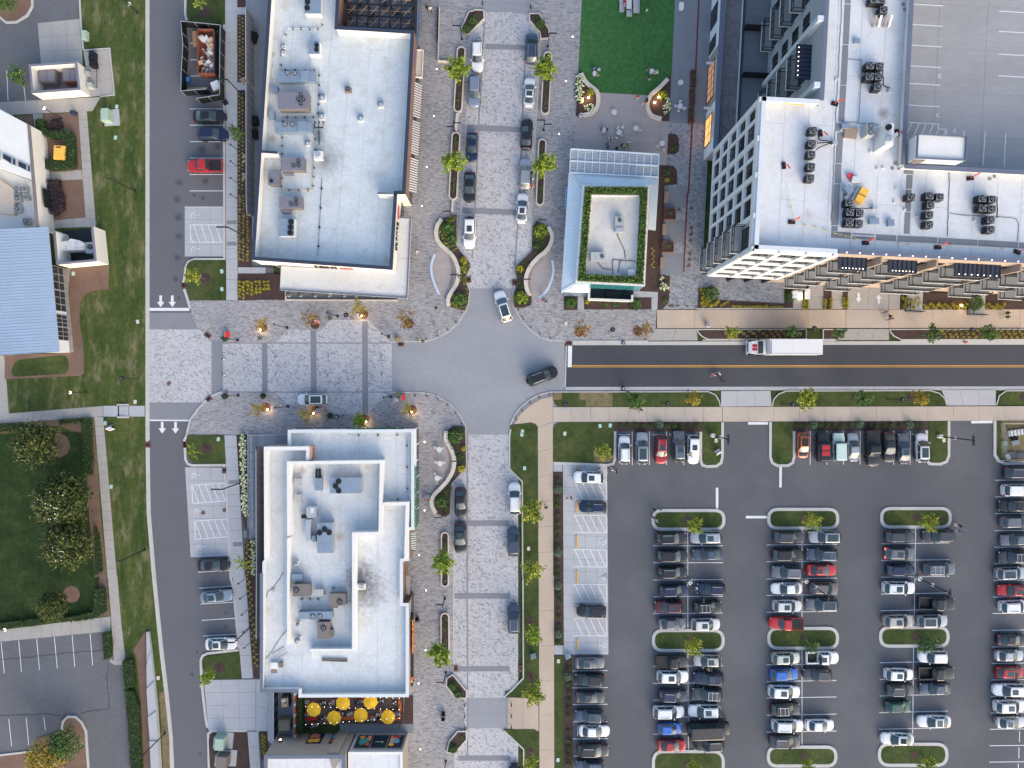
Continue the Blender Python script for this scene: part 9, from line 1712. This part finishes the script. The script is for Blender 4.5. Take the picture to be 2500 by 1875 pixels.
# ========= PEOPLE
SK={'fair':mat('skin_fair',(.48,.30,.22),.6),'tan':mat('skin_tan',(.28,.16,.10),.6),'dark':mat('skin_dark',(.09,.05,.035),.6)}
CL={k:mat('cloth_'+k,c,.9)for k,c in{'white':(.66,.66,.64),'black':(.014,.014,.016),'navy':(.03,.04,.09),'red':(.45,.03,.04),'pink':(.62,.22,.27),'blue':(.10,.22,.42),'grey':(.20,.21,.22),'cream':(.60,.52,.40),'yellow':(.60,.40,.05),'sand':(.36,.28,.19),'green':(.05,.13,.07),'denim':(.07,.11,.20)}.items()}
HR={'dark':mat('hair_dark',(.018,.014,.012),.7),'fair':mat('hair_fair',(.30,.20,.09),.7)}
def body_mesh(pose):
 """one continuous body grown over a joint skeleton; parts of the skin carry shirt, trousers, shoes"""
 if pose=='sit':hip,kn,an,to,el,ha=.50,[(.42,.50),(.42,.50)],[(.46,.07),(.40,.07)],.16,[(.10,.78),(.10,.78)],[(.36,.74),(.36,.72)]
 elif pose=='walk':hip,kn,an,to,el,ha=.92,[(.20,.50),(-.06,.50)],[(.24,.07),(-.36,.12)],.14,[(-.16,1.14),(.14,1.12)],[(-.16,.90),(.34,.98)]
 else:hip,kn,an,to,el,ha=.92,[(.02,.50),(0,.50)],[(0,.07),(-.02,.07)],.15,[(-.03,1.12),(-.01,1.12)],[(.08,.86),(.06,.86)]
 v=[(0,0,hip),(0,0,hip+.22),(.01,0,hip+.42),(0,0,hip+.54),(.02,0,hip+.62),(.03,0,hip+.74),(.03,0,hip+.83)];r=[.145,.13,.16,.09,.058,.10,.075];e=[(0,1),(1,2),(2,3),(3,4),(4,5),(5,6)]
 for i,s in enumerate((1,-1)):
  n=len(v);v+=[(0,s*.10,hip-.04),(kn[i][0],s*.11,kn[i][1]),(an[i][0],s*.11,an[i][1]),(an[i][0]+to,s*.12,.045)];r+=[.095,.068,.048,.042];e+=[(0,n),(n,n+1),(n+1,n+2),(n+2,n+3)]
  n=len(v);v+=[(0,s*.19,hip+.46),(el[i][0],s*.25,el[i][1]),(ha[i][0],s*.22,ha[i][1]),(ha[i][0]+.09,s*.20,ha[i][1]-.05)];r+=[.068,.048,.034,.026];e+=[(2,n),(n,n+1),(n+1,n+2),(n+2,n+3)]
 me=bpy.data.meshes.new('body_'+pose);me.from_pydata(v,e,[]);o=bpy.data.objects.new('body_tmp',me);COL.objects.link(o);sm=o.modifiers.new('skin','SKIN');o.modifiers.new('sub','SUBSURF').levels=1
 for i,sv in enumerate(me.skin_vertices[0].data):sv.radius=(r[i],r[i]);sv.use_root=i==0
 dg=bpy.context.evaluated_depsgraph_get();out=bpy.data.meshes.new_from_object(o.evaluated_get(dg));bpy.data.objects.remove(o);out.name='body_'+pose
 for x in('fair',):out.materials.clear()
 for x in(SK['fair'],CL['white'],CL['black'],CL['grey']):out.materials.append(x)
 for p in out.polygons:
  c=p.center;p.use_smooth=True;arm=abs(c.y)>.215 and c.z>hip-.12;hand=arm and((Vector((c.x,0,c.z))-Vector((ha[0][0],0,ha[0][1]))).length<.20 or(Vector((c.x,0,c.z))-Vector((ha[1][0],0,ha[1][1]))).length<.20)
  p.material_index=0 if c.z>hip+.57 or hand else 1 if(c.z>hip+.02 and(pose!='sit' or c.x<.2 or arm))else 3 if c.z<.10 else 2
 return out,hip
BODY={p:body_mesh(p)for p in('stand','walk','sit')}
def hair_mesh():
 b=MB();b.blob((0,0,0),.112,n=10,rows=6,sq=1.0);b.blob((-.05,0,-.06),.095,n=8,rows=5);return b.mesh('hair',HR['dark'],smooth=True)
def face_mesh():
 b=MB()
 for y in(-.035,.035):b.blob((.098,y,.0),.012,n=5)
 b.blob((.112,0,-.03),.016,n=5);b.box((.098,0,-.075),(.012,.05,.012));return b.mesh('face',M25)
HAIR,FACE=hair_mesh(),face_mesh();HRM={}
def person(t,x,y,face,pose,top,leg,label,hair='dark',skin='fair',grp=None,s=1.0,z=.07,zl=.9):
 me,hip=BODY[pose];p=m(t,x,y,zl*(.75 if pose=='sit' else 1));o=thing('person',label,'person',(*p,z),R(face),grp);o.scale=(s,s,s)
 b=ob('body',me,o)
 for i,mt in enumerate((SK[skin],CL[top],CL[leg],CL['white' if i_sh(label)else 'black'])):b.material_slots[i].link='OBJECT';b.material_slots[i].material=mt
 slotmat(ob('hair',HAIR,o,(.015,0,hip+.80)),HR[hair]);ob('face',FACE,o,(.03,0,hip+.77));return o
def i_sh(l):return len(l)%2
PE=[('01',1476,72,-90,'walk','black','black','person in dark clothes walking by the courtyard wall'),('01',1504,82,-90,'walk','white','black','person in white shirt walking by the courtyard wall'),('11',1385,508,200,'walk','white','cream','person in white walking below the brick pier'),('11',1553,996,0,'walk','black','black','person in black alone near the wavy planter'),('11',1392,1266,170,'walk','black','grey','left person of the pair by the corner bollards'),('11',1440,1280,10,'walk','black','black','right person of the pair by the corner bollards'),('12',270,930,100,'stand','red','denim','person in red beside the right curved counter'),('12',292,946,100,'stand','black','white','person in black and white beside the right curved counter'),('12',1742,1570,200,'walk','pink','sand','person in pink crossing the dark street'),('12',1785,1560,190,'walk','white','black','person in white crossing the dark street'),('13',1012,1030,0,'walk','grey','black','upper person of the group on the tan walk'),('13',1042,1068,0,'walk','black','white','middle person of the group on the tan walk'),('13',1050,1090,0,'walk','pink','black','person in pink of the group on the tan walk'),('13',2050,1040,180,'walk','black','sand','person in black at the right end of tan walk'),('13',2048,1076,180,'walk','green','cream','person in green at the right end of tan walk'),('22',745,716,0,'walk','grey','grey','person in grey just above the white accessible suv'),('22',858,722,0,'walk','white','black','person in white at the lot corner, left of two'),('22',900,745,-20,'walk','black','white','person at the lot corner, right of two'),('22',472,968,0,'walk','pink','white','person in pink on the accessible pad'),('22',508,966,0,'walk','black','sand','person in black on the accessible pad'),('22',292,1052,90,'walk','black','black','person in black on the tan walk by a lime tree'),('22',1226,1074,180,'stand','black','navy','person in black at the first island corner'),('22',1280,1070,180,'stand','blue','denim','person in blue behind the first island corner'),('22',1216,1140,200,'stand','black','pink','person at the left end of first island'),('22',1248,1168,200,'stand','white','white','person in white at the left end of first island'),('23',1607,1202,0,'walk','white','grey','person in white beside the third island'),('23',1648,1213,0,'walk','black','white','person in black beside the third island'),('23',1638,1258,-10,'walk','blue','white','person in pale blue beside the third island'),('32',1686,800,180,'stand','yellow','sand','person in mustard between two parked cars'),('32',1712,806,0,'stand','blue','white','person in blue between two parked cars'),('02',970,15,-90,'sit','red','white','person in red at the picnic table'),('02',962,42,0,'sit','pink','blue','person in pink at the picnic table'),('02',1160,92,-60,'stand','white','white','small child in white on the turf'),('02',706,592,-30,'sit','blue','black','person in blue seated on the left turf'),('02',738,655,100,'sit','sand','black','second person seated on the left turf'),('02',1172,590,-60,'stand','navy','sand','person in dark shirt standing on the right turf'),('02',1252,624,180,'sit','white','cream','person in white seated on the right turf'),('02',1182,688,90,'sit','grey','black','person in grey seated low on the right turf'),('02',1080,838,-100,'walk','red','white','person in red stepping off the turf'),('02',1160,868,-150,'stand','black','black','adult in black by the right turf planter'),('02',1128,892,-150,'walk','pink','white','small child in pink by the right turf planter'),('02',768,1118,0,'sit','navy','black','left person at the occupied deck table'),('02',820,1122,180,'sit','navy','denim','right person at the occupied deck table'),('02',842,1196,-70,'walk','cream','black','person in cream walking on the deck'),('02',820,1242,-70,'walk','blue','grey','upper person in blue near the pergola'),('02',824,1272,-70,'walk','denim','blue','lower person in blue near the pergola'),('02',902,1280,-80,'walk','black','black','person in black at the pergola edge'),('02',944,1252,-60,'walk','black','grey','person in black left of the yellow clad one'),('02',985,1262,-20,'walk','yellow','black','person in yellow at the pergola edge'),('02',1005,1228,-110,'walk','white','sand','person in white near the pergola'),('02',175,1488,180,'stand','black','black','person in black at the silver suv door'),('02',178,1545,180,'stand','white','grey','person in white at the silver suv door'),('02',182,1606,120,'stand','red','cream','person in red behind the silver suv')]
for i,a in enumerate(PE):person(*a,hair='fair' if i%6==4 else 'dark',skin=('fair','fair','tan','fair','dark')[i%5],s=.66 if 'child' in a[7]else random.uniform(.96,1.04),zl=.55 if 'child' in a[7]else .9,z=.02 if a[0]in('23','32')or 'street' in a[7]or 'lot corner' in a[7]else .1)
tops=('white','black','pink','navy','cream','red','grey','white','blue')
sp=('at the hedge end','by the left bench','right of the far left umbrella','left of the upper middle umbrella','left of the lower left umbrella','right of the lower left umbrella','at the red stroller spot','between the upper umbrellas','right of the upper right umbrella','left of the lower right umbrella','by the serving cart','in the south east corner','under the bench middle','below the left bench')
for i,(x,y)in enumerate(pt_):
 if i in(0,10):continue
 for k,(dx,dy,f)in enumerate(((-30,6,0),(30,-4,180),(2,-30,-90))[:3 if i%2 else 2]):
  c=tops[(i*3+k)%9];person('31',x+dx,y+dy,f,'sit',c,('black','denim','grey')[(i+k)%3],'diner in %s, %s side of the table %s'%(c,('left','right','far')[k],sp[i]),'fair' if(i+k)%5==0 else 'dark',('fair','tan','fair')[k],'diners on the restaurant patio',1,.1)
  p=m('31',x+dx,y+dy,.5);simple('patio_chair','dark patio chair under the %s diner %s'%(('left','right','far')[k],sp[i]),'chair',p,[('seat',M0n,[('b',0,0,.40,.42,.42,.04)]),('backrest',M0n,[('b',-.2,0,.44,.04,.42,.4)])],R(f),'dark patio chairs',.1)
dg=thing('dog','small dark dog walking behind the couple on the street','dog',(*m('12',1812,1626),.02),R(150));b=MB()
b.tube((-.25,0,.34),(.05,0,.36),.10,.13,8).tube((.05,0,.36),(.22,0,.38),.13,.09,8).tube((.2,0,.40),(.32,0,.52),.07,.06,7).tube((.30,0,.54),(.47,0,.50),.075,.035,7).tube((-.25,0,.37),(-.42,0,.52),.025,.012,5).tube((.31,.05,.58),(.29,.07,.66),.025,.008,5).tube((.31,-.05,.58),(.29,-.07,.66),.025,.008,5)
for x,y,s in((.16,.07,.05),(.16,-.07,-.03),(-.2,.07,-.05),(-.2,-.07,.04)):b.tube((x,y,.32),(x-.03 if x>0 else x-.06,y,.16),.045,.028,6).tube((x-.03 if x>0 else x-.06,y,.16),(x+s,y,.02),.026,.022,6)
b.mk('body',mat('dog_coat',(.03,.022,.018),.9,.3,6,.2,12),dg,world=False,smooth=True)
for i,(x,y)in enumerate(((820,120),(900,60),(1010,150),(1120,60),(1230,130))):simple('courtyard_table','dark table under the steel trellis, '+ORD[i]+' from the left','table',m('01',x,y),[('tabletop',M0n,[('c',0,0,.7,.74,.42)]),('stem',M0n,[('c',0,0,0,.7,.05)]),('stool',M2j,[('c',.6,.1,0,.45,.18),('c',-.55,.25,0,.45,.18),('c',.1,-.62,0,.45,.18)])],0,'dark tables of the courtyard',.07)
